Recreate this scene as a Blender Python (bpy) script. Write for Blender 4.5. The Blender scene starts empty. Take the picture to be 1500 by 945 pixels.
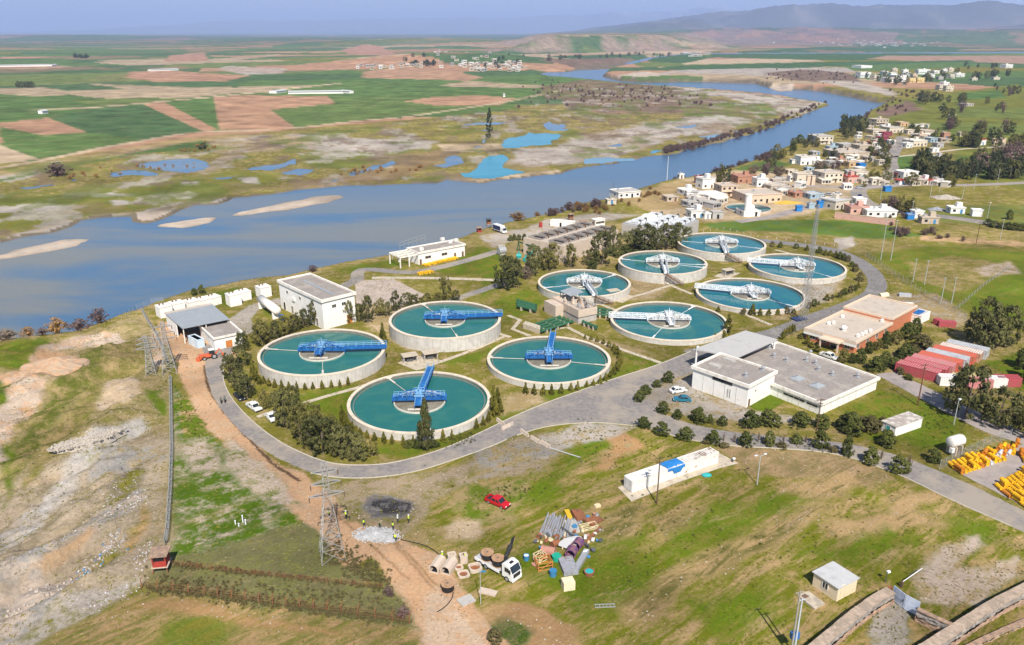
import bpy, math, random
import numpy as np
from mathutils import Vector, Matrix
R = math.radians
PI = math.pi
random.seed(7)
scn = bpy.context.scene
COL = scn.collection
# ------------------------------------------------------------------ camera (28 mm lens on a drone 88 m up)
FPX, CX, CY, HOR, CAMZ = 1166.7, 750.0, 472.5, 46.0, 88.0
PITCH = math.atan((CY - HOR) / FPX)
cam_d = bpy.data.cameras.new('camera'); cam = bpy.data.objects.new('camera', cam_d); COL.objects.link(cam)
cam_d.sensor_width = 36.0; cam_d.lens = 36.0 * FPX / 1500.0
cam_d.clip_start = 0.5; cam_d.clip_end = 200000
cam.location = (0, 0, CAMZ); cam.rotation_euler = (PI / 2 - PITCH, 0, 0)
scn.camera = cam
cp, sp = math.cos(PITCH), math.sin(PITCH)

def W(px, py, z=0.0):
    """where the sight line of a photo pixel meets the level z"""
    u = (px - CX) / FPX; v = -(py - CY) / FPX
    dy = cp + v * sp; dz = -sp + v * cp
    t = (CAMZ - z) / -dz
    return (u * t, dy * t)
def hgt(px, py, ty, z=0.0):
    """height of an upright thing that stands on pixel (px,py) and whose top shows at row ty"""
    y = W(px, py, z)[1]
    v = -(ty - CY) / FPX
    return CAMZ + (-sp + v * cp) / (cp + v * sp) * y - z
def mpp(px, py, z=0.0):
    x, y = W(px, py, z)
    return (y * cp + (CAMZ - z) * sp) / FPX
def ang(a, b): return math.atan2(b[1] - a[1], b[0] - a[0])

# ------------------------------------------------------------------ materials
MATS = {}
def nodes(name):
    m = bpy.data.materials.new(name); m.use_nodes = True
    nt = m.node_tree
    b = nt.nodes['Principled BSDF']
    MATS[name] = m
    return m, nt, b
def N(nt, t, **kw):
    n = nt.nodes.new(t)
    for k, v in kw.items():
        if k.startswith('i_'):
            n.inputs[k[2:].replace('_', ' ')].default_value = v
        else: setattr(n, k, v)
    return n
def rgb(c): return (c[0], c[1], c[2], 1.0)
def mat(name, col, rough=0.8, var=0.18, scale=1.5, col2=None, amt=0.0, sc2=0.35, metal=0.0, bump=0.0, spec=0.3, rnd=0.0):
    """a surface with cloudy colour variation, and a second colour (rust, dirt, stain) in patches"""
    if name in MATS: return MATS[name]
    m, nt, b = nodes(name)
    L = nt.links.new
    tc = N(nt, 'ShaderNodeTexCoord')
    n1 = N(nt, 'ShaderNodeTexNoise', i_Scale=scale, i_Detail=6.0, i_Roughness=0.65)
    L(tc.outputs['Object'], n1.inputs['Vector'])
    mr = N(nt, 'ShaderNodeMapRange'); L(n1.outputs['Fac'], mr.inputs[0])
    mr.inputs[1].default_value = 0.3; mr.inputs[2].default_value = 0.7
    mr.inputs[3].default_value = 1 - var; mr.inputs[4].default_value = 1 + var
    mx = N(nt, 'ShaderNodeMix', data_type='RGBA', blend_type='MULTIPLY'); mx.inputs[0].default_value = 1.0
    mx.inputs[6].default_value = rgb(col)
    L(mr.outputs[0], mx.inputs[7])
    out = mx.outputs[2]
    if col2 is not None:
        n2 = N(nt, 'ShaderNodeTexNoise', i_Scale=sc2, i_Detail=8.0, i_Roughness=0.7)
        L(tc.outputs['Object'], n2.inputs['Vector'])
        r2 = N(nt, 'ShaderNodeMapRange'); L(n2.outputs['Fac'], r2.inputs[0])
        c = 0.72 - 0.44 * amt
        r2.inputs[1].default_value = c - 0.05; r2.inputs[2].default_value = c + 0.05
        m2 = N(nt, 'ShaderNodeMix', data_type='RGBA'); L(r2.outputs[0], m2.inputs[0]); L(out, m2.inputs[6]); m2.inputs[7].default_value = rgb(col2)
        out = m2.outputs[2]
    if rnd:
        oi = N(nt, 'ShaderNodeObjectInfo')
        hs = N(nt, 'ShaderNodeHueSaturation')
        r3 = N(nt, 'ShaderNodeMapRange'); L(oi.outputs['Random'], r3.inputs[0]); r3.inputs[3].default_value = 1 - rnd; r3.inputs[4].default_value = 1 + rnd
        L(r3.outputs[0], hs.inputs['Value']); L(out, hs.inputs['Color']); out = hs.outputs['Color']
    L(out, b.inputs['Base Color'])
    b.inputs['Roughness'].default_value = rough; b.inputs['Metallic'].default_value = metal
    b.inputs['Specular IOR Level'].default_value = spec
    if bump:
        bp = N(nt, 'ShaderNodeBump'); bp.inputs['Strength'].default_value = bump; bp.inputs['Distance'].default_value = 0.1
        L(n1.outputs['Fac'], bp.inputs['Height']); L(bp.outputs[0], b.inputs['Normal'])
    return m

def leafmat(name, c1, c2, trans=0.25, scale=0.5):
    m, nt, b = nodes(name); L = nt.links.new
    tc = N(nt, 'ShaderNodeTexCoord'); oi = N(nt, 'ShaderNodeObjectInfo'); ge = N(nt, 'ShaderNodeNewGeometry')
    n1 = N(nt, 'ShaderNodeTexNoise', i_Scale=scale, i_Detail=3.0); L(tc.outputs['Object'], n1.inputs['Vector'])
    ad = N(nt, 'ShaderNodeMath', operation='ADD'); L(n1.outputs['Fac'], ad.inputs[0]); L(ge.outputs['Random Per Island'], ad.inputs[1])
    a2 = N(nt, 'ShaderNodeMath', operation='ADD'); L(ad.outputs[0], a2.inputs[0]); L(oi.outputs['Random'], a2.inputs[1])
    mr = N(nt, 'ShaderNodeMapRange'); L(a2.outputs[0], mr.inputs[0]); mr.inputs[1].default_value = 0.7; mr.inputs[2].default_value = 2.2
    mx = N(nt, 'ShaderNodeMix', data_type='RGBA'); L(mr.outputs[0], mx.inputs[0]); mx.inputs[6].default_value = rgb(c1); mx.inputs[7].default_value = rgb(c2)
    L(mx.outputs[2], b.inputs['Base Color']); b.inputs['Roughness'].default_value = 0.75; b.inputs['Specular IOR Level'].default_value = 0.15
    if trans:
        tr = N(nt, 'ShaderNodeBsdfTranslucent'); L(mx.outputs[2], tr.inputs['Color'])
        ms = N(nt, 'ShaderNodeMixShader'); ms.inputs[0].default_value = trans
        L(b.outputs[0], ms.inputs[1]); L(tr.outputs[0], ms.inputs[2])
        L(ms.outputs[0], nt.nodes['Material Output'].inputs['Surface'])
    return m

# ------------------------------------------------------------------ mesh building
class MB:
    def __init__(s): s.v = []; s.f = []; s.m = []
    def add(s, vs, fs, mi=0):
        o = len(s.v); s.v += [tuple(p) for p in vs]
        s.f += [tuple(o + i for i in f) for f in fs]; s.m += [mi] * len(fs); return s
    def box(s, c, d, rz=0.0, mi=0, tilt=None):
        x, y, z = d[0] / 2, d[1] / 2, d[2] / 2
        vs = [Vector((i * x, j * y, k * z)) for k in (-1, 1) for j in (-1, 1) for i in (-1, 1)]
        M = Matrix.Rotation(rz, 3, 'Z')
        if tilt: M = M @ Matrix.Rotation(tilt[0], 3, 'X') @ Matrix.Rotation(tilt[1], 3, 'Y')
        vs = [M @ p + Vector(c) for p in vs]
        return s.add(vs, [(0, 2, 3, 1), (4, 5, 7, 6), (0, 1, 5, 4), (2, 6, 7, 3), (0, 4, 6, 2), (1, 3, 7, 5)], mi)
    def b2(s, a, b, mi=0):
        return s.box([(a[i] + b[i]) / 2 for i in range(3)], [abs(b[i] - a[i]) for i in range(3)], 0, mi)
    def beam(s, a, b, w, h=None, mi=0):
        a = Vector(a); b = Vector(b); h = h or w
        d = (b - a)
        if d.length < 1e-6: return s
        d.normalize()
        up = Vector((0, 0, 1)) if abs(d.z) < 0.95 else Vector((0, 1, 0))
        r = d.cross(up).normalized() * w / 2; u = r.cross(d).normalized() * h / 2
        vs = [a - r - u, a + r - u, a + r + u, a - r + u, b - r - u, b + r - u, b + r + u, b - r + u]
        return s.add(vs, [(0, 1, 2, 3), (7, 6, 5, 4), (0, 4, 5, 1), (1, 5, 6, 2), (2, 6, 7, 3), (3, 7, 4, 0)], mi)
    def cyl(s, a, b, r0, r1=None, n=12, cap=True, mi=0):
        a = Vector(a); b = Vector(b); r1 = r0 if r1 is None else r1
        d = (b - a).normalized()
        up = Vector((0, 0, 1)) if abs(d.z) < 0.95 else Vector((1, 0, 0))
        e = d.cross(up).normalized(); g = e.cross(d)
        vs = []
        for P, r in ((a, r0), (b, r1)):
            vs += [P + (e * math.cos(2 * PI * i / n) + g * math.sin(2 * PI * i / n)) * r for i in range(n)]
        fs = [(i, n + i, n + (i + 1) % n, (i + 1) % n) for i in range(n)]
        if cap: fs += [tuple(range(n)), tuple(range(2 * n - 1, n - 1, -1))]
        return s.add(vs, fs, mi)
    def tube(s, pts, r, n=5, mi=0):
        for a, b in zip(pts[:-1], pts[1:]): s.cyl(a, b, r, r, n, False, mi)
        return s
    def lathe(s, prof, n=32, c=(0, 0, 0), mi=0, close=False):
        k = len(prof); vs = []
        for i in range(n):
            a = 2 * PI * i / n
            vs += [(c[0] + r * math.cos(a), c[1] + r * math.sin(a), c[2] + z) for r, z in prof]
        fs = []
        for i in range(n):
            j = (i + 1) % n
            for q in range(k if close else k - 1):
                q2 = (q + 1) % k
                fs.append((i * k + q, j * k + q, j * k + q2, i * k + q2))
        return s.add(vs, fs, mi)
    def disc(s, c, r, n=32, mi=0):
        return s.add([(c[0] + r * math.cos(2 * PI * i / n), c[1] + r * math.sin(2 * PI * i / n), c[2]) for i in range(n)], [tuple(range(n))], mi)
    def ball(s, c, r, nu=12, nv=8, mi=0):
        rx, ry, rz = r if hasattr(r, '__len__') else (r, r, r)
        vs = []
        for j in range(nv + 1):
            t = PI * j / nv
            vs += [(c[0] + rx * math.sin(t) * math.cos(2 * PI * i / nu), c[1] + ry * math.sin(t) * math.sin(2 * PI * i / nu), c[2] - rz * math.cos(t)) for i in range(nu)]
        fs = [(j * nu + i, j * nu + (i + 1) % nu, (j + 1) * nu + (i + 1) % nu, (j + 1) * nu + i) for j in range(nv) for i in range(nu)]
        return s.add(vs, fs, mi)
    def prism(s, poly, z0, z1, mi=0, mtop=None):
        n = len(poly)
        A = sum(poly[i][0] * poly[(i + 1) % n][1] - poly[(i + 1) % n][0] * poly[i][1] for i in range(n))
        if A < 0: poly = poly[::-1]
        vs = [(p[0], p[1], z0) for p in poly] + [(p[0], p[1], z1) for p in poly]
        s.add(vs, [(i, (i + 1) % n, n + (i + 1) % n, n + i) for i in range(n)] + [tuple(range(n - 1, -1, -1))], mi)
        s.add([(p[0], p[1], z1) for p in poly], [tuple(range(n))], mi if mtop is None else mtop)
        return s
    def build(s, name, mats, parent=None, smooth=False):
        me = bpy.data.meshes.new(name); me.from_pydata(s.v, [], s.f)
        mats = mats if isinstance(mats, (list, tuple)) else [mats]
        for m in mats: me.materials.append(MATS[m] if isinstance(m, str) else m)
        if len(mats) > 1: me.polygons.foreach_set('material_index', s.m)
        if smooth: me.polygons.foreach_set('use_smooth', [True] * len(me.polygons))
        o = bpy.data.objects.new(name, me); COL.objects.link(o)
        if parent is not None: o.parent = parent
        return o

USED_LABELS = {}
def tag(o, label, cat, group=None):
    o['label'] = label; o['category'] = cat
    if group: o['group'] = group
    return o
def thing(name, label, cat, loc=(0, 0, 0), rz=0.0, group=None):
    o = bpy.data.objects.new(name, None); COL.objects.link(o)
    o.location = loc if len(loc) == 3 else (loc[0], loc[1], 0.0)
    o.rotation_euler = (0, 0, rz); o.empty_display_size = 0.5
    return tag(o, label, cat, group)
def struct(o, kind='structure'):
    o['kind'] = kind; return o
def dup(root, loc, rz=0.0, sc=1.0, label=None, group=None, kids=True):
    r = root.copy(); COL.objects.link(r)
    r.location = loc if len(loc) == 3 else (loc[0], loc[1], 0.0)
    r.rotation_euler = (0, 0, rz)
    r.scale = (sc, sc, sc) if not hasattr(sc, '__len__') else sc
    if label: r['label'] = label
    if group: r['group'] = group
    if kids:
        for ch in list(root.children):
            c = ch.copy(); COL.objects.link(c); c.parent = r
            for g in list(ch.children):
                d = g.copy(); COL.objects.link(d); d.parent = c
    return r
ORD = 'first second third fourth fifth sixth seventh eighth ninth tenth eleventh twelfth thirteenth fourteenth fifteenth sixteenth seventeenth eighteenth nineteenth twentieth'.split()
def nth(i):
    if i < 20: return ORD[i]
    t = {2: 'twenty', 3: 'thirty', 4: 'forty', 5: 'fifty', 6: 'sixty', 7: 'seventy', 8: 'eighty', 9: 'ninety'}
    tens = {2: 'twentieth', 3: 'thirtieth', 4: 'fortieth', 5: 'fiftieth', 6: 'sixtieth', 7: 'seventieth', 8: 'eightieth', 9: 'ninetieth'}
    n = i + 1
    return tens[n // 10] if n % 10 == 0 else t[n // 10] + '-' + ORD[n % 10 - 1]

# ------------------------------------------------------------------ world and sun (sun behind the camera, to the right, 48 degrees up)
SUN_EL = 48.0
sdx, sdy = 0.18, -0.98       # horizontal direction towards the sun
w = bpy.data.worlds.new('World'); scn.world = w; w.use_nodes = True
nt = w.node_tree
bg = nt.nodes['Background']
sky = nt.nodes.new('ShaderNodeTexSky'); sky.sky_type = 'NISHITA'; sky.sun_disc = False
sky.sun_elevation = R(SUN_EL); sky.sun_rotation = math.atan2(sdx, sdy)
sky.altitude = 500; sky.air_density = 1.0; sky.dust_density = 0.6; sky.ozone_density = 2.5
nt.links.new(sky.outputs[0], bg.inputs[0]); bg.inputs[1].default_value = 0.072
sd = bpy.data.lights.new('sun', 'SUN'); so = bpy.data.objects.new('sun', sd); COL.objects.link(so)
sd.energy = 4.8; sd.angle = R(0.53); sd.color = (1.0, 0.935, 0.84)
ce = math.cos(R(SUN_EL)); hl = math.hypot(sdx, sdy)
so.rotation_euler = Vector((sdx / hl * ce, sdy / hl * ce, math.sin(R(SUN_EL)))).to_track_quat('Z', 'Y').to_euler()
so.location = (0, 0, 300)
vs_ = scn.view_settings
vs_.view_transform = 'Standard'; vs_.look = 'None'; vs_.gamma = 1.0; vs_.exposure = 0.56; vs_.use_curve_mapping = False
# ------------------------------------------------------------------ numeric noise
def _h(ix, iy, s):
    a = (ix.astype(np.int64) * 374761393 + iy.astype(np.int64) * 668265263 + s * 974711) & 0x7fffffff
    a = ((a ^ (a >> 13)) * 1274126177) & 0x7fffffff
    return ((a ^ (a >> 16)) & 0xffff) / 65535.0
def vn(x, y, s=0):
    ix = np.floor(x); iy = np.floor(y); fx = x - ix; fy = y - iy
    fx = fx * fx * (3 - 2 * fx); fy = fy * fy * (3 - 2 * fy)
    a = _h(ix, iy, s); b = _h(ix + 1, iy, s); c = _h(ix, iy + 1, s); d = _h(ix + 1, iy + 1, s)
    return (a * (1 - fx) + b * fx) * (1 - fy) + (c * (1 - fx) + d * fx) * fy
def fbm(x, y, s=0, o=4, g=0.5):
    t = 0; am = 1; tot = 0
    for i in range(o):
        t = t + am * vn(x, y, s + i); tot += am; am *= g; x = x * 2.03 + 7.1; y = y * 2.03 + 3.7
    return t / tot
def ss(a, b, x):
    t = np.clip((x - a) / (b - a), 0, 1); return t * t * (3 - 2 * t)
def inside(P, x, y):
    r = np.zeros(x.shape, bool); n = len(P)
    for i in range(n):
        x0, y0 = P[i]; x1, y1 = P[(i + 1) % n]
        if y0 == y1: continue
        c = ((y0 > y) != (y1 > y)) & (x < (x1 - x0) * (y - y0) / (y1 - y0) + x0)
        r ^= c
    return r
def sdist(P, x, y, mx):
    """signed distance to a closed outline, negative inside, clipped at mx"""
    d = np.full(x.shape, mx * 1.0); n = len(P)
    for i in range(n):
        x0, y0 = P[i]; x1, y1 = P[(i + 1) % n]
        q = np.nonzero((x > min(x0, x1) - mx) & (x < max(x0, x1) + mx) & (y > min(y0, y1) - mx) & (y < max(y0, y1) + mx))[0]
        if not len(q): continue
        dx, dy = x1 - x0, y1 - y0; l2 = dx * dx + dy * dy + 1e-9
        t = np.clip(((x[q] - x0) * dx + (y[q] - y0) * dy) / l2, 0, 1)
        d[q] = np.minimum(d[q], np.hypot(x[q] - x0 - t * dx, y[q] - y0 - t * dy))
    return np.where(inside(P, x, y), -d, d)
def WP(s, z=0.0):
    """'x,y x,y ...' in photo pixels -> ground points"""
    return [W(*map(float, p.split(',')), z) for p in s.split()]
ZW, ZF = -6.0, -5.2      # river level, far flood plain level

near_shore = WP('0,500 20,498 43,493 80,489 110,485 137,475 160,467 183,458 208,451 230,441 279,425 328,416 360,409 400,404 420,403 465,392 507,383 545,377 580,371 630,357 678,347 698,338 721,331 749,324 798,314 821,312 848,298 887,291 903,283 936,276 972,265 1000,259 1028,257 1071,245 1100,236 1129,225 1166,208 1195,197 1244,184 1271,169 1277,161 1297,151 1312,145 1287,143 1247,135 1200,127 1163,125 1133,123 1107,117 1057,116 1000,115 950,116 913,114 887,108 896,100 935,93 957,86')
near_poly = near_shore + [W(1010, 80), W(2600, 75), (6000, 0), (-300, 0), W(-260, 560)]
far_shore = WP('0,351 26,346 72,339 108,328 112,321 144,318 190,316 197,322 212,323 226,320 259,306 282,298 315,297 338,288 400,282 439,274 504,269 547,269 590,267 640,266 655,259 662,262 690,263 711,264 750,259 766,257 815,251 822,249 840,245 857,242 897,238 940,229 979,223 1028,211 1061,206 1100,193 1127,185 1150,175 1187,163 1213,153 1205,149 1167,144 1133,138 1100,134 1057,131 1000,127 950,124 900,119.5 837,113 800,111 790,108 800,105 833,104.5 847,100 900,95 933,88 950,84', ZF)
far_poly = far_shore + [W(1010, 78, ZF), W(2600, 71, ZF), (90000, 90000), (-90000, 90000), (-9000, 600), W(-300, 392, ZF)]
islands = [WP(s, ZW) for s in (
    '0,374 43,361 92,352 131,351 115,359 66,369 0,381 -60,392 -60,386',
    '230,331 262,326 279,323 300,320 317,320 302,328 269,334 236,334',
    '338,316 350,311 380,304 416,298 458,288 494,287 502,290 481,297 432,305 383,312 350,317',
    '905,117 935,112 975,113 985,116 940,119', '1125,128 1163,129 1160,134 1140,134')]
BLUE, TURQ, PALE = 'blue', 'turquoise', 'pale'
ponds = [(WP(s, ZF), k) for s, k in (
    ('197,239 230,234 255,232 279,231 300,235 316,241 308,247 279,252 243,249 213,246', BLUE),
    ('151,252 168,248 184,247 205,247 223,249 246,256 213,258 190,256 171,257', BLUE),
    ('95,260 110,261 126,261 118,265 100,264', BLUE),
    ('363,244 399,238 436,231 438,238 415,245 399,249 370,248', BLUE),
    ('407,251 435,245 463,247 455,251 442,255 420,254', BLUE),
    ('507,251 547,241 580,233 578,238 547,248 517,257', BLUE),
    ('632,243 645,235 665,226 685,226 678,239 660,243 639,246', BLUE),
    ('672,254 690,245 696,237 710,228 747,224 741,237 744,243 765,248 762,251 735,258 700,260 680,259', TURQ),
    ('725,215 735,208 749,201 775,193 795,194 815,195 826,197 815,205 808,213 785,214 766,215 740,216', TURQ),
    ('695,218 702,208 710,199 719,197 713,208 703,218', BLUE),
    ('673,182 700,177 757,178 735,181 727,184 700,182', BLUE),
    ('797,184 807,177 820,181 837,178 828,183 832,190 812,192 800,190', BLUE),
    ('854,239 857,233 890,229 923,228 926,231 905,236 884,239', PALE),
    ('943,223 946,218 974,218 972,222 955,224', TURQ),
    ('1025,198 1061,196 1066,199 1052,203 1031,205', PALE),
    ('1067,191 1090,187 1086,191 1072,193', PALE),
    ('0,0 0,0.001 0.001,0', None))]
def rag(P, step, amp, sc, closed=True):
    Q = []
    for a, b_ in zip(P, P[1:] + (P[:1] if closed else [])):
        k = min(60, max(1, int(math.hypot(a[0] - b_[0], a[1] - b_[1]) / step))); Q += [(a[0] + (b_[0] - a[0]) * i / k, a[1] + (b_[1] - a[1]) * i / k) for i in range(k)]
    qx = np.array([p[0] for p in Q]); qy = np.array([p[1] for p in Q])
    return list(zip((qx + (fbm(qx / sc, qy / sc, 301) - .5) * amp).tolist(), (qy + (fbm(qx / sc, qy / sc, 302) - .5) * amp * 1.6).tolist()))
ponds += [(WP(s, ZF), BLUE) for s in ('300,262 345,256 352,258 320,264', '20,275 70,268 84,270 50,277', '598,262 625,258 630,260 605,264', '700,190 712,187 716,190 704,193', '880,213 905,208 915,210 895,215', '985,185 1020,181 1030,184 1000,188', '470,262 500,258 512,260 488,264')]
ponds = [(rag(p[0], 6, 16, 18), p[1]) for p in ponds if p[1]]
far_poly = rag(far_shore, 8, 12, 22, False) + far_poly[len(far_shore):]
islands = [rag(P, 6, 7, 14) for P in islands]

CLIFF = [W(728, 86, ZF), W(760, 83, ZF), W(800, 81, ZF), W(850, 80, ZF), W(900, 78, ZF), W(960, 76, ZF), W(1000, 74, ZF), W(1065, 71.5, ZF), (1750, 7000), (1300, 8200), (100, 8000), (-50, 5200)]
DUMP = WP('-200,560 0,495 110,483 205,455 222,470 238,520 247,560 250,640 248,720 244,790 215,850 130,905 20,950 -200,1000')
vc = W(655, 97, ZF)
def ridge(x, y, D, wf, wb, pts, s, rough):
    """a mountain chain at about the distance D whose crest follows the given sky line"""
    r = np.hypot(x, y); th = np.degrees(np.arctan2(x, y))
    xs = [math.degrees(math.atan((p[0] - CX) / FPX * cp)) for p in pts]
    zs = [CAMZ + (HOR - p[1]) / FPX * .88 * D for p in pts]
    top = np.interp(th, xs, zs)
    rr = r + (fbm(x / 2500, y / 2500, s) - 0.5) * wf * 1.3
    prof = np.where(rr < D, ss(D - wf, D, rr), 1 - ss(D, D + wb, rr))
    n = fbm(x / (wf * 0.35), y / (wf * 0.35), s + 5, 6, 0.55)
    n = 1 - np.abs(2 * n - 1) * 1.6
    return np.maximum(top, 0) * np.clip(prof * (1 - rough * (1 - n) * (0.35 + 0.65 * (1 - prof))), 0, 1)
def terrain(x, y):
    r = np.hypot(x, y)
    dn = sdist(near_poly, x, y, 40.0)
    hn = np.where(dn < 0, 0.0, -np.clip(dn / 11.0, 0, 1) * 8.5)
    # tipped ground beyond the fence is uneven and falls towards the river
    dd = sdist(DUMP, x, y, 12.0); dm = ss(0, -12, dd)
    hn = hn + dm * ((fbm((x * .55 + y * .83) / 55, (y * .55 - x * .83) / 9, 14, 5, .55) - .5) * 8.5 + (fbm(x / 16, y / 16, 3) - 0.45) * 5.0 + (fbm(x / 4.5, y / 4.5, 9) - 0.5) * 1.3)
    hn = np.where((dn < 0) & (r > 750), hn + ss(750, 2500, r) * fbm(x / 300, y / 300, 31) * 6, hn)
    df = sdist(far_poly, x, y, 40.0)
    hf = np.where(df < 0, ZF, ZF - np.clip(df / 9.0, 0, 1) * 2.6)
    inl = ss(0, -40, df)
    roll = ss(900, 4500, r)
    hf = hf + inl * (roll * (fbm(x / 1100, y / 1100, 11, 4) * 28 * ss(0.25, 0.75, fbm(x / 2600, y / 2600, 15, 2)) + fbm(x / 320, y / 320, 12) * 7) + 0.5 * fbm(x / 40, y / 40, 2))
    hf = hf + 30 * np.exp(-(((x - vc[0]) / 330) ** 2 + ((y - vc[1] - 60) / 230) ** 2))
    for px, py, hh, sx, sy in ((670, 68, 26, 700, 900), (540, 66, 26, 900, 900), (60, 58, 45, 1600, 1500), (400, 62, 20, 900, 600), (1300, 60, 18, 1500, 900)):
        a, b = W(px, py, ZF); hf = hf + hh * np.exp(-(((x - a) / sx) ** 2 + ((y - b) / sy) ** 2))
    q = np.nonzero((y > 3000) & (y < 9000) & (x > -800) & (x < 3500))[0]
    if len(q):
        xx = x[q] + (fbm(x[q] / 260, y[q] / 260, 21) - 0.5) * 260; yy = y[q] + (fbm(x[q] / 230, y[q] / 230, 22) - 0.5) * 420
        dc = sdist(CLIFF, xx, yy, 400.0)
        k_ = ss(0, -330, dc) ** 0.8; hf[q] = hf[q] * (1 - k_) + k_ * (66 + 10 * fbm(x[q] / 500, y[q] / 500, 24))
    q = np.nonzero(r > 5000)[0]
    if len(q):
        X, Y = x[q], y[q]
        m1 = ridge(X, Y, 9000, 1800, 2500, [(720, 60), (800, 53), (900, 48), (1000, 44), (1100, 42), (1250, 42.5), (1400, 44), (1500, 42), (1700, 40)], 41, 0.8)
        m2 = ridge(X, Y, 17000, 5000, 5000, [(760, 52), (840, 46), (890, 38), (940, 30), (1000, 23), (1060, 17), (1110, 13), (1160, 10), (1230, 8), (1270, 10), (1310, 12), (1370, 12), (1440, 9), (1500, 8), (1700, 6)], 51, 0.75)
        m3 = ridge(X, Y, 46000, 9000, 9000, [(-300, 50), (0, 47), (120, 45), (230, 38), (330, 31), (480, 29), (600, 27), (720, 25), (860, 21), (950, 17), (1000, 14), (1060, 13), (1200, 13), (1380, 12), (1440, 6), (1490, 3), (1700, 6)], 61, 0.3)
        hf[q] += np.maximum(m1, np.maximum(m2, m3))
    for P, k in ponds:
        q = np.nonzero((x > min(p[0] for p in P) - 5) & (x < max(p[0] for p in P) + 5) & (y > min(p[1] for p in P) - 5) & (y < max(p[1] for p in P) + 5))[0]
        if len(q):
            d = sdist(P, x[q], y[q], 6.0); hf[q] -= np.clip(-d / 4.0, 0, 1) * 2.2
    for P in islands:
        q = np.nonzero((x > min(p[0] for p in P) - 20) & (x < max(p[0] for p in P) + 20) & (y > min(p[1] for p in P) - 20) & (y < max(p[1] for p in P) + 20))[0]
        if len(q):
            d = sdist(P, x[q] + (fbm(x[q] / 7, y[q] / 7, 8) - 0.5) * 4, y[q] + (fbm(x[q] / 7, y[q] / 7, 18) - 0.5) * 4, 15.0)
            hf[q] = np.maximum(hf[q], np.clip(ZW - d * 0.14, -8, ZW + 0.7))
    return np.maximum(hn, hf)
def tz(x, y): return float(terrain(np.array([float(x)]), np.array([float(y)]))[0])
def ground(px, py, z0=0.0):
    """where the sight line of a pixel meets the uneven far ground"""
    z = z0
    for _ in range(6):
        x, y = W(px, py, z); z = 0.5 * z + 0.5 * tz(x, y)
    x, y = W(px, py, z)
    return x, y, tz(x, y)

# ------------------------------------------------------------------ the ground sheet: rings that widen with distance
rows = [55.0]
while rows[-1] < 95000:
    r_ = rows[-1]
    rows.append(r_ + max(0.28, min(r_ * r_ / 62000.0, r_ * 0.018)))
rows = np.array(rows); NC = 1050
th = np.linspace(R(-48), R(48), NC)
RR, TT = np.meshgrid(rows, th, indexing='ij')
jit = 0
X = (RR * np.sin(TT)).ravel(); Y = (RR * np.cos(TT)).ravel()
Z = terrain(X, Y); ZG = Z.reshape(len(rows), NC)
def gz(x, y):
    r = np.clip(np.hypot(x, y), rows[0], rows[-2]); i = np.clip(np.searchsorted(rows, r, 'right') - 1, 0, len(rows) - 2); f = (r - rows[i]) / (rows[i + 1] - rows[i])
    c = np.clip((np.arctan2(x, y) - th[0]) / (th[-1] - th[0]) * (NC - 1), 0, NC - 1.001); j = c.astype(int); g = c - j
    return (ZG[i, j] * (1 - f) + ZG[i + 1, j] * f) * (1 - g) + (ZG[i, j + 1] * (1 - f) + ZG[i + 1, j + 1] * f) * g
def tz(x, y): return float(gz(np.array([float(x)]), np.array([float(y)]))[0])

# ------------------------------------------------------------------ what grows and lies where (soil colours in patches)
LUSH = (0.105, 0.150, 0.009); OLIVE = (0.165, 0.152, 0.022); DRY = (0.31, 0.23, 0.105); STRAW = (0.39, 0.265, 0.125); SOIL = (0.50, 0.305, 0.172); TAN = (0.44, 0.335, 0.22)
GRAV = (0.38, 0.335, 0.285); GREY = (0.29, 0.27, 0.245); PINK = (0.46, 0.37, 0.29); WEED = (0.145, 0.135, 0.06); DKG = (0.06, 0.10, 0.015)
FG1 = (0.085, 0.150, 0.040); FG2 = (0.062, 0.118, 0.042); FG3 = (0.125, 0.165, 0.045); FBR = (0.37, 0.215, 0.13); FRED = (0.35, 0.19, 0.125); FTAN = (0.36, 0.275, 0.175); BRUSH = (0.17, 0.12, 0.085)
n_ = len(X)
base = np.zeros((n_, 4)); alt = np.zeros((n_, 4))
def setall(m, c, a, amt, st=0.0):
    base[m, :3] = c; base[m, 3] = st; alt[m, :3] = a; alt[m, 3] = amt
setall(slice(None), OLIVE, DRY, 0.42)
rr_ = np.hypot(X, Y)
farland = ~inside(near_poly, X, Y)
# farmland patchwork across the river
q = np.nonzero(farland | (rr_ > 1500))[0]
a_ = R(24); u = X[q] * math.cos(a_) + Y[q] * math.sin(a_); v = -X[q] * math.sin(a_) + Y[q] * math.cos(a_)
u = u + (fbm(X[q] / 700, Y[q] / 700, 71) - 0.5) * 420; v = v + (fbm(X[q] / 700, Y[q] / 700, 72) - 0.5) * 420
g1 = np.floor(v / 210); g2 = np.floor(u / (480 + 200 * _h(g1, g1 * 0, 5)) + _h(g1, g1 * 0, 6) * 7)
k = _h(g1, g2, 77)
pal = np.array([FG1, FG2, FG3, FG1, FG2, OLIVE, FBR, FTAN, FG3, FRED, FG1, FG2]); ki = np.minimum((k * len(pal)).astype(int), len(pal) - 1)
base[q, :3] = pal[ki]; alt[q, :3] = base[q, :3] * 0.72 + 0.28 * np.array(FTAN); alt[q, 3] = 0.35
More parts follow.
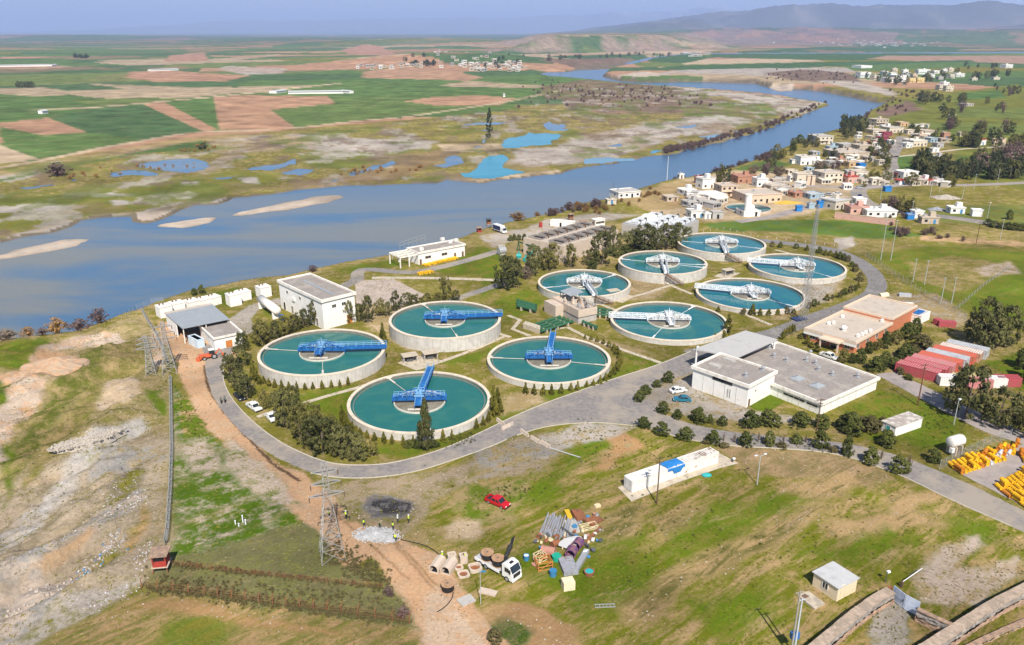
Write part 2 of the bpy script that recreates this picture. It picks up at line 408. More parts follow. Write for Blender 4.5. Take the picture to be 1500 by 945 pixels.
# hill land further off: tan, purple-brown and dull green in broad bands
h_ = ss(3500, 8000, rr_[q])[:, None]
t1 = fbm(X[q] / 900, Y[q] / 1500, 81, 5)[:, None]; t2 = fbm(X[q] / 500, Y[q] / 800, 82, 4)[:, None]
hc = np.where(t1 > 0.58, np.array((0.20, 0.145, 0.115)), np.array((0.075, 0.115, 0.045))) * (0.7 + 0.6 * t2)
base[q, :3] = base[q, :3] * (1 - h_) + hc * h_
q = np.nonzero(rr_ > 6000)[0]
mt = np.clip((Z[q] - 60) / 120, 0, 1)[:, None]; tt = fbm(X[q] / 260, Y[q] / 700, 91, 6)[:, None]
mc = np.array((0.085, 0.082, 0.078)) * (0.55 + 0.9 * tt) + np.array((0.05, 0.04, 0.03)) * ss(0.56, 0.72, tt)
base[q, :3] = base[q, :3] * (1 - mt) + mc * mt
snow = ss(900, 1500, Z[q] + (tt[:, 0] - 0.5) * 700)[:, None] * ss(30000, 40000, rr_[q])[:, None]
base[q, :3] = base[q, :3] * (1 - snow) + 0.8 * snow
alt[q, :3] = base[q, :3] * 0.8; alt[q, 3] = 0.3

def lay(s, c, a=None, amt=0.3, st=None, soft=1.0, warp=2.0, op=1.0, z=0.0, wl=None):
    """a patch of ground: outline in photo pixels on the level z, ragged and soft at its edge (metres)"""
    P = WP(s, z) if isinstance(s, str) else s
    mg = soft * 2 + warp
    x0, x1 = min(p[0] for p in P) - mg, max(p[0] for p in P) + mg; y0, y1 = min(p[1] for p in P) - mg, max(p[1] for p in P) + mg
    q = np.nonzero((X > x0) & (X < x1) & (Y > y0) & (Y < y1))[0]
    if not len(q): return
    x, y = X[q], Y[q]
    wl = wl or max(warp * 2.5, 1.0)
    xx = x + (fbm(x / wl, y / wl, 101, 4, 0.6) - 0.5) * 2 * warp; yy = y + (fbm(x / wl, y / wl, 131, 4, 0.6) - 0.5) * 2 * warp
    f = (ss(soft, -soft, sdist(P, xx, yy, max(soft * 2, 1.0))) * op)[:, None]
    base[q, :3] = base[q, :3] * (1 - f) + np.array(c) * f
    aa = np.array(a if a is not None else tuple(i * 0.75 for i in c))
    alt[q, :3] = alt[q, :3] * (1 - f) + aa * f
    alt[q, 3] = alt[q, 3] * (1 - f[:, 0]) + amt * f[:, 0]
    if st is not None: base[q, 3] = base[q, 3] * (1 - f[:, 0]) + st * f[:, 0]
FL = dict(z=ZF)
def field(s, c, a=None, amt=0.25, warp=2.0): lay(s, c, a, amt, 0.5, 2.0, warp, z=ZF)
def far(s, c, a=None, amt=0.35, warp=12.0, soft=6.0, op=1.0): lay(s, c, a, amt, 0.0, soft, warp, op, ZF)
# fields over the river
field('-60,245 -60,140 60,138 150,158 75,172 0,182 -60,186', FG1); field('0,182 70,173 150,158 320,140 500,123 640,121 780,122 800,130 760,150 600,170 520,178 433,188 270,195 150,216 0,246', FG1, FG3, 0.4, 6)
field('127,194 70,173 150,158 207,153 300,193 270,197 215,205', FG2); field('240,150 290,144 314,143 319,190', FG1); field('400,160 480,143 760,146 700,156 600,168 520,177 440,187', FG3, FG1, 0.5, 5)
field('480,130 690,124 790,128 760,142 600,138 480,142', FG1); field('-20,185 5,180 70,173 127,194 65,199 0,186', FBR, TAN); field('207,152 240,150 318,190 300,194', FBR)
field('313,143 360,140 480,142 492,152 396,161 434,188 322,191', FBR, TAN); field('-40,214 0,213 55,233 0,245 -40,250', TAN, FBR); far('190,108 240,105 365,113 330,121 230,122 185,116', FBR, FRED)
far('130,125 240,128 410,133 400,137 200,134', FTAN); far('0,132 60,130 130,138 60,142 -30,138', FTAN); far('533,107 593,102 673,107 707,115 687,120 640,118 533,116', FBR, FTAN)
far('643,126 687,120 803,127 800,130 660,128', FTAN); field('593,149 640,142 713,141 757,145 733,154 700,157 640,155', FBR, FTAN); far('500,75 533,70 560,72 577,80 583,87 510,81', FRED, FTAN)
far('0,100 60,97 110,100 60,104 0,104', FTAN); far('140,92 300,88 330,93 180,96', FTAN); far('250,84 300,79 305,92 240,93', FRED, FTAN); far('300,90 420,81 400,85 330,93', FTAN)
far('330,100 420,103 410,110 360,112 320,104', GRAV, FTAN); far('650,156 790,152 820,160 760,168 640,170', FG1, OLIVE)
# far bank on the right, the green flood plain and stony bars
far('1000,90 1187,90 1207,95 1000,99', TAN); far('1040,80 1200,70 1333,65 1407,72 1393,83 1253,93 1040,88', FG2); far('1270,90 1300,85 1520,85 1520,98 1380,95', (0.32, 0.2, 0.14), FTAN)
far('1000,100 1150,97 1420,92 1430,95 1180,103 1000,108 940,106', FG2); far('1000,108 1100,104 1240,103 1250,110 1140,118 1050,114 960,113', GRAV, BRUSH); far('940,86 1010,82 1040,88 1000,98 950,95', FG2)
far('760,83 860,80 1010,74 1060,75 1000,80 900,84 830,92 800,96', TAN, BRUSH); far('800,86 940,82 960,86 850,92', FG2); far('790,98 840,90 930,88 900,96 840,101', BRUSH, (0.2, 0.13, 0.09))
far('1120,113 1180,106 1245,114 1262,126 1210,127 1150,122', BRUSH, (0.2, 0.13, 0.1)); far('1195,124 1250,124 1310,140 1310,148 1250,137', GRAV, TAN)
# flood plain: olive grass, stone and brush
lay('-80,250 60,235 200,215 430,190 640,172 790,158 880,160 1060,140 1210,152 1150,175 1100,193 1000,220 900,238 820,250 700,264 590,268 440,275 300,298 110,325 0,352 -80,362', OLIVE, DRY, 0.45, 0, 4, 8, z=ZF)
lay('-60,285 40,290 160,280 250,262 360,250 430,262 330,285 220,305 120,318 40,335 -60,345', FG3, OLIVE, 0.6, 0, 5, 8, z=ZF)
lay('470,215 560,208 620,212 575,232 520,245 455,248 440,228', FG3, OLIVE, 0.5, 0, 4, 6, z=ZF)
lay('-40,262 60,247 190,222 280,207 330,205 320,214 190,228 90,247 0,268', FG1, OLIVE, 0.3, 0, 3, 5, z=ZF)
lay('-60,302 20,302 60,298 95,299 80,308 30,312 -60,318', GRAV, OLIVE, 0.3, 0, 3, 5, z=ZF); lay('130,285 170,281 172,287 140,290', GRAV, None, .3, 0, 2, 3, z=ZF); lay('250,285 275,281 292,284 280,292 255,291', GRAV, None, .3, 0, 2, 3, z=ZF)
lay('160,295 190,293 192,300 165,301', GRAV, None, .3, 0, 2, 3, z=ZF); lay('265,268 290,265 290,271 270,272', GRAV, None, .3, 0, 2, 3, z=ZF); lay('352,262 375,260 380,270 358,270', GRAV, None, .3, 0, 2, 3, z=ZF)
lay('0,350 20,343 70,332 108,321 150,314 195,312 200,322 226,320 259,306 310,293 340,287 330,296 282,302 226,325 110,335 0,356', GRAV, TAN, 0.4, 0, 2, 3, z=ZF)
lay('188,314 226,306 262,303 240,316 215,325 195,324', PINK, GRAV, 0.4, 0, 1, 2, z=ZF)
lay('350,206 430,196 560,205 640,207 630,216 560,224 470,222 400,214', GRAV, DRY, 0.35, 0, 3, 6, z=ZF); lay('300,203 400,197 470,204 400,222 320,226', DRY, GRAV, 0.4, 0, 4, 6, z=ZF)
lay('520,258 560,246 600,230 640,220 690,216 670,226 640,240 600,258 560,266 490,268 440,272 460,262', (0.25, 0.17, 0.085), OLIVE, 0.35, 0, 3, 5, z=ZF)
lay('760,155 880,150 1000,140 1100,140 1195,152 1150,170 1080,185 980,205 880,215 820,205 860,190 760,185 720,172', DRY, OLIVE, 0.5, 0, 4, 10, z=ZF)
lay('820,140 880,128 1000,135 1060,150 1000,165 900,168 830,160', BRUSH, (0.22, 0.15, 0.1), 0.5, 0, 4, 8, z=ZF); lay('790,128 860,118 960,126 1000,132 900,142 800,146', BRUSH, OLIVE, 0.4, 0, 4, 8, z=ZF)
lay('760,218 830,215 850,198 940,185 1020,170 1060,175 1020,190 960,212 900,230 840,240 770,245 748,238 752,228', GRAV, (0.28, 0.21, 0.16), 0.4, 0, 3, 6, z=ZF)
lay('1000,130 1060,134 1130,140 1208,151 1160,168 1120,160 1060,142 1000,138', GRAV, PINK, 0.4, 0, 3, 4, z=ZF); lay('1000,160 1060,150 1130,153 1140,168 1060,176 1000,170', FG3, OLIVE, 0.4, 0, 3, 5, z=ZF); lay('1000,172 1060,170 1110,175 1060,196 1000,200', GRAV, DRY, 0.3, 0, 3, 5, z=ZF)
lay('662,262 700,262 760,255 818,249 824,251 770,260 700,267 655,266', TAN, GREY, 0.4, 0, 1.5, 2, z=ZF); lay('640,212 740,210 745,216 700,224 650,222', TAN, DRY, 0.3, 0, 2, 3, z=ZF)
def track(s, wd, c, z=0.0, a=None, soft=0.8, warp=0.8, op=1.0, amt=0.3):
    P = WP(s, z); A, B = [], []
    for i, p in enumerate(P):
        p0 = P[max(i - 1, 0)]; p1 = P[min(i + 1, len(P) - 1)]
        d = math.hypot(p1[0] - p0[0], p1[1] - p0[1]) or 1; nx, ny = -(p1[1] - p0[1]) / d * wd / 2, (p1[0] - p0[0]) / d * wd / 2
        A.append((p[0] + nx, p[1] + ny)); B.append((p[0] - nx, p[1] - ny))
    lay(A + B[::-1], c, a, amt, 0, soft, warp, op)
track('-60,257 0,246 60,236 150,217 270,196 433,188 520,178 600,171 700,156 760,146 830,131', 9, TAN, ZF, soft=2); track('-60,168 0,165 140,158 310,143 400,134 500,123', 14, TAN, ZF, soft=3)
track('-60,270 0,257 60,246 150,228 270,206 360,196', 26, DRY, ZF, SOIL, 5, 5)
# the right bank beyond the plant: olive meadow, brush by the water
lay('1300,150 1600,110 1600,300 1400,260 1330,215 1250,190', OLIVE, FG3, 0.45, 0, 6, 10); lay('1280,165 1330,148 1350,160 1300,172', BRUSH, (0.2, 0.12, 0.09), 0.5, 0, 4, 6)
lay('1405,138 1465,133 1475,144 1400,148', FG1, None, .3, 0, 4, 4); lay('1350,180 1450,180 1600,192 1600,205 1380,196', FG3, OLIVE, .4, 0, 4, 5); lay('1395,158 1500,160 1600,165 1600,178 1400,172', FG3, OLIVE, .4, 0, 4, 5); lay('1500,120 1600,115 1600,132 1490,128', FG2, None, .3, 0, 4, 4)
lay('1100,240 1180,215 1240,190 1330,185 1400,215 1390,265 1260,280 1100,275', DRY, OLIVE, 0.5, 0, 5, 6); lay('1080,246 1130,232 1160,240 1120,256 1075,258', FG1, OLIVE, 0.4, 0, 2, 3)
lay('1000,262 1080,250 1200,255 1260,275 1240,300 1150,320 1040,325 960,312 880,318 900,290', TAN, DRY, 0.4, 0, 3, 4); lay('900,290 1000,262 1060,290 1000,305 900,312 860,322', DRY, SOIL, 0.35, 0, 3, 4)
lay('1310,228 1340,226 1370,240 1350,258 1315,258', FG1, LUSH, .4, 0, 2, 3); lay('1395,228 1500,230 1600,240 1600,262 1420,258', FG1, OLIVE, .4, 0, 3, 4)
lay('1030,328 1110,322 1230,322 1300,330 1360,345 1280,350 1150,340 1050,340', LUSH, FG1, 0.5, 0.2, 1.5, 3); lay('1030,338 1140,340 1280,350 1330,362 1260,372 1170,352 1050,348', DRY, OLIVE, 0.5, 0.2, 2, 3)
lay('1370,345 1420,330 1490,335 1600,345 1600,368 1430,352', DRY, OLIVE, .5, 0.2, 2, 3); lay('1270,372 1370,358 1600,375 1600,480 1440,470 1350,430', OLIVE, LUSH, 0.5, 0.3, 3, 4); lay('1290,305 1500,300 1600,310 1600,335 1380,325', FG3, OLIVE, .5, 0.2, 3, 4)
lay('1410,435 1480,395 1600,400 1600,500 1440,470', LUSH, OLIVE, 0.4, 0.3, 3, 4); lay('1330,385 1400,375 1480,390 1430,420 1400,430 1340,410', DRY, OLIVE, 0.5, 0.2, 2, 3); lay('1350,345 1600,362 1600,368 1350,352', SOIL, DRY, .5, 0, 1, 2)
lay('1425,392 1480,383 1495,400 1440,405', PINK, DRY, .5, 0, 1.5, 2); lay('1230,350 1250,346 1248,362 1226,368', GRAV, None, .4, 0, 1, 1)
# the plant: mown grass, worn paths and bare earth between the tanks
lay('230,445 420,405 700,340 900,290 1010,330 1250,372 1295,420 1250,440 960,560 760,640 530,690 400,650 300,540', OLIVE, DRY, 0.42, 0, 2, 3)
for s in ('470,392 560,372 600,385 560,395 545,392 520,402', '720,445 775,420 800,440 770,460 740,470', '600,380 700,360 740,360 730,405 640,400', '780,565 880,540 960,532 975,528 900,556 760,615 715,625', '405,580 560,560 600,540 640,548 500,610 440,600', '480,590 530,570 500,625 470,600', '640,535 740,500 700,530', '385,455 400,443 412,452 395,465', '660,640 720,620 760,612 690,650 600,668 520,660', '895,515 975,530 960,535 900,520', '705,405 745,390 745,415 700,440', '270,420 330,415 380,430 340,450 300,440'):
    lay(s, LUSH, OLIVE, 0.45, 0, 1.5, 2)
for s in ('560,480 575,500 640,528 600,520', '740,580 790,570 800,590 735,610', '800,395 880,390 910,380 860,400', '930,400 1000,410 960,440 900,440', '1180,390 1240,392 1230,425 1180,445', '830,490 900,500 960,520 900,515', '530,450 620,440 560,490 540,480', '1110,455 1180,440 1190,450 1140,470'):
    lay(s, DRY, TAN, 0.4, 0, 1.5, 2)
lay('1150,395 1230,400 1215,440 1170,450 1150,430', GRAV, DRY, .4, 0, 1.5, 2); lay('230,470 300,475 345,505 350,525 300,535 262,530 240,500', SOIL, TAN, 0.35, 0, 1, 1.5)
lay('335,468 365,447 410,436 416,446 380,452 367,468 374,487 350,492', GRAV, None, .3, 0, .4, .4); lay('520,412 575,408 622,432 600,448 522,446', PINK, GRAV, .3, 0, .4, .5)
lay('690,355 750,340 800,330 990,325 1020,340 990,365 860,395 760,380 735,370', DRY, OLIVE, .4, 0, 2, 2); lay('560,375 640,395 700,362 740,345 720,330 690,345', OLIVE, DRY, .5, 0, 2, 2)
lay('700,345 770,335 800,322 880,312 940,315 880,325 780,345 720,362', GRAV, DRY, .4, 0, 1, 2)
# gravel yard by the white hall, verge south of it
lay('965,556 1020,536 1035,576 1100,600 1195,615 1180,626 1060,616 985,604 940,588', GRAV, DRY, .4, 0, .8, 1.2); lay('940,590 1000,610 1100,620 1200,620 1290,600 1300,640 1240,650 1080,640 980,625', OLIVE, DRY, .5, 0, 1, 1.5)
lay('1085,590 1130,575 1150,590 1120,605', LUSH, None, .3, 0, .6, 1); lay('1230,600 1290,570 1400,600 1420,640 1300,650 1250,640', OLIVE, LUSH, 0.5, 0, 1.5, 2); lay('1310,600 1400,605 1400,650 1350,660 1310,640', LUSH, OLIVE, .4, 0, 1.5, 2)
lay('1290,440 1450,470 1500,500 1600,520 1600,640 1480,620 1370,570 1290,540 1200,520 1190,500', OLIVE, DRY, .5, 0, 2, 3); lay('1290,430 1370,430 1430,470 1400,480 1330,450', DRY, GRAV, .4, 0, 1.5, 2); lay('1440,530 1520,510 1600,540 1600,600 1490,570', LUSH, OLIVE, .4, 0, 2, 2)
# open field in front
lay('620,690 760,640 870,610 940,625 1060,650 1250,672 1480,770 1640,850 1640,1010 660,1010 640,850 600,760', (0.14, 0.15, 0.010), STRAW, 0.44, 0.7, 2, 3)
lay('1040,655 1130,655 1250,672 1310,700 1280,720 1180,700 1090,690', (0.33, 0.225, 0.12), (0.19, 0.15, 0.06), .5, .5, 1.5, 3)
for s, am in (('900,880 1010,820 1110,770 1200,735 1230,745 1120,800 1020,850 920,915', .5), ('1140,710 1250,690 1290,700 1200,740 1140,740', .45), ('1290,740 1380,700 1420,715 1310,765', .4), ('1200,770 1320,745 1400,765 1240,800', .35), ('960,760 1030,740 1060,760 980,790', .45), ('880,760 940,740 930,790 880,800', .6)):
    lay(s, STRAW, (0.13, 0.12, 0.03), am, .8, 1.5, 3)
for s in ('1010,760 1120,720 1180,730 1050,800 980,820', '1170,810 1300,770 1360,790 1240,830', '880,800 960,790 950,850 860,900 830,870 740,830 760,810', '1000,880 1130,850 1150,900 1050,945', '830,640 890,625 890,660 840,690', '770,700 850,690 800,740 740,735', '1410,770 1480,780 1490,810 1440,800'):
    lay(s, (0.105, 0.155, 0.007), (0.165, 0.155, 0.022), .45, .6, 2.5, 5)
lay('705,890 760,884 810,898 855,925 845,960 720,960 690,930', (0.33, 0.20, 0.095), STRAW, .4, .5, 1, 2); lay('715,915 745,905 780,930 760,960 715,960', WEED, DKG, .5, 0, 1, 1.5); lay('878,632 925,637 938,652 912,668 892,688 872,690 895,655', (0.38, 0.22, 0.1), DRY, .4, 0, 1, 2)
lay('1345,850 1375,800 1430,785 1440,800 1400,830 1440,835 1490,812 1500,845 1450,875 1380,890 1350,880', PINK, DRY, .4, .5, 1, 2); lay('1270,945 1285,890 1310,880 1335,900 1330,960 1268,960', GRAV, OLIVE, .3, .3, .6, 1)
# worn ground between road and field
lay('470,720 540,700 640,690 740,655 760,640 800,640 830,655 800,690 730,700 640,735 600,790 540,770 505,760', (0.33, 0.255, 0.17), OLIVE, .42, .3, 1.5, 2.5); lay('790,640 850,618 935,624 900,640 850,650 800,670 770,665', GRAV, DRY, .35, 0, 1, 1.5)
lay('540,800 640,770 700,760 690,790 640,800 620,800', DRY, OLIVE, .4, .2, 1, 2); lay('655,745 690,715 778,702 760,735 748,772 705,765', LUSH, DRY, .5, .3, 1, 2.5); lay('655,775 670,760 705,762 712,780 690,795 660,790', TAN, DRY, .4, 0, 1, 1.5)
lay('528,740 545,725 575,727 605,735 610,748 585,758 545,760', (0.13, 0.12, 0.12), GREY, .4, 0, .8, 1.2); lay('548,735 575,730 600,738 600,750 560,752', (0.045, 0.042, 0.045), (0.12, 0.11, 0.11), .4, 0, .5, .8)
lay('690,660 790,645 820,660 740,690 690,700', GREY, DRY, .5, .3, 1, 2)
# trench and haul road of orange soil
lay('245,490 300,475 345,505 330,525 303,532 305,560 330,600 370,645 410,680 445,695 485,725 510,765 560,775 600,795 640,810 660,835 700,890 760,960 610,960 600,910 582,880 562,842 545,822 520,838 500,832 470,790 420,745 385,710 345,670 302,625 275,580 262,540', SOIL, (0.47, 0.32, 0.20), .45, .2, .6, 1.2)
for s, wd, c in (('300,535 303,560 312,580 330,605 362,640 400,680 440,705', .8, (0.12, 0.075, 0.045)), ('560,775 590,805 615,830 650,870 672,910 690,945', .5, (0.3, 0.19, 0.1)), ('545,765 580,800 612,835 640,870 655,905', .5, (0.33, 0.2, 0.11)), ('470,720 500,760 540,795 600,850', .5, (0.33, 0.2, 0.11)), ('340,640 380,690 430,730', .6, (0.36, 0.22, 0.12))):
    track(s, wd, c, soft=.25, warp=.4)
lay('615,945 625,870 640,860 680,900 730,960 600,960', (0.5, 0.37, 0.26), SOIL, .4, .2, 1, 1.5); lay('512,835 545,815 560,840 560,870 530,850', OLIVE, DKG, .5, 0, .6, 1)
# green strip along the fence, weedy ditch, ploughed corner
lay('252,560 300,628 345,672 385,712 425,750 470,792 440,805 300,810 250,815 248,700', (0.075, 0.135, 0.006), PINK, .40, .3, .8, 1.5); lay('258,585 275,580 302,625 300,640 270,640', LUSH, SOIL, .4, 0, .6, 1.2)
lay('330,640 400,690 440,740 400,740 330,690', PINK, LUSH, .4, .3, 1, 1.5); lay('262,650 300,640 330,690 280,690', PINK, LUSH, .4, .3, 1, 1.5)
lay('205,855 250,815 330,800 440,765 475,785 500,830 545,830 575,855 600,890 612,925 560,915 400,895 300,880 225,868', WEED, (0.16, 0.16, 0.055), .5, .3, 1, 1.5)
lay('-60,1010 20,950 130,908 205,868 300,878 420,895 560,915 612,930 620,1010', (0.16, 0.15, 0.035), (0.36, 0.235, 0.115), .5, .8, 1, 1.5); lay('210,960 240,912 300,895 345,905 340,930 330,960', (0.11, 0.145, 0.016), OLIVE, .5, .6, 2, 4); lay('160,900 240,875 330,890 420,912 560,935 400,925 250,895', (0.33, 0.20, 0.09), OLIVE, .35, .7, 1, 1.5)
# tipped ground west of the fence
lay('-80,505 0,497 110,485 205,455 222,470 238,520 247,560 250,640 246,790 215,850 130,905 20,955 -80,1000', (0.32, 0.245, 0.125), (0.165, 0.15, 0.035), .45, .35, 1, 2)
lay('-80,760 60,690 150,640 246,640 246,790 215,850 130,905 20,955 -80,1000', (0.37, 0.295, 0.21), (0.24, 0.195, 0.115), .45, .35, 3, 6)
for s, c, a, am in (('-60,505 50,496 105,480 60,515 45,548 -60,550', LUSH, OLIVE, .4), ('-20,568 25,566 30,580 0,600 -20,600', LUSH, DKG, .5), ('45,610 80,570 118,532 150,505 178,507 168,530 110,590 60,650 30,690 12,700 20,660', (0.11, 0.125, 0.02), DRY, .45),
    ('170,505 215,500 235,530 200,560 140,600 90,650 60,700 30,720 60,650 115,590', (0.16, 0.15, 0.035), DRY, .5), ('39,536 66,521 94,519 118,529 114,540 80,562 57,550', SOIL, PINK, .4), ('60,520 110,495 175,488 180,500 130,508 80,520', PINK, SOIL, .4), ('0,601 34,567 73,562 40,613 17,636 -5,700 -60,720 -60,620', PINK, SOIL, .4), ('-10,560 30,550 60,553 60,565 20,570 0,570', SOIL, PINK, .4),
    ('143,584 160,560 195,553 207,580 180,598 145,600', TAN, PINK, .4), ('212,570 232,573 242,590 243,609 229,609 220,590', LUSH, None, .3), ('-10,770 60,728 112,668 142,655 149,668 78,733 39,772 -10,810', GRAV, (0.5, 0.47, 0.43), .4), ('112,668 149,641 211,618 215,628 160,655 125,690', (0.42, 0.39, 0.35), OLIVE, .4),
    ('146,658 240,650 246,672 160,690 130,700', GREY, DRY, .45), ('160,670 190,668 185,682 160,685', (0.19, 0.18, 0.17), GREY, .5), ('0,825 100,778 157,736 211,712 219,728 151,785 45,845 -10,860', GREY, PINK, .5), ('30,850 130,782 145,786 40,858', (0.42, 0.28, 0.16), TAN, .3), ('150,740 170,690 215,690 190,730', (0.23, 0.19, 0.16), OLIVE, .5),
    ('-60,900 0,865 60,835 85,865 100,882 65,920 0,960 -60,990', PINK, GREY, .45), ('100,880 150,870 205,845 215,850 130,905 40,950 20,945', GRAV, OLIVE, .4), ('188,800 200,770 215,740 225,745 210,790 195,815', (0.4, 0.26, 0.12), OLIVE, .4), ('5,650 22,650 25,700 5,740', LUSH, DRY, .4), ('220,480 240,500 245,540 225,530', PINK, SOIL, .4), ('80,860 170,800 180,815 90,880', OLIVE, DRY, .5)):
    lay(s, c, a, am, .25, 1.0, 2.0)
# crop rows, damp and stony mottling of the land over the river
q = np.nonzero(farland & (rr_ < 9000))[0]; x, y = X[q], Y[q]
vr = (0.80 + 0.40 * fbm(x / 70, y / 70, 151, 5, .6)) * (0.88 + 0.24 * vn((x * .4 + y * .9) / 16, (x * .9 - y * .4) / 300, 153)); base[q, :3] *= vr[:, None]
fp = ss(8, -8, sdist(WP('-90,262 60,240 200,220 430,194 640,176 790,135 880,118 1060,128 1220,152 1150,178 1000,222 820,254 700,268 440,280 300,300 110,330 -80,365', ZF), x, y, 16.0)) * np.where(base[q, 1] > base[q, 0] * 1.35, .12, 1.0)
for c, sc, s_, lo_, a_ in ((GRAV, 24, 161, .56, .75), (BRUSH, 18, 171, .56, .7), ((0.24, 0.17, 0.09), 45, 181, .56, .5), ((0.13, 0.155, 0.03), 30, 191, .57, .7)):
    f = (ss(lo_, lo_ + .10, fbm(x / sc, y / (sc * 1.6), s_, 5, .6)) * fp * a_)[:, None]; base[q, :3] = base[q, :3] * (1 - f) + np.array(c) * f; alt[q, :3] = alt[q, :3] * (1 - f) + np.array(c) * .8 * f
q2 = q[(rr_[q] > 1500)]; f = (ss(.60, .64, fbm(X[q2] / 260, Y[q2] / 420, 211, 4, .55)) * .6 * ss(1500, 2600, rr_[q2]))[:, None]; base[q2, :3] = base[q2, :3] * (1 - f) + np.array(FRED) * .9 * f
# wet margins and river banks
for P, k in ponds: lay(P, (0.20, 0.155, 0.09), OLIVE, .35, 0, 7, 6, .75, ZF)
lay([(p[0], p[1]) for p in near_shore[:24]] + [(p[0] + 3, p[1] - 7) for p in near_shore[:24]][::-1], DRY, OLIVE, .5, 0, 2, 2)
bank = (~inside(far_poly, X, Y)) & (~inside(near_poly, X, Y))
base[bank, :3] = (0.16, 0.13, 0.09); alt[bank, 3] = 0
for P in islands: lay(P, PINK, GRAV, .4, 0, 2.5, 1.5)
q = np.nonzero((np.abs(Z - 30) < 60) & (Y > 3200) & (Y < 8000) & (X > -700) & (X < 3500))[0]
dc = sdist(CLIFF, X[q], Y[q], 700.0)
cl = (ss(120, 0, dc) * ss(-420, -240, dc) * ss(0.35, 0.6, fbm(X[q] / 160, Y[q] / 420, 95, 5)))[:, None]
base[q, :3] = base[q, :3] * (1 - cl) + np.array((0.27, 0.20, 0.155)) * cl

me = bpy.data.meshes.new('ground')
nr = len(rows)
co = np.stack([X, Y, Z], 1).astype(np.float32)
me.vertices.add(n_); me.vertices.foreach_set('co', co.ravel())
ii = np.arange(nr * NC).reshape(nr, NC)
quads = np.stack([ii[:-1, :-1], ii[:-1, 1:], ii[1:, 1:], ii[1:, :-1]], -1).reshape(-1, 4)[:, ::-1]
nq = len(quads)
me.loops.add(nq * 4); me.loops.foreach_set('vertex_index', quads.ravel().astype(np.int32))
me.polygons.add(nq); me.polygons.foreach_set('loop_start', np.arange(0, nq * 4, 4, dtype=np.int32)); me.polygons.foreach_set('loop_total', np.full(nq, 4, np.int32))
me.polygons.foreach_set('use_smooth', np.ones(nq, bool))
me.update(calc_edges=True)
for nm, arr in (('soil', base), ('growth', alt)):
    at = me.attributes.new(nm, 'FLOAT_COLOR', 'POINT'); at.data.foreach_set('color', arr.astype(np.float32).ravel())
go = bpy.data.objects.new('ground', me); COL.objects.link(go); struct(go)

m, nt, b = nodes('ground'); L = nt.links.new
ge = N(nt, 'ShaderNodeNewGeometry'); P_ = ge.outputs['Position']
A1 = N(nt, 'ShaderNodeAttribute', attribute_name='soil'); A2 = N(nt, 'ShaderNodeAttribute', attribute_name='growth')
n1 = N(nt, 'ShaderNodeTexNoise', i_Scale=0.22, i_Detail=10.0, i_Roughness=0.76); L(P_, n1.inputs['Vector'])
mp0 = N(nt, 'ShaderNodeMapping'); mp0.inputs['Rotation'].default_value = (0, 0, R(-40)); L(P_, mp0.inputs['Vector'])
mp = N(nt, 'ShaderNodeMapping'); mp.inputs['Scale'].default_value = (0.07, 0.34, 0.2); L(mp0.outputs[0], mp.inputs['Vector'])
n2 = N(nt, 'ShaderNodeTexNoise', i_Scale=1.0, i_Detail=10.0, i_Roughness=0.74, i_Distortion=0.7); L(mp.outputs[0], n2.inputs['Vector'])
mxn = N(nt, 'ShaderNodeMix', data_type='FLOAT'); L(A1.outputs['Alpha'], mxn.inputs[0]); L(n1.outputs['Fac'], mxn.inputs[2]); L(n2.outputs['Fac'], mxn.inputs[3])
thr = N(nt, 'ShaderNodeMapRange'); L(A2.outputs['Alpha'], thr.inputs[0]); thr.inputs[3].default_value = 0.74; thr.inputs[4].default_value = 0.26
df = N(nt, 'ShaderNodeMath', operation='SUBTRACT'); L(mxn.outputs[0], df.inputs[0]); L(thr.outputs[0], df.inputs[1])
mk = N(nt, 'ShaderNodeMapRange', interpolation_type='SMOOTHSTEP'); L(df.outputs[0], mk.inputs[0]); mk.inputs[1].default_value = -0.075; mk.inputs[2].default_value = 0.075
mx_ = N(nt, 'ShaderNodeMix', data_type='RGBA'); L(mk.outputs[0], mx_.inputs[0]); L(A1.outputs['Color'], mx_.inputs[6]); L(A2.outputs['Color'], mx_.inputs[7])
n7 = N(nt, 'ShaderNodeTexNoise', noise_dimensions='4D', i_Scale=0.9, i_Detail=9.0, i_Roughness=0.76, i_Distortion=0.6, i_W=4.0); L(mp.outputs[0], n7.inputs['Vector'])
k7 = N(nt, 'ShaderNodeMapRange', interpolation_type='SMOOTHSTEP'); L(n7.outputs['Fac'], k7.inputs[0]); k7.inputs[1].default_value = 0.52; k7.inputs[2].default_value = 0.64
k8 = N(nt, 'ShaderNodeMath', operation='MULTIPLY'); L(k7.outputs[0], k8.inputs[0]); L(A1.outputs['Alpha'], k8.inputs[1])
mx = N(nt, 'ShaderNodeMix', data_type='RGBA'); L(k8.outputs[0], mx.inputs[0]); L(mx_.outputs[2], mx.inputs[6]); mx.inputs[7].default_value = (0.37, 0.255, 0.14, 1)
n3 = N(nt, 'ShaderNodeTexNoise', i_Scale=1.5, i_Detail=9.0, i_Roughness=0.82); L(P_, n3.inputs['Vector'])
n4 = N(nt, 'ShaderNodeTexNoise', i_Scale=0.035, i_Detail=4.0, i_Roughness=0.6); L(P_, n4.inputs['Vector'])
ad = N(nt, 'ShaderNodeMath', operation='ADD'); L(n3.outputs['Fac'], ad.inputs[0]); L(n4.outputs['Fac'], ad.inputs[1])
br = N(nt, 'ShaderNodeMapRange'); L(ad.outputs[0], br.inputs[0]); br.inputs[1].default_value = 0.70; br.inputs[2].default_value = 1.30; br.inputs[3].default_value = 0.50; br.inputs[4].default_value = 1.50
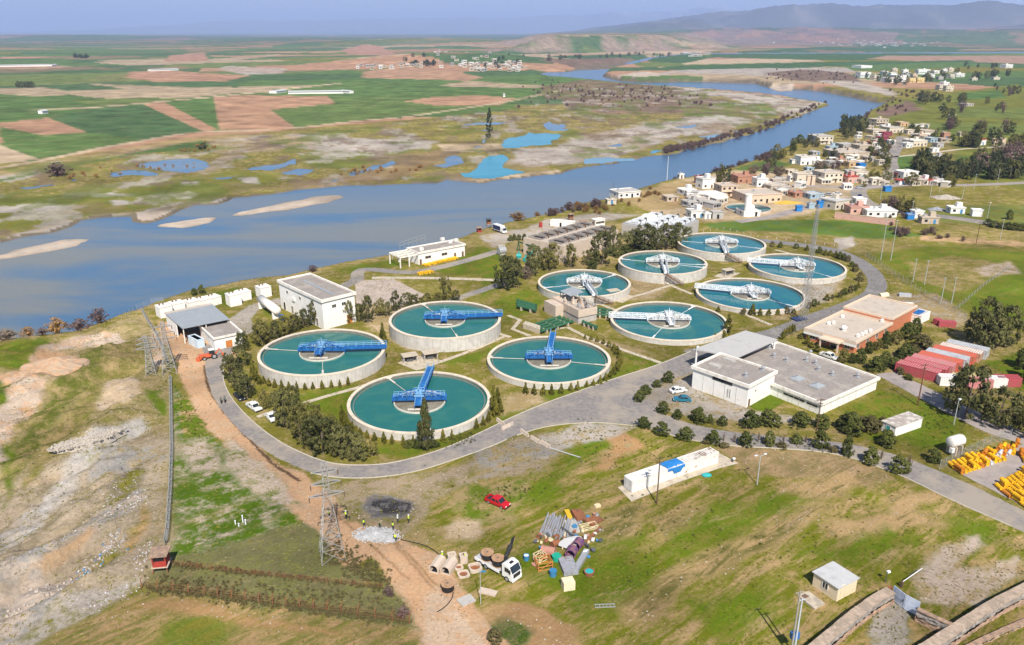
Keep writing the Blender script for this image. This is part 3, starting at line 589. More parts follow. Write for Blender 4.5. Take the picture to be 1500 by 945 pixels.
m2 = N(nt, 'ShaderNodeMix', data_type='RGBA', blend_type='MULTIPLY'); m2.inputs[0].default_value = 1.0; L(mx.outputs[2], m2.inputs[6]); L(br.outputs[0], m2.inputs[7])
L(m2.outputs[2], b.inputs['Base Color']); b.inputs['Roughness'].default_value = 0.95; b.inputs['Specular IOR Level'].default_value = 0.05
bp = N(nt, 'ShaderNodeBump'); bp.inputs['Strength'].default_value = 0.8; bp.inputs['Distance'].default_value = 0.4; L(n3.outputs['Fac'], bp.inputs['Height']); L(bp.outputs[0], b.inputs['Normal'])
me.materials.append(m)

# ------------------------------------------------------------------ water
def water(name, c1, c2, scale, rough=0.12, bump=0.06, bscale=0.8, ior=1.33, spec=.5, far_sky_blue=False):
    m, nt, b = nodes(name); L = nt.links.new
    ge = N(nt, 'ShaderNodeNewGeometry')
    mp = N(nt, 'ShaderNodeMapping'); mp.inputs['Rotation'].default_value = (0, 0, R(-32)); mp.inputs['Scale'].default_value = (0.35, 1, 1); L(ge.outputs['Position'], mp.inputs['Vector'])
    n1 = N(nt, 'ShaderNodeTexNoise', i_Scale=scale, i_Detail=5.0, i_Roughness=0.55, i_Distortion=0.6); L(mp.outputs[0], n1.inputs['Vector'])
    mr = N(nt, 'ShaderNodeMapRange', interpolation_type='SMOOTHSTEP'); L(n1.outputs['Fac'], mr.inputs[0]); mr.inputs[1].default_value = 0.42; mr.inputs[2].default_value = 0.64
    mx = N(nt, 'ShaderNodeMix', data_type='RGBA'); L(mr.outputs[0], mx.inputs[0]); mx.inputs[6].default_value = rgb(c1); mx.inputs[7].default_value = rgb(c2)
    if far_sky_blue:   # muddy near; sky's reflected blue painted into the base colour with distance
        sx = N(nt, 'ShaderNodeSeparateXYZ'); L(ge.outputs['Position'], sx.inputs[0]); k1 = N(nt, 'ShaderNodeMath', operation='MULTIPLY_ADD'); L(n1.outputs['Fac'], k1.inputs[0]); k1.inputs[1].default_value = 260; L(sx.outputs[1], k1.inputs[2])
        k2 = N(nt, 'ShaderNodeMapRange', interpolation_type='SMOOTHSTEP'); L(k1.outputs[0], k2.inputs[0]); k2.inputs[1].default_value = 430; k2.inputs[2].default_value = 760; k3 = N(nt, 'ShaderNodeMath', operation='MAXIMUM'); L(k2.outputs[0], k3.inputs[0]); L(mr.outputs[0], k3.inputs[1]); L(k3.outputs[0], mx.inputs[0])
    L(mx.outputs[2], b.inputs['Base Color']); b.inputs['Roughness'].default_value = rough; b.inputs['IOR'].default_value = ior; b.inputs['Specular IOR Level'].default_value = spec
    n2 = N(nt, 'ShaderNodeTexNoise', i_Scale=bscale, i_Detail=4.0, i_Roughness=0.6); L(ge.outputs['Position'], n2.inputs['Vector'])
    bp = N(nt, 'ShaderNodeBump'); bp.inputs['Strength'].default_value = bump; bp.inputs['Distance'].default_value = 0.4; L(n2.outputs['Fac'], bp.inputs['Height']); L(bp.outputs[0], b.inputs['Normal'])
    return m
water('river_water', (0.175, 0.18, 0.16), (0.06, 0.135, 0.235), 0.016, 0.2, 0.3, spec=.36, far_sky_blue=True)
water('pond_blue', (0.055, 0.135, 0.24), (0.11, 0.16, 0.22), 0.05); water('pond_turquoise', (0.005, 0.225, 0.34), (0.02, 0.26, 0.36), 0.04); water('pond_pale', (0.12, 0.25, 0.33), (0.14, 0.27, 0.36), 0.05)
def sheet(name, poly, z, mt, kind='structure'):
    if name == 'road':
        Q = []
        for a, b_ in zip(poly, poly[1:] + poly[:1]):
            k = min(40, max(1, int(math.hypot(a[0] - b_[0], a[1] - b_[1]) / .8))); Q += [(a[0] + (b_[0] - a[0]) * i / k, a[1] + (b_[1] - a[1]) * i / k) for i in range(k)]
        qx = np.array([p[0] for p in Q]); qy = np.array([p[1] for p in Q]); poly = list(zip((qx + (fbm(qx / 1.6, qy / 1.6, 201) - .5) * .55).tolist(), (qy + (fbm(qx / 1.6, qy / 1.6, 202) - .5) * .55).tolist()))
    mb = MB(); n = len(poly)
    A = sum(poly[i][0] * poly[(i + 1) % n][1] - poly[(i + 1) % n][0] * poly[i][1] for i in range(n))
    if A < 0: poly = poly[::-1]
    mb.add([(p[0], p[1], z) for p in poly], [tuple(range(n))])
    return struct(mb.build(name, mt), kind)
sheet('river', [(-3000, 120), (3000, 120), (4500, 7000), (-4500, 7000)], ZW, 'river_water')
for P, k in ponds: sheet('pond_water', P, ZF - 0.7, 'pond_' + k)

# ------------------------------------------------------------------ roads, paths and kerbs
mat('asphalt', (0.225, 0.205, 0.192), 0.9, 0.3, 0.9, (0.32, 0.275, 0.225), 0.46, 0.07, bump=0.3)
mat('asphalt_dark', (0.20, 0.185, 0.18), 0.9, 0.18, 0.4, (0.27, 0.25, 0.23), 0.3, 0.15, bump=0.2)
mat('pale_concrete', (0.50, 0.43, 0.33), 0.9, 0.15, 0.8, (0.36, 0.31, 0.24), 0.35, 0.5)
mat('concrete', (0.52, 0.475, 0.40), 0.9, 0.14, 0.6, (0.40, 0.355, 0.29), 0.35, 0.35)
mat('yard', (0.33, 0.285, 0.26), 0.95, 0.2, 0.4, (0.24, 0.215, 0.2), 0.35, 0.2)
def smooth(s, it=2):
    P = [tuple(map(float, p.split(','))) for p in s.split()]
    for _ in range(it):
        Q = [P[0]]
        for a, b_ in zip(P[:-1], P[1:]):
            Q += [(a[0] * .75 + b_[0] * .25, a[1] * .75 + b_[1] * .25), (a[0] * .25 + b_[0] * .75, a[1] * .25 + b_[1] * .75)]
        P = Q + [P[-1]]
    return [W(*p) for p in P]
outer = smooth('296,505 300,528 301,545 308,572 322,598 345,625 372,650 400,668 425,680 455,692 490,699 530,700 570,697 610,690 650,678 690,664 725,651 757,637 800,623 870,617 935,623')
innr = smooth('345,505 335,525 328,535 326,555 335,578 352,600 378,625 410,648 440,663 475,677 510,682 560,681 600,673 650,658 700,636 750,611 800,590 860,569 905,553 955,538 990,524 1012,515')
sheet('road', outer + [W(975, 600), W(942, 585), W(950, 572), W(975, 560), W(1015, 545), W(1030, 532)] + innr[::-1], 0.03, 'asphalt')
up = smooth('935,600 965,603 1010,622 1080,635 1150,640 1230,648 1270,655 1320,668 1400,700 1500,748 1600,800')
lo = smooth('935,623 1000,643 1060,653 1120,656 1200,661 1250,671 1300,689 1330,701 1400,736 1470,766 1500,780 1600,830')
sheet('road', up + lo[::-1], 0.036, 'asphalt')
def strip(name, s, wd, z, mt, it=2):
    P = smooth(s, it); A, B = [], []
    for i, p in enumerate(P):
        p0 = P[max(i - 1, 0)]; p1 = P[min(i + 1, len(P) - 1)]
        d = math.hypot(p1[0] - p0[0], p1[1] - p0[1]) or 1; nx, ny = -(p1[1] - p0[1]) / d * wd / 2, (p1[0] - p0[0]) / d * wd / 2
        A.append((p[0] + nx, p[1] + ny)); B.append((p[0] - nx, p[1] - ny))
    return sheet(name, A + B[::-1], z, mt)
strip('road', '1012,520 1060,508 1100,496 1130,490 1160,479 1190,467 1225,455 1262,441 1281,430 1287,415 1277,397 1255,381 1225,367 1190,361 1150,356 1110,352', 6.6, 0.042, 'asphalt_dark')
sheet('road', WP('1282,548 1312,545 1400,588 1450,612 1520,640 1520,658 1440,632 1385,604'), 0.032, 'yard')
sheet('pavement', WP('520,413 575,409 622,432 600,447 522,445'), .028, mat('pink_yard', (0.44, 0.36, 0.30), .95, .15, .3, (0.37, 0.31, 0.265), .4, .2))
sheet('road', WP('1398,690 1440,670 1480,655 1560,640 1600,700 1600,795 1500,742'), 0.044, 'yard')
strip('road', '470,437 505,418 525,410 522,400 535,393 600,401 640,393 690,380 730,368', 5.0, 0.03, 'asphalt', 2)
strip('road', '645,447 680,434 710,424 745,412', 4.0, 0.034, 'asphalt')
strip('path', '545,407 600,407 660,408 745,411', 3.0, 0.038, 'pale_concrete')
strip('road', '1322,200 1316,212 1309,224 1303,237 1309,249 1298,262 1278,270 1257,276 1258,288 1272,300 1310,311 1400,319 1470,331', 9.0, 0.03, 'asphalt')
strip('road', '1600,262 1500,268 1410,272 1360,270 1300,272 1257,277 1210,273 1160,272', 7.0, 0.036, 'yard')
strip('path', '1308,230 1340,227 1380,222 1410,218 1440,217 1475,214', 4.0, 0.03, 'pale_concrete')
strip('road', '1080,325 1130,318 1170,307 1210,297 1250,290', 6.0, 0.026, 'yard')
for s in ('377,611 403,602', '440,592 480,580 520,569 550,560', '612,541 660,525 700,510 738,493', '728,488 748,494', '744,462 762,469 751,482 776,492', '820,481 832,480 866,497 920,515 972,533', '846,450 880,445 905,440 945,430 985,417 1030,402', '880,446 912,458', '985,419 1014,431', '1042,446 1080,456 1130,476', '1135,366 1160,372', '700,485 722,494'):
    strip('path', s, 1.5, 0.026, 'pale_concrete', 0)
for s in ('583,532 605,521 628,524 647,528 610,543', '888,437 905,430 930,434 912,444', '1045,405 1060,398 1085,400 1066,409', '543,566 552,572 560,568 552,563'):
    sheet('pavement', WP(s), 0.04, 'pale_concrete')
mat('kerb', (0.5, 0.45, 0.37), 0.9, 0.15, 1.0)
def kerb(P, h=0.13, wd=0.22):
    A, B = [], []
    for i, p in enumerate(P):
        p0 = P[max(i - 1, 0)]; p1 = P[min(i + 1, len(P) - 1)]
        d = math.hypot(p1[0] - p0[0], p1[1] - p0[1]) or 1; nx, ny = -(p1[1] - p0[1]) / d * wd / 2, (p1[0] - p0[0]) / d * wd / 2
        A.append((p[0] + nx, p[1] + ny)); B.append((p[0] - nx, p[1] - ny))
    mb = MB()
    vs = [(a[0], a[1], z) for a, z in [(x, 0.0) for x in A] + [(x, h) for x in A] + [(x, h) for x in B] + [(x, 0.0) for x in B]]
    n = len(P); fs = []
    for i in range(n - 1):
        for k in range(3): fs.append((k * n + i, k * n + i + 1, (k + 1) * n + i + 1, (k + 1) * n + i))
    mb.add(vs, fs); struct(mb.build('kerb', 'kerb'))
kerb(innr); kerb(smooth('455,693 490,700 530,701 570,698 610,691 650,679 690,665 725,652 742,644')); kerb(smooth('757,638 800,624 870,618 930,624')); kerb(lo[3:40])
# ------------------------------------------------------------------ round settling tanks with half bridges
def wallmat():
    m, nt, b = nodes('tank_wall'); L = nt.links.new; tc = N(nt, 'ShaderNodeTexCoord'); sx = N(nt, 'ShaderNodeSeparateXYZ'); L(tc.outputs['Object'], sx.inputs[0])
    at = N(nt, 'ShaderNodeMath', operation='ARCTAN2'); L(sx.outputs[1], at.inputs[0]); L(sx.outputs[0], at.inputs[1])
    cb = N(nt, 'ShaderNodeCombineXYZ'); mu = N(nt, 'ShaderNodeMath', operation='MULTIPLY'); L(at.outputs[0], mu.inputs[0]); mu.inputs[1].default_value = 18.0; L(mu.outputs[0], cb.inputs[0])
    m3 = N(nt, 'ShaderNodeMath', operation='MULTIPLY'); L(sx.outputs[2], m3.inputs[0]); m3.inputs[1].default_value = 0.15; L(m3.outputs[0], cb.inputs[2])
    n1 = N(nt, 'ShaderNodeTexNoise', i_Scale=1.3, i_Detail=6.0, i_Roughness=0.7); L(cb.outputs[0], n1.inputs['Vector'])
    n2 = N(nt, 'ShaderNodeTexNoise', i_Scale=0.7, i_Detail=6.0); L(tc.outputs['Object'], n2.inputs['Vector'])
    ad = N(nt, 'ShaderNodeMath', operation='ADD'); L(n1.outputs['Fac'], ad.inputs[0]); L(n2.outputs['Fac'], ad.inputs[1])
    cr = N(nt, 'ShaderNodeValToRGB'); L(ad.outputs[0], cr.inputs[0])
    hf = N(nt, 'ShaderNodeMath', operation='MULTIPLY'); L(ad.outputs[0], hf.inputs[0]); hf.inputs[1].default_value = 0.5; L(hf.outputs[0], cr.inputs[0])
    e = cr.color_ramp.elements; e[0].position = .33; e[0].color = (0.40, 0.375, 0.335, 1); e[1].position = .56; e[1].color = (0.58, 0.55, 0.50, 1)
    fr = N(nt, 'ShaderNodeMath', operation='FRACT'); m2 = N(nt, 'ShaderNodeMath', operation='MULTIPLY'); L(at.outputs[0], m2.inputs[0]); m2.inputs[1].default_value = 44 / (2 * PI); L(m2.outputs[0], fr.inputs[0])
    lt = N(nt, 'ShaderNodeMath', operation='LESS_THAN'); L(fr.outputs[0], lt.inputs[0]); lt.inputs[1].default_value = 0.05
    mx = N(nt, 'ShaderNodeMix', data_type='RGBA'); mf = N(nt, 'ShaderNodeMath', operation='MULTIPLY'); L(lt.outputs[0], mf.inputs[0]); mf.inputs[1].default_value = .45; L(mf.outputs[0], mx.inputs[0]); L(cr.outputs[0], mx.inputs[6]); mx.inputs[7].default_value = (0.3, 0.28, 0.25, 1)
    L(mx.outputs[2], b.inputs['Base Color']); b.inputs['Roughness'].default_value = .9
wallmat()
mat('tank_rim', (0.66, 0.57, 0.45), 0.9, 0.10, 0.8, (0.5, 0.43, 0.34), 0.3, 0.6)
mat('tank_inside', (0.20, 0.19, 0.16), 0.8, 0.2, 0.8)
mat('blue_steel', (0.016, 0.115, 0.36), 0.5, 0.12, 0.7, (0.03, 0.19, 0.45), 0.3, 0.5)
mat('pale_blue_steel', (0.20, 0.40, 0.62), 0.5, 0.1, 1.0)
mat('white_steel', (0.74, 0.76, 0.77), 0.5, 0.08, 1.0, (0.55, 0.55, 0.52), 0.2, 0.5)
mat('scum', (0.20, 0.175, 0.125), 0.35, 0.25, 0.6, (0.28, 0.25, 0.19), 0.4, 0.4)
mat('well_rim', (0.60, 0.56, 0.48), 0.7, 0.1, 1.0)
mat('stair_steel', (0.16, 0.105, 0.07), 0.7, 0.2, 1.0)
def tankwater(name, c1, c2):
    m, nt, b = nodes(name); L = nt.links.new
    tc = N(nt, 'ShaderNodeTexCoord')
    n1 = N(nt, 'ShaderNodeTexNoise', i_Scale=0.12, i_Detail=6.0, i_Distortion=1.5); L(tc.outputs['Object'], n1.inputs['Vector'])
    mr = N(nt, 'ShaderNodeMapRange', interpolation_type='SMOOTHSTEP'); L(n1.outputs['Fac'], mr.inputs[0]); mr.inputs[1].default_value = 0.4; mr.inputs[2].default_value = 0.65
    mx = N(nt, 'ShaderNodeMix', data_type='RGBA'); L(mr.outputs[0], mx.inputs[0]); mx.inputs[6].default_value = rgb(c1); mx.inputs[7].default_value = rgb(c2)
    L(mx.outputs[2], b.inputs['Base Color']); b.inputs['Roughness'].default_value = 0.06; b.inputs['IOR'].default_value = 1.33
    n2 = N(nt, 'ShaderNodeTexNoise', i_Scale=1.6, i_Detail=3.0); L(tc.outputs['Object'], n2.inputs['Vector'])
    bp = N(nt, 'ShaderNodeBump'); bp.inputs['Strength'].default_value = 0.05; bp.inputs['Distance'].default_value = 0.3; L(n2.outputs['Fac'], bp.inputs['Height']); L(bp.outputs[0], b.inputs['Normal'])
tankwater('tank_water_green', (0.018, 0.135, 0.125), (0.032, 0.155, 0.125)); tankwater('tank_water_blue', (0.012, 0.13, 0.145), (0.036, 0.155, 0.132)); tankwater('tank_water_deep', (0.008, 0.13, 0.172), (0.02, 0.155, 0.165))
def rot2(p, a): return (p[0] * math.cos(a) - p[1] * math.sin(a), p[0] * math.sin(a) + p[1] * math.cos(a))
def rail(mb, a, b, h=1.05, n=6, r=0.045, mi=0):
    a = Vector(a); b = Vector(b)
    for k in range(n + 1):
        p = a.lerp(b, k / n); mb.beam(p, p + Vector((0, 0, h)), r * 2, mi=mi)
    for hh in (h, h * 0.55): mb.beam(a + Vector((0, 0, hh)), b + Vector((0, 0, hh)), r * 2, mi=mi)
def tank(cx, top, bot, bas, tip, kind, wmat, label, nskim=((200, 1), (340, 1)), stair=None, ax=None):
    h = hgt(cx, bas, bot); h = max(1.6, min(h, 4.3))
    f = W(cx, bot, h); k = W(cx, top, h)
    Rr = math.hypot(f[0] - k[0], f[1] - k[1]) / 2; c = ((f[0] + k[0]) / 2, (f[1] + k[1]) / 2)
    tp = W(tip[0], tip[1], h); wa = ang(c, tp)
    t = thing('settling_tank', label, 'water tank', (c[0], c[1], 0), 0, 'round settling tanks of the waterworks')
    hw = h - 0.75; th_ = 0.85
    mb = MB()
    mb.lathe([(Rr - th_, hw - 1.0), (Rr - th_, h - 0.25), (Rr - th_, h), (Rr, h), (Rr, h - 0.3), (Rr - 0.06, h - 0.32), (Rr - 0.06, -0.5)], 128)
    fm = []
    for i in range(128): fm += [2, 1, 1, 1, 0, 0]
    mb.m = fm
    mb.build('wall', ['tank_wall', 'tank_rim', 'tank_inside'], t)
    mb = MB(); mb.disc((0, 0, hw), Rr - th_ + 0.01, 96); mb.build('water', wmat, t)
    # launder trough just inside the wall
    mb = MB(); mb.lathe([(Rr - th_ - 0.75, hw + 0.22), (Rr - th_ - 0.55, hw + 0.22), (Rr - th_ - 0.55, hw - 0.3), (Rr - th_ - 0.75, hw - 0.3)], 96, close=True); mb.build('launder_weir', 'tank_inside', t)
    rw = Rr * 0.355
    wl = MB(); wl.lathe([(rw - 0.12, hw - 0.3), (rw - 0.12, hw + 0.42), (rw + 0.12, hw + 0.42), (rw + 0.12, hw - 0.3)], 64); wl = wl.build('inner_well', 'well_rim', t)
    mb = MB(); mb.disc((0, 0, hw + 0.07), rw - 0.1, 64); mb.build('scum', 'scum', wl)
    st, st2 = ('blue_steel', 'pale_blue_steel') if kind == 'blue' else ('white_steel', 'white_steel')
    zb = h + 0.30
    ta = ax if ax is not None else 0.0
    # two tapering frames across the well
    for sg in (0, PI):
        mb = MB(); H0 = 2.3; H1 = 0.7 if kind == 'blue' else 0.6
        for sy in (-0.8, 0.8):
            P = lambda d, z: (*rot2((d, sy), ta + sg), zb + z)
            n = 5
            for i in range(n):
                d0, d1 = 0.8 + (rw + 0.4 - 0.8) * i / n, 0.8 + (rw + 0.4 - 0.8) * (i + 1) / n
                t0 = H0 + (H1 - H0) * (i / n) ** 1.25; t1 = H0 + (H1 - H0) * ((i + 1) / n) ** 1.25
                kb = 1 if kind == 'blue' else .72; mb.beam(P(d0, 0), P(d1, 0), 0.14 * kb); mb.beam(P(d0, t0), P(d1, t1), 0.16 * kb)
                mb.beam(P(d1, 0), P(d1, t1), 0.12 * kb); mb.beam(P(d0, 0), P(d1, t1) if i % 2 else P(d0, t0), 0.12 * kb); mb.beam(P(d0, t0), P(d1, 0), 0.11 * kb)
                if kind == 'blue':
                    q = [P(d0, -0.05), P(d1, -0.05), P(d1, 0.6), P(d0, 0.6)]; mb.add(q, [(0, 1, 2, 3)])
        A = rot2((rw + 0.3, 0), ta + sg)
        mb.box((A[0], A[1], zb + 0.2), (0.3, 1.7, 0.9), ta + sg)
        mb.beam((A[0], A[1], zb), (A[0], A[1], hw), 0.25)
        d_ = rot2(((rw + 1) / 2, 0), ta + sg); mb.box((d_[0], d_[1], zb + (0.6 if kind == 'blue' else 0.1)), (rw - 0.6, 1.5 if kind == 'blue' else .6, 0.08), ta + sg)
        fr = mb.build('side_frame', st, t)
        mb = MB()
        for sy in (-0.75, 0.75):
            a0 = rot2((0.9, sy), ta + sg); a1 = rot2((rw, sy), ta + sg)
            z0 = zb + (0.65 if kind == 'blue' else 0.15)
            rail(mb, (a0[0], a0[1], z0), (a1[0], a1[1], z0), 1.0, 5)
        mb.build('railing', st2, fr)
    # walkway from the wall to the middle, and its short end over the well
    def deck(a, d0, d1, name):
        mb = MB()
        if kind == 'blue':
            for sy in (-0.8, 0.8):
                p0 = rot2((d0, sy), a); p1 = rot2((d1, sy), a); mb.beam((p0[0], p0[1], zb + 0.5), (p1[0], p1[1], zb + 0.5), 0.12, 0.7)
            c_ = rot2(((d0 + d1) / 2, 0), a); mb.box((c_[0], c_[1], zb + 0.82), (d1 - d0, 1.5, 0.06), a)
        else:
            for sy in (-0.8, 0.8):
                n = max(2, int((d1 - d0) / 1.5))
                for z in (0.0, 1.25):
                    p0 = rot2((d0, sy), a); p1 = rot2((d1, sy), a); mb.beam((p0[0], p0[1], zb + z), (p1[0], p1[1], zb + z), 0.16)
                for i in range(n):
                    q0 = rot2((d0 + (d1 - d0) * i / n, sy), a); q1 = rot2((d0 + (d1 - d0) * (i + 1) / n, sy), a)
                    mb.beam((*q0, zb), (*q0, zb + 1.25), 0.1)
                    mb.beam((*(q0 if i % 2 else q1), zb), (*(q1 if i % 2 else q0), zb + 1.25), 0.1)
            c_ = rot2(((d0 + d1) / 2, 0), a); mb.box((c_[0], c_[1], zb + 0.05), (d1 - d0, 1.5, 0.06), a)
        w = mb.build(name, st, t)
        mb = MB(); z0 = zb + (0.86 if kind == 'blue' else 0.1)
        for sy in (-0.75, 0.75):
            p0 = rot2((d0, sy), a); p1 = rot2((d1, sy), a); rail(mb, (*p0, z0), (*p1, z0), 1.05 if kind == 'blue' else 1.3, max(3, int((d1 - d0) / 2)))
        mb.build('railing', st2, w)
    deck(wa, 1.0, Rr + 0.5, 'walkway'); deck(-PI / 2 + ta, 0.9, rw - 0.6, 'gangway')
    mb = MB(); c2 = rot2((0, -(rw - 1.5)), ta); mb.box((c2[0], c2[1], hw + 0.45), (5.2, 0.5, 0.3), ta); mb.build('baffle', 'well_rim', t)
    # drive unit in the middle
    dv = MB(); dv.cyl((0, 0, hw), (0, 0, zb + 1.0), 1.0, 0.9, 16); dv.box((0, 0, zb + 1.15), (2.6, 2.4, 0.3), ta); dv.cyl((0.3, 0, zb + 1.3), (0.3, 0, zb + 2.4), 0.5, 0.4, 14); dv.box((-0.7, 0.1, zb + 1.8), (0.7, 0.6, 1.1), ta)
    dv.cyl((0.3, 0.7, zb + 1.7), (1.3, 0.7, zb + 1.7), 0.28, None, 12); dv = dv.build('drive_unit', st2, t)
    mb = MB()
    for i in range(4):
        a = ta + PI / 4 + i * PI / 2; b_ = a + PI / 2; rail(mb, (1.8 * math.cos(a), 1.8 * math.sin(a), zb + 1.3), (1.8 * math.cos(b_), 1.8 * math.sin(b_), zb + 1.3), 1.1, 3, 0.05)
    mb.beam((0, 0, zb + 2.3), (0, 0, zb + 3.6), 0.15); mb.build('railing', st2, dv)
    for dg, _ in nskim:
        a = R(dg); mb = MB(); p0 = rot2((rw, 0), a); p1 = rot2((Rr - 1.2, 0), a)
        mb.beam((*p0, hw + 0.25), (*p1, hw + 0.25), 0.12); p2 = rot2((Rr - 4.4, 0), a); mb.beam((*p2, hw + 0.3), (*p1, hw + 0.3), 0.5, 0.12); p3 = rot2((Rr - 1.0, 0), a); mb.box((*p3, hw + 0.5), (0.8, 1.5, 0.2), a)
        mb.build('skimmer_arm', 'well_rim' if kind == 'blue' else 'white_steel', t)
    if stair:
        a = wa; p0 = rot2((Rr + 0.6, 0), a); d = rot2((1, 0), a + stair * PI / 2); mb = MB()
        p0 = (p0[0] + rot2((0.7, 0), a)[0], p0[1] + rot2((0.7, 0), a)[1]); ln = 6.2
        p1 = (p0[0] + d[0] * ln, p0[1] + d[1] * ln)
        for of in (-0.5, 0.5):
            o = rot2((of, 0), a); mb.beam((p0[0] + o[0], p0[1] + o[1], h), (p1[0] + o[0], p1[1] + o[1], 0.1), 0.1, 0.35)
            rail(mb, (p0[0] + o[0], p0[1] + o[1], h), (p1[0] + o[0], p1[1] + o[1], 0.1), 1.0, 4)
        for i in range(14):
            s_ = (i + .5) / 14; mb.box((p0[0] + d[0] * ln * s_, p0[1] + d[1] * ln * s_, h * (1 - s_)), (0.3, 1.0, 0.05), a + PI / 2)
        mb.beam((*p0, 0), (*p0, h + 1), 0.18); mb.build('stair', 'stair_steel', t)
    return t, c, Rr, h
TK = {}
TK[1] = tank(472, 482, 549.5, 568, (566, 511), 'blue', 'tank_water_green', 'westernmost blue bridge settling tank, beside the row of trees along the curved road', ((172, 1), (283, 1)))
TK[2] = tank(652, 440.5, 496, 517, (735, 464), 'blue', 'tank_water_green', 'blue bridge settling tank behind the other three, its walkway reaching right', ((120, 1), (288, 1)))
TK[3] = tank(614.5, 543.7, 634.6, 646, (632, 542), 'blue', 'tank_water_green', 'blue bridge settling tank in the bend of the road, dark conical tree in front', ((125, 1), (285, 1)), ax=R(3))
TK[4] = tank(804, 492, 562, 571, (811, 489), 'blue', 'tank_water_green', 'blue bridge settling tank next to the road junction, with cypress cones in front', ((175, 1), (345, 1)))
TK[5] = tank(979.5, 441.6, 498.7, 504, (896, 465), 'white', 'tank_water_blue', 'white bridge settling tank nearest the big canopy, lattice walkway reaching left', ((52, 1), (243, 1)))
TK[6] = tank(855.7, 394.4, 434.5, 445, (870, 433), 'white', 'tank_water_blue', 'white bridge settling tank behind the concrete pump house', ((40, 1), (200, 1), (255, 1)), stair=1)
TK[7] = tank(970.5, 367, 401.6, 416, (976, 401), 'white', 'tank_water_blue', 'white bridge settling tank in the middle of the rear row of three', ((160, 1), (335, 1), (350, 1)), stair=1)
TK[8] = tank(1056.7, 340.8, 371.5, 383, (1064, 371), 'white', 'tank_water_deep', 'rearmost white bridge settling tank, next to the grass slope', ((165, 1), (330, 1)), stair=1)
TK[9] = tank(1167.5, 372, 408, 415.5, (1096, 384), 'white', 'tank_water_deep', 'white bridge settling tank inside the curve of the road, behind the lattice mast', ((130, 1), (300, 1)))
TK[10] = tank(1099, 407.5, 454, 459, (1022, 422), 'white', 'tank_water_deep', 'white bridge settling tank with the row of low round shrubs along its front', ((140, 1), (310, 1)))
for k_ in TK: print('TANK', k_, [round(v, 1) for v in (*TK[k_][1], TK[k_][2], TK[k_][3])])
# ------------------------------------------------------------------ buildings of the waterworks
mat('white_wall', (0.82, 0.80, 0.755), 0.85, 0.06, 0.5, (0.66, 0.63, 0.58), 0.22, 0.6)
mat('white_trim', (0.80, 0.76, 0.69), 0.8, 0.06, 0.8, (0.62, 0.56, 0.48), 0.33, 0.7)
mat('gravel_roof', (0.285, 0.25, 0.225), 0.95, 0.16, 1.2, (0.36, 0.32, 0.28), 0.4, 0.25, bump=0.2)
mat('cream_wall', (0.74, 0.62, 0.43), 0.85, 0.07, 0.8, (0.62, 0.52, 0.37), 0.3, 0.8)
mat('tin_roof', (0.50, 0.50, 0.49), 0.55, 0.06, 0.8, (0.42, 0.42, 0.42), 0.35, 0.6)
mat('canopy_roof', (0.47, 0.455, 0.435), 0.6, 0.05, 0.4, (0.41, 0.40, 0.385), 0.35, 0.4)
mat('grey_sheet', (0.30, 0.325, 0.345), 0.5, 0.06, 0.5, (0.36, 0.37, 0.38), 0.3, 0.4)
mat('orange_wall', (0.52, 0.19, 0.095), 0.85, 0.08, 1.0, (0.5, 0.17, 0.08), 0.35, 0.8)
mat('tan_roof', (0.50, 0.43, 0.355), 0.95, 0.1, 0.8, (0.41, 0.35, 0.29), 0.35, 0.4)
mat('peach_trim', (0.68, 0.53, 0.40), 0.85, 0.08, 1.0)
mat('glass', (0.02, 0.028, 0.035), 0.12, 0.3, 0.5, spec=0.6)
mat('frame_dark', (0.10, 0.10, 0.10), 0.6)
mat('door_orange', (0.55, 0.20, 0.05), 0.7); mat('door_brown', (0.17, 0.10, 0.06), 0.7); mat('door_blue', (0.06, 0.22, 0.42), 0.6); mat('door_grey', (0.3, 0.32, 0.34), 0.6)
mat('galv', (0.42, 0.43, 0.44), 0.45, 0.12, 2.0, metal=0.3); mat('dark_steel', (0.09, 0.095, 0.10), 0.6, 0.2, 2.0)
mat('pink_concrete', (0.55, 0.45, 0.36), 0.9, 0.1, 0.6, (0.45, 0.37, 0.30), 0.3, 0.5)
mat('grey_concrete', (0.44, 0.415, 0.38), 0.9, 0.12, 0.6, (0.35, 0.33, 0.31), 0.3, 0.5)
mat('green_pipe', (0.035, 0.115, 0.06), 0.55, 0.15, 0.8); mat('teal_paint', (0.03, 0.36, 0.36), 0.5, 0.1)
mat('black_inside', (0.012, 0.012, 0.014), 0.9)
mat('brown_timber', (0.12, 0.075, 0.045), 0.85, 0.2, 2.0); mat('grey_pole', (0.42, 0.44, 0.44), 0.6, 0.1)

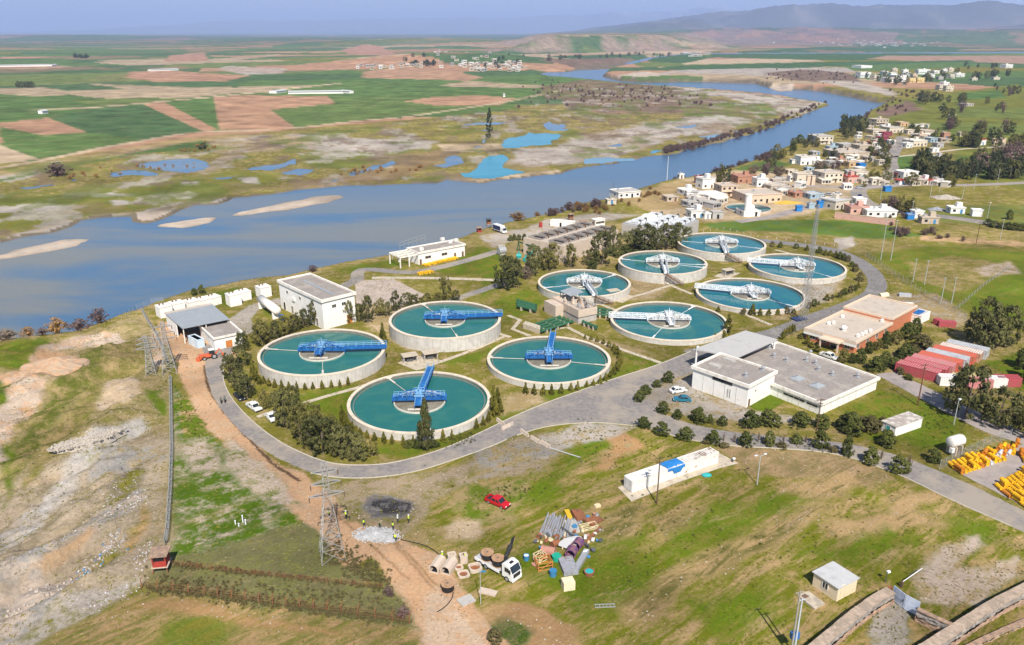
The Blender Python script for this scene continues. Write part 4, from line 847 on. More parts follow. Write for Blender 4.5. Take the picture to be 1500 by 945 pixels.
class Bld:
    """a rectangular building set out from its near corner F, the corner R to its right and L to its left"""
    def __init__(s, name, label, cat, F, Rr, Lc, h, zF=0, zR=0, zL=0, group=None, z0=0.0, ly=None, lx=None):
        f = W(F[0], F[1], zF); r = W(Rr[0], Rr[1], zR); l = W(Lc[0], Lc[1], zL)
        s.rz = ang(f, r); s.lx = lx or math.hypot(r[0] - f[0], r[1] - f[1]); v = rot2((l[0] - f[0], l[1] - f[1]), -s.rz); s.ly = ly or v[1]; s.h = h; s.z0 = z0
        s.t = thing(name, label, cat, (f[0], f[1], z0), s.rz, group); s.f = f
        print('BLD', name, round(s.lx, 1), round(s.ly, 1), round(h, 1), [round(c, 1) for c in f])
    def loc(s, px, py, z):
        p = W(px, py, z + s.z0); return rot2((p[0] - s.f[0], p[1] - s.f[1]), -s.rz)
    def wall(s, m, name='wall', a=None, b=None, h=None, z=-0.3):
        a = a or (0, 0); b = b or (s.lx, s.ly); mb = MB(); mb.b2((a[0], a[1], z), (b[0], b[1], h or s.h)); o = mb.build(name, m, s.t); s.w = o; return o
    def roof(s, mt, rim, over=0.4, th=0.35, up=0.35, a=None, b=None, h=None, rimw=0.45, name='roof'):
        """flat roof slab inside a raised rim"""
        a = a or (0, 0); b = b or (s.lx, s.ly); h = s.h if h is None else h
        x0, y0, x1, y1 = a[0] - over, a[1] - over, b[0] + over, b[1] + over
        mb = MB(); mb.b2((x0 + rimw, y0 + rimw, h), (x1 - rimw, y1 - rimw, h + th - 0.1)); r = mb.build(name, mt, s.t)
        mb = MB()
        for p, q in (((x0, y0), (x1, y0 + rimw)), ((x0, y1 - rimw), (x1, y1)), ((x0, y0 + rimw), (x0 + rimw, y1 - rimw)), ((x1 - rimw, y0 + rimw), (x1, y1 - rimw))):
            mb.b2((p[0], p[1], h - 0.02), (q[0], q[1], h + th + up))
        mb.build('parapet', rim, r); return r
    def open(s, face, u, z, w, hh, kind='window', fm='white_trim', gm='glass', wid=None, dep=None):
        """a window or door on a face: f front, l left, r right, b back; u along the wall from its left end"""
        lx, ly = (wid or s.lx), (dep or s.ly)
        def T(a, b_, c):
            if face == 'f': return (a, -b_, c)
            if face == 'l': return (-b_, ly - a, c)
            if face == 'r': return (lx + b_, a, c)
            return (lx - a, ly + b_, c)
        def bx(mb, p, q): return mb.b2(T(*p), T(*q))
        if kind == 'door':
            mb = MB(); bx(mb, (u - w / 2, -0.1, z - 0.02), (u + w / 2, 0.05, z + hh)); d = mb.build('door', gm, s.t)
            mb = MB(); bx(mb, (u - w / 2 - 0.12, -0.1, z), (u - w / 2, 0.09, z + hh + 0.12)); bx(mb, (u + w / 2, -0.1, z), (u + w / 2 + 0.12, 0.09, z + hh + 0.12)); bx(mb, (u - w / 2, -0.1, z + hh), (u + w / 2, 0.09, z + hh + 0.12)); mb.build('door_frame', fm, d); return d
        mb = MB()
        for p, q in (((u - w / 2 - .1, z - .1), (u + w / 2 + .1, z)), ((u - w / 2 - .1, z + hh), (u + w / 2 + .1, z + hh + .1)), ((u - w / 2 - .1, z), (u - w / 2, z + hh)), ((u + w / 2, z), (u + w / 2 + .1, z + hh)), ((u - .03, z), (u + .03, z + hh))):
            bx(mb, (p[0], -0.1, p[1]), (q[0], 0.08, q[1]))
        d = mb.build('window', fm, s.t)
        mb = MB(); bx(mb, (u - w / 2, -0.1, z), (u + w / 2, 0.03, z + hh)); mb.build('pane', gm, d); return d
    def part(s, mb, name, m, par=None): return mb.build(name, m, par or s.t)

# --- the white hall with its higher front block and open canopy
h1 = hgt(1201.3, 608, 589) - 0.7
B = Bld('treatment_hall', 'long white single-storey hall with grey gravel roof, skylights and roof vents', 'building', (1201.3, 608), (1282.7, 570.7), (1081, 523), h1, zL=h1 + 0.5)
B.wall('white_wall'); rf = B.roof('gravel_roof', 'white_trim', 0.5, 0.45, 0.35)
for px, py, w_, l_ in ((1168, 553.5, 3.4, 2.8), (1197, 564, 3.4, 2.8)):
    p = B.loc(px, py, h1 + .8); mb = MB(); mb.b2((p[0] - w_ / 2, p[1] - l_ / 2, h1 + .3), (p[0] + w_ / 2, p[1] + l_ / 2, h1 + .75)); sk = B.part(mb, 'skylight', 'galv')
    mb = MB(); a = w_ / 2 - .1; c = l_ / 2 - .1
    mb.add([(p[0] - a, p[1] - c, h1 + .75), (p[0] + a, p[1] - c, h1 + .75), (p[0] + a, p[1] + c, h1 + .75), (p[0] - a, p[1] + c, h1 + .75), (p[0] - a * .3, p[1], h1 + 1.35), (p[0] + a * .3, p[1], h1 + 1.35)], [(0, 1, 5, 4), (2, 3, 4, 5), (1, 2, 5), (3, 0, 4)]); B.part(mb, 'skylight_pane', 'grey_sheet', sk)
def vent(B, px, py, h, r=.38, hh=.9):
    p = B.loc(px, py, h); mb = MB(); mb.box((p[0], p[1], h + .12), (1.1, 1.1, .3)); mb.cyl((p[0], p[1], h + .2), (p[0], p[1], h + hh), r * .7); mb.lathe([(r * .6, hh - .1), (r * 1.3, hh), (r * 1.1, hh + .35), (0.02, hh + .45)], 12, (p[0], p[1], h)); B.part(mb, 'roof_vent', 'galv')
for px, py in ((1133.5, 523), (1152, 529), (1181, 529), (1194.5, 533.5), (1198.5, 543), (1219, 550), (1256, 553), (1126, 511), (1187, 519)): vent(B, px, py, h1 + .35)
for i in range(9):   # wall panels on the two long sides
    mb = MB(); x = B.lx * (i + .5) / 9; mb.b2((x - .04, -0.04, 0), (x + .04, 0.01, h1 - .1)); B.part(mb, 'wall_joint', 'grey_concrete')
for i in range(1, 7):
    mb = MB(); y = B.ly * i / 10; mb.b2((-0.04, y - .04, 0), (0.01, y + .04, h1 - .1)); B.part(mb, 'wall_joint', 'grey_concrete')
for u in (.70, .80, .92): B.open('l', B.ly * u, h1 - 1.3, 3.0, .6)
for px, py in ((1195, 521), (1206, 526), (1214, 530)):
    p = B.loc(px, py, 0)
h2 = hgt(1093.3, 597.3, 563.5) - .8
B2 = Bld('treatment_hall', 'tall white block with grey roof at the west end of the long hall', 'building', (1093.3, 597.3), (1136, 543), (1022.7, 532.5), h2, zR=h2 + .8, zL=h2 + .8)
B2.wall('white_wall'); B2.roof('gravel_roof', 'white_trim', 0.45, 0.5, 0.35)
for u in (.47, .62): B2.open('l', B2.ly * u, h2 - 1.0, 3.2, .75, fm='frame_dark')
for i in range(1, 5):
    mb = MB(); y = B2.ly * i / 5; mb.b2((-0.04, y - .05, 0), (0.01, y + .05, h2 - 1.2)); B2.part(mb, 'wall_joint', 'grey_concrete')
B2.open('f', .9, 0, .9, 2.2, 'door', gm='door_brown')
B2.open('f', 3.5, h2 - 2.2, .6, .6)
for px, py, w_ in ((1047, 534.5, 3.2), (1068.5, 526, 3.0)):
    p = B2.loc(px, py, h2 + .8); mb = MB(); mb.b2((p[0] - .8, p[1] - w_ / 2, h2 + .3), (p[0] + .8, p[1] + w_ / 2, h2 + .9)); B2.part(mb, 'skylight', 'grey_concrete')
for px, py in ((1092, 552), (1117, 543)): vent(B2, px, py, h2 + .4)
for u in (.30, .34): 
    mb = MB(); mb.beam((-0.08, B2.ly * u, 1.0), (-0.08, B2.ly * u, 3.4), .12); B2.part(mb, 'wall_pipe', 'grey_sheet')
hc = hgt(1018.7, 541, 512)
cq = [W(1016, 511, hc), W(1092, 484, hc), W(1139, 497, hc), W(1081, 523, hc)]
t = thing('canopy', 'large flat grey canopy roof on posts over the driveway beside the white hall', 'canopy', (*cq[0], 0))
lq = [(p[0] - cq[0][0], p[1] - cq[0][1]) for p in cq]
mb = MB(); mb.prism(lq, hc - .35, hc, 0); mb.build('roof', 'canopy_roof', t)
ctr = (sum(p[0] for p in lq) / 4, sum(p[1] for p in lq) / 4)
for p in lq:
    q = (p[0] + (ctr[0] - p[0]) * .07, p[1] + (ctr[1] - p[1]) * .07); mb = MB(); mb.box((q[0], q[1], hc / 2 - .2), (.45, .45, hc - .35)); mb.build('post', 'white_trim', t)

# --- orange brick office on two roof levels
h3 = hgt(1251, 518, 503.5)
B = Bld('office_building', 'orange brick office with flat tan roofs on two levels and a porch', 'building', (1252, 503.5), (1339.7, 456), (1188.5, 481), h3, zF=h3, zR=h3, zL=h3)
xs = B.lx * .56
B.wall('orange_wall'); r1 = B.roof('tan_roof', 'peach_trim', .7, .35, .45, b=(xs, B.ly))
B.wall('orange_wall', 'upper_wall', (xs + .75, -.1), (B.lx + .1, B.ly + .1), h3 + 1.4, 0.0); B.roof('tan_roof', 'peach_trim', .5, .3, .35, (xs + .9, 0), (B.lx, B.ly), h3 + 1.4)
mb = MB(); mb.b2((xs + .35, 0, h3 + .82), (xs + .74, B.ly, h3 + 1.39)); B.part(mb, 'orange_band', 'orange_wall')
mb = MB(); mb.b2((-.66, -.66, h3 - .9), (-.36, B.ly + .66, h3 + .8)); B.part(mb, 'facade_band', 'white_wall')
for px, py in ((1234, 465), (1221, 474), (1237, 482), (1292, 471), (1305, 452), (1301, 457), (1214, 475), (1257, 493), (1263, 491), (1268, 488), (1275, 486)):
    p = B.loc(px, py, h3 + .4); mb = MB(); mb.box((p[0], p[1], h3 + .75), (.9, .7, .9)); B.part(mb, 'roof_unit', 'white_wall')
p = B.loc(1236, 484, h3 + .3); mb = MB(); mb.cyl((p[0], p[1], h3 + .3), (p[0], p[1], h3 + .9), .6); mb.ball((p[0], p[1], h3 + 1.2), (.9, .9, .7)); B.part(mb, 'satellite_dish', 'white_wall')
for i in range(7): B.open('f', 2.5 + i * (B.lx - 5) / 6, 1.0, 1.5, 1.3)
for i in range(4): B.open('l', 2 + i * (B.ly - 4) / 3, 1.0, 1.6, 1.4)
mb = MB(); mb.b2((-3.6, B.ly * .2, 2.9), (-.7, B.ly * .62, 3.3)); po = B.part(mb, 'porch_roof', 'peach_trim')
for y in (.23, .59): mb = MB(); mb.b2((-3.4, B.ly * y - .2, 0), (-3.0, B.ly * y + .2, 2.9)); B.part(mb, 'porch_post', 'peach_trim', po)
B.open('l', B.ly * .6, 0, 1.8, 2.2, 'door', gm='glass')
hb = 2.6
B = Bld('site_cabin', 'white cabin with blue panel on its roof behind the orange office', 'cabin', (1348, 475), (1361, 468), (1333, 470), hb)
B.wall('white_wall'); B.roof('tin_roof', 'white_trim', .1, .12, .05); mb = MB(); mb.b2((.6, B.ly * .35, hb + .1), (B.lx * .8, B.ly - .3, hb + .4)); B.part(mb, 'roof_panel', 'blue_steel')

# --- shipping containers
def contmat(n, c, c2, a=.35): return mat(n, c, .65, .12, .8, c2, a, .6)
contmat('cont_red', (0.40, 0.075, 0.09), (0.30, 0.10, 0.075)); contmat('cont_pink', (0.52, 0.20, 0.20), (0.42, 0.24, 0.20)); contmat('cont_orange', (0.55, 0.13, 0.08), (0.4, 0.16, 0.1)); contmat('cont_white', (0.70, 0.68, 0.65), (0.45, 0.26, 0.15), .15)
contmat('cont_worn', (0.60, 0.56, 0.50), (0.15, 0.095, 0.065), .42); contmat('cont_grey', (0.44, 0.45, 0.47), (0.33, 0.34, 0.36)); contmat('cont_rust', (0.50, 0.33, 0.23), (0.38, 0.2, 0.12), .45); contmat('cont_yellow', (0.50, 0.42, 0.2), (0.4, 0.3, 0.15))
contmat('cont_dirty', (0.72, 0.69, 0.64), (0.36, 0.155, 0.06), .25); mat('tarp_blue', (0.025, 0.19, 0.50), .5, .15, 1.0)
def container(loc, rz, ln, m, label, h=2.6, wd=2.44, roofm=None, group=None, z=0.0):
    t = thing('shipping_container', label, 'container', (loc[0], loc[1], z), rz, group)
    mb = MB(); n = int(ln / .28); vs = []
    top = []
    for i in range(n + 1):      # corrugated long sides
        x = ln * i / n; o = .05 if (i // 1) % 2 else 0.0; top.append((x, o))
    prof = [(x, o) for x, o in top] + [(x, wd - o) for x, o in reversed(top)]
    mb.prism(prof, .16, h - .1); mb.build('body', m, t)
    mb = MB()
    for x0, x1 in ((0, .16), (ln - .16, ln)):
        for y0, y1 in ((-.03, .13), (wd - .13, wd + .03)): mb.b2((x0 - .02, y0, .0), (x1 + .02, y1, h))
    for y0, y1 in ((-.035, .1), (wd - .1, wd + .035)):
        mb.b2((.15, y0, .04), (ln - .15, y1, .18)); mb.b2((.15, y0, h - .13), (ln - .15, y1, h - .01))
    mb.build('frame', m, t)
    mb = MB()
    for i in range(int(ln / .6)): mb.b2((.3 + i * .6, .15, h - .1), (.3 + i * .6 + .3, wd - .15, h - .04))
    mb.build('roof', roofm or m, t)
    mb = MB(); mb.b2((-.06, .14, .2), (-.01, wd / 2 - .02, h - .14)); d = mb.build('door', m, t); mb = MB(); mb.b2((-.1, .5, .2), (-.06, .56, h - .15)); mb.build('lock_rod', 'galv', d)
    mb = MB(); mb.b2((-.06, wd / 2 + .02, .2), (-.01, wd - .14, h - .14)); d = mb.build('door', m, t); mb = MB(); mb.b2((-.1, wd - .6, .2), (-.06, wd - .54, h - .15)); mb.build('lock_rod', 'galv', d)
    return t
fa = W(1372, 560.5); fb = W(1310, 544.5); ra = W(1452.5, 523)
rz = ang(fb, fa); rowd = math.hypot(ra[0] - fa[0], ra[1] - fa[1]); stp = rowd / 8
wdc = .97 * abs(rot2((ra[0] - fa[0], ra[1] - fa[1]), -rz)[1]) / 8; print('CW', wdc)
for i, (m_, cl) in enumerate((('cont_red', 'dark crimson container with white corner post, first of the packed row by the shrubs'), ('cont_red', 'dark crimson container, second in the packed row behind the shrubs'), ('cont_pink', 'dull pink container, third in the packed container row'), ('cont_orange', 'bright orange-red container, fourth in the packed container row'), ('cont_grey', 'grey container between two red ones in the packed row'), ('cont_orange', 'narrow-looking red container beyond the grey one in the packed row'), ('cont_rust', 'rusty tan container near the far end of the packed row'), ('cont_grey', 'grey-white container at the far end of the packed row by the big trees'))):
    container((fb[0] + (ra[0] - fa[0]) * i / 8, fb[1] + (ra[1] - fa[1]) * i / 8), rz, math.hypot(fa[0] - fb[0], fa[1] - fb[1]), m_, cl, 2.7, wdc, roofm='cont_pink' if m_ == 'cont_red' else ('cont_white' if i == 6 else None), group='containers packed side by side')
f2 = W(1373, 561)
for i, (m_, cl) in enumerate((('cont_white', 'white container standing against the end of the crimson ones'), ('cont_yellow', 'yellowish container half hidden behind the big dark tree'), ('cont_pink', 'pink container between the yellowish and the white one'), ('cont_white', 'white container between pink and rusty red ones beyond the tree'), ('cont_red', 'rusty red roofed white-sided container, easternmost of the second row'))):
    q = W(1377 + i * 21, 566 - i * 1.5 + (7 if i > 1 else 0)); container((q[0], q[1] + 0.3), rz + R(38), 6.1, m_, cl, 2.6, 2.44, group='containers of the second row')
g1 = W(925.5, 722); g2 = W(989, 704); g3 = W(1051.5, 678); rz = ang(g1, g3); L1 = math.hypot(g3[0] - g1[0], g3[1] - g1[1])
print('CONT', L1)
pad = WP('905,714 925,735 990,708 1055,686 1082,679 1050,662 1035,668'); struct(sheet('pavement', pad, .05, 'pale_concrete'))
l1 = L1 * .49
container(g1, rz, l1, 'cont_white', 'clean white container with ribbed roof at the west end of the concrete pad', 2.75, 2.6)
c2 = container((g1[0] + math.cos(rz) * (l1 + .25), g1[1] + math.sin(rz) * (l1 + .25)), rz, L1 - l1 - .25, 'cont_dirty', 'rust-stained white container with tattered roof on the concrete pad', 2.75, 2.6, 'cont_worn')
t = thing('tarpaulin', 'blue tarpaulin thrown over the joint of the two white containers', 'tarpaulin', (g1[0] + math.cos(rz) * (l1 - 2.2), g1[1] + math.sin(rz) * (l1 - 2.2), 0), rz)
mb = MB(); rnd = random.Random(4); G_ = []
for j in range(9):
    for i in range(9):
        u, v_ = i / 8, j / 8; x = u * 4.6 - .4 * v_; y = -.1 + v_ * 2.6; z = 2.8 + rnd.uniform(.02, .18)
        if v_ < .3: y = -.09 - rnd.uniform(0, .08); z = 2.8 - (.3 - v_) * (5.5 if 2 < i < 7 else 2.5)
        G_.append((x, y, z))
mb.add(G_, [(j * 9 + i, j * 9 + i + 1, (j + 1) * 9 + i + 1, (j + 1) * 9 + i) for j in range(8) for i in range(8)]); mb.build('sheet', 'tarp_blue', t)
q = W(1035, 697); mb = MB(); mb.ball((0, 0, .15), (1.1, .7, .45), 12, 8); o = mb.build('crumpled_tarpaulin', 'teal_paint'); o.location = (*q, 0); tag(o, 'crumpled teal sheet lying on the grass beside the rusty container', 'tarpaulin')

# --- beige hut, long white shed, white tank on its pedestal
hh = hgt(1224.8, 881.6, 862)
B = Bld('hut', 'small cream hut with a pale tin roof above the stone wall', 'hut', (1224.8, 881.6), (1253, 866.5), (1190, 857.5), hh)
B.wall('cream_wall'); mb = MB(); mb.b2((-.25, -.25, hh), (B.lx + .25, B.ly + .25, hh + .14)); B.part(mb, 'roof', 'tin_roof'); B.open('l', B.ly * .5, 1.0, 1.0, 1.2); B.open('f', B.lx * .25, .8, .8, 1.9, 'door', gm='cream_wall', fm='cream_wall')
mb = MB(); mb.prism([rot2(p, 0) for p in [(a[0] - W(1170, 875)[0], a[1] - W(1170, 875)[1]) for a in WP('1168,874 1184,868 1208,886 1193,894')]], 0, .35); o = mb.build('slab', 'pale_concrete'); o = o; t = thing('chamber_slab', 'pale concrete chamber slab with rusty hatch below the cream hut', 'slab', (*W(1170, 875), 0)); o.parent = t
mb = MB(); q = W(1179, 876); mb.box((q[0] - W(1170, 875)[0], q[1] - W(1170, 875)[1], .37), (1.0, .8, .06), .6); mb.build('hatch', 'stair_steel', t)
hs = hgt(1310, 638, 628)
B = Bld('shed', 'long low white shed with a peeling grey roof beside dark bushes', 'shed', (1310, 640), (1349, 626), (1285, 632), 2.4)
B.wall('white_wall'); mb = MB(); mb.b2((-.15, -.15, 2.4), (B.lx + .15, B.ly + .15, 2.55)); B.part(mb, 'roof', mat('peeling_roof', (0.36, 0.31, 0.27), .9, .2, 1.0, (0.6, 0.56, 0.5), .45, .7)); B.open('l', B.ly * .5, 0, 1.0, 2.0, 'door', gm='teal_paint')
q = W(1396, 664); hp = hgt(1396, 664, 651)
t = thing('water_tank', 'stubby rusty white cylinder tank on a concrete pedestal by the wire fence', 'water tank', (*q, 0), R(25))
mb = MB(); mb.b2((-.9, -1.2, 0), (-.5, 1.2, 2.1)); mb.b2((.9, -1.2, 0), (1.3, 1.2, 2.1)); mb.b2((-.5, .7, 0), (.9, 1.2, 2.1)); mb.build('pedestal', 'pale_concrete', t)
mb = MB(); mb.cyl((-1.5, 0, 3.1), (1.7, 0, 3.1), 1.25, None, 20); mb.ball((-1.5, 0, 3.1), (.5, 1.25, 1.25), 20, 10); mb.ball((1.7, 0, 3.1), (.5, 1.25, 1.25), 20, 10); mb.build('vessel', 'cont_dirty', t)
mb = MB(); mb.b2((-1.9, -1.0, .9), (-1.1, -.2, 2.0)); mb.build('control_box', 'white_wall', t)

# --- west group: open shed, small house, white cube tanks, long white vessel
hsd = 5.0
q4 = [W(240.5, 458, hsd), W(309, 444, hsd), W(336, 467, hsd), W(267, 481, hsd)]
t = thing('open_shed', 'open-fronted shed with a wide grey sheet roof at the end of the road', 'shed', (*q4[3], 0)); lq = [(p[0] - q4[3][0], p[1] - q4[3][1]) for p in q4]
mb = MB(); mb.prism(lq, hsd - .25, hsd); mb.build('roof', 'grey_sheet', t)
ab = lambda a, b_, f: (a[0] + (b_[0] - a[0]) * f, a[1] + (b_[1] - a[1]) * f)
ct = (sum(p[0] for p in lq) / 4, sum(p[1] for p in lq) / 4); ins = [ab(p, ct, .05) for p in lq]
mb = MB(); mb.beam((*ins[0], 2.2), (*ab(ins[0], ins[3], .6), 2.2), .25, 4.6); mb.build('side_wall', 'white_wall', t); mb = MB(); mb.beam((*ins[0], 2.2), (*ins[1], 2.2), .25, 4.6); mb.build('back_wall', 'white_wall', t); mb = MB(); mb.beam((*ins[1], 2.2), (*ins[2], 2.2), .25, 4.6); mb.build('end_wall', 'grey_concrete', t)
for p in (ins[3], ab(ins[3], ins[2], .5)): mb = MB(); mb.box((p[0], p[1], 2.4), (.25, .25, 4.8)); mb.build('post', 'white_trim', t)
mb = MB(); e0, e1 = ab(lq[0], lq[3], .1), ab(lq[1], lq[2], .1); mb.prism([lq[0], lq[1], e1, e0], hsd + .01, hsd + .06); mb.build('roof_strip', 'tan_roof', t)
mb = MB(); mb.box((ct[0], ct[1], 1.0), (7, 2.2, 2.0), .25); mb.build('stored_crate', 'dark_steel', t)
hl_ = hgt(315.6, 512.7, 497)
B = Bld('small_house', 'low white house with grey flat roof and an orange door by the orange tractor', 'house', (315.6, 513), (356.5, 504), (289.5, 477.5), hl_, zL=hl_)
B.wall('white_wall'); B.roof('gravel_roof', 'white_trim', .35, .3, .25); B.open('f', B.lx * .5, 0, 1.9, 2.2, 'door', gm='door_orange'); B.open('l', B.ly * .3, 1.1, 1.2, 1.1); B.open('f', B.lx * .82, 1.1, 1.0, 1.0)
B = Bld('utility_cabin', 'pale blue box cabin standing in front of the open shed', 'cabin', (290, 511), (300.5, 508), (279.5, 503), 2.5)
mat('pale_blue', (0.55, 0.66, 0.74), .6, .06); B.wall('pale_blue'); B.roof('pale_blue', 'pale_blue', .05, .1, .03); B.open('l', B.ly * .5, 0, .9, 2, 'door', gm='pale_blue', fm='white_trim')
cub = ((236, 467, 244, 247, 18), (255, 460, 260, 266, 16), (279, 456, 283, 288, 15), (293, 452, 297, 302, 13), (310, 449, 314, 319, 14), (338, 450, 345, 350, 18.5), (353, 442, 358, 364, 15), (383, 437, 389, 394, 17))
for i, (fx, fy, a_, rx, hp) in enumerate(cub):
    h_ = hgt(fx, fy, fy - hp + 3); B = Bld('storage_tank', f'{nth(i)} white cube tank counting from the wire fence along the river bank', 'tank', (fx, fy), (rx, fy - 2.5), (fx - 7, fy - 4.5), h_, group='white cube tanks behind the open shed', ly=4.2, lx=4.0)
    B.wall('white_wall', 'body'); mb = MB(); mb.b2((-.1, -.1, h_), (4.1, 4.3, h_ + .15)); B.part(mb, 'lid', 'white_trim'); mb = MB(); mb.cyl((1, 2.8, h_), (1, 2.8, h_ + .8), .25); B.part(mb, 'hatch', 'stair_steel'); mb = MB(); mb.cyl((2.2, 2.8, h_), (2.2, 2.8, h_ + .7), .25); B.part(mb, 'hatch', 'stair_steel')
a = W(383, 450); b_ = W(407, 468); d_ = ang(a, b_); ln = math.hypot(a[0] - b_[0], a[1] - b_[1])
t = thing('pressure_vessel', 'long white horizontal vessel on concrete saddles beside the white pump building', 'tank', (*a, 0), d_)
mb = MB(); mb.cyl((.3, 0, 3.1), (ln, 0, 3.1), 1.35, None, 24); mb.ball((.3, 0, 3.1), (.7, 1.35, 1.35), 24, 12); mb.ball((ln, 0, 3.1), (.7, 1.35, 1.35), 24, 12); mb.build('vessel', 'white_trim', t, True)
for x in (1.2, ln - 1.2): mb = MB(); mb.box((x, 0, 1.0), (.7, 2.6, 2.2)); mb.build('saddle', 'white_wall', t)
mb = MB(); mb.b2((ln + .3, .4, 0), (ln + 1.8, 1.6, 1.6)); mb.build('pump', 'blue_steel', t)
# --- white pump building, two storeys
hw_ = .95 * hgt(419, 456, 416)
B = Bld('pump_building', 'tall white box building with a grey flat roof beside the concrete yard', 'building', (471.5, 443), (519, 431.5), (415.6, 412), hw_, zF=hw_, zR=hw_, zL=hw_)
B.wall('white_wall'); B.roof('gravel_roof', 'white_trim', .45, .5, .4)
for i in range(8):
    p = B.loc(447 + i * 5.6, 412.5 + i * 2.6, hw_ + .4); mb = MB(); mb.box((p[0], p[1], hw_ + .5), (1.0, 2.2, .3)); B.part(mb, 'skylight', 'grey_sheet')
for i in range(5): B.open('l', B.ly * (.1 + .19 * i), .2, 1.3, 2.6, 'door' if i in (0, 3) else 'window', gm='glass' if i not in (0, 3) else 'black_inside')
for i in range(3): B.open('l', B.ly * (.2 + .3 * i), hw_ - 2.6, 1.4, 1.0)
B.open('f', B.lx * .8, 0, 2.0, 3.0, 'door', gm='door_orange'); B.open('f', B.lx * .35, hw_ - 2.6, 1.4, 1.0); B.open('f', B.lx * .65, hw_ - 2.6, 1.4, 1.0)
mb = MB(); mb.b2((.2, B.ly * .62, hw_ - 4), (-.5, B.ly * .68, hw_ - 3)); B.part(mb, 'wall_unit', 'white_trim')
# --- riverside building with a pergola
hr = hgt(613.5, 388, 372)
B = Bld('river_pump_station', 'long low white building with a pergola at its end on the river bank', 'building', (613.5, 388), (681, 375), (594.5, 364), hr, zL=hr + .5)
B.wall('white_wall'); B.roof('gravel_roof', 'white_trim', .35, .4, .35)
for u in (.2, .55): B.open('f', B.lx * u, 2.0, 2.6, 1.0, fm='peach_trim')
for u in (.04, .78, .95): B.open('f', B.lx * u, 0, 1.0, 2.2, 'door', gm='door_brown')
for px, py in ((659, 355.5), (668, 353), (648, 351.5), (617, 366)):
    p = B.loc(px, py, hr + .5); mb = MB(); mb.box((p[0], p[1], hr + .9), (1.6, 1.2, 1.1)); B.part(mb, 'roof_unit', 'white_trim')
mb = MB(); pl = 8.5
for y in (0, B.ly * .33, B.ly * .66, B.ly - .3): mb.b2((-pl, y, hr - .5), (-.05, y + .3, hr + .1))
for x in (-pl, -pl * .5, -.4): mb.b2((x, -.01, hr - .45), (x + .3, B.ly + .01, hr + .05))
pg = B.part(mb, 'pergola', 'white_trim')
for x in (-pl + .2, -pl * .5):
    for y in (.15, B.ly - .2): mb = MB(); mb.b2((x - .2, y - .2, 0), (x + .2, y + .2, hr - .5)); B.part(mb, 'pergola_post', 'white_trim', pg)
t = thing('steel_gantry', 'white pipe railing behind the pergola building above the water', 'railing', (*W(586, 366), 0), ang(W(586, 366), W(620, 355)))
mb = MB(); rail(mb, (0, 0, 0), (17, 0, 0), 3.2, 6, .08); mb.build('railing', 'galv', t)

# --- pump house between the tanks with its green pipes
hpz = hgt(847, 474.5, 456.5)
B = Bld('pump_house', 'concrete pump house with roof pumps, railings and a slanted grey shelter roof', 'building', (847, 474.5), (873.6, 469), (785, 459), hpz)
B.wall('grey_concrete', 'lower_wall', h=hpz * .48); mb = MB(); mb.b2((-.12, -.12, hpz * .48), (B.lx + .12, B.ly + .12, hpz)); up_ = B.part(mb, 'upper_wall', 'pink_concrete')
mb = MB(); mb.b2((-.14, -.14, hpz * .48 - .02), (B.lx + .14, B.ly + .14, hpz * .48 + .14)); B.part(mb, 'seam_band', 'dark_steel')
mb = MB()
for p, q in (((-.12, -.12), (B.lx + .12, .25)), ((-.12, B.ly - .25), (B.lx + .12, B.ly + .12)), ((-.12, .25), (.25, B.ly - .25)), ((B.lx - .25, .25), (B.lx + .12, B.ly - .25))): mb.b2((*p, hpz), (*q, hpz + .45))
B.part(mb, 'parapet', 'pink_concrete')
rnd = random.Random(3)
for i in range(14):
    x = rnd.uniform(1, B.lx - 1); y = rnd.uniform(1, B.ly * .72); mb = MB(); mb.box((x, y, hpz + .6), (.9, .9, 1.0)); mb.cyl((x, y, hpz + 1), (x, y, hpz + 1.9), .25); B.part(mb, 'pump', ['peach_trim', 'galv', 'stair_steel'][i % 3])
mb = MB(); rail(mb, (.3, .3, hpz + .45), (B.lx - .3, .3, hpz + .45), 1.0, 6); rail(mb, (.3, .3, hpz + .45), (.3, B.ly * .6, hpz + .45), 1.0, 8); rail(mb, (B.lx - .3, .3, hpz + .45), (B.lx - .3, B.ly - .3, hpz + .45), 1.0, 8); B.part(mb, 'railing', 'galv')
mb = MB(); y0, y1 = B.ly * .55, B.ly - .5; x0, x1 = B.lx - 4.5, B.lx + .6
mb.add([(x0, y0, hpz + 2.2), (x1, y0, hpz + 2.9), (x1, y1, hpz + 2.9), (x0, y1, hpz + 2.2), (x0, y0, hpz + 2.35), (x1, y0, hpz + 3.05), (x1, y1, hpz + 3.05), (x0, y1, hpz + 2.35)], [(3, 2, 1, 0), (4, 5, 6, 7), (0, 1, 5, 4), (1, 2, 6, 5), (2, 3, 7, 6), (3, 0, 4, 7)]); sr = B.part(mb, 'shelter_roof', 'grey_sheet')
for i in range(5): mb = MB(); mb.b2((x0 + .1, y0 + (y1 - y0) * i / 4 - .1, hpz), (x0 + .3, y0 + (y1 - y0) * i / 4 + .1, hpz + 2.2)); B.part(mb, 'shelter_post', 'dark_steel', sr)
B.open('l', B.ly * .12, 0, 1.4, 2.2, 'door', gm='pale_blue')
mb = MB(); mb.b2((-3.2, B.ly * .55, 0), (-.15, B.ly - .02, hpz * .95)); B.part(mb, 'side_block', 'pink_concrete')
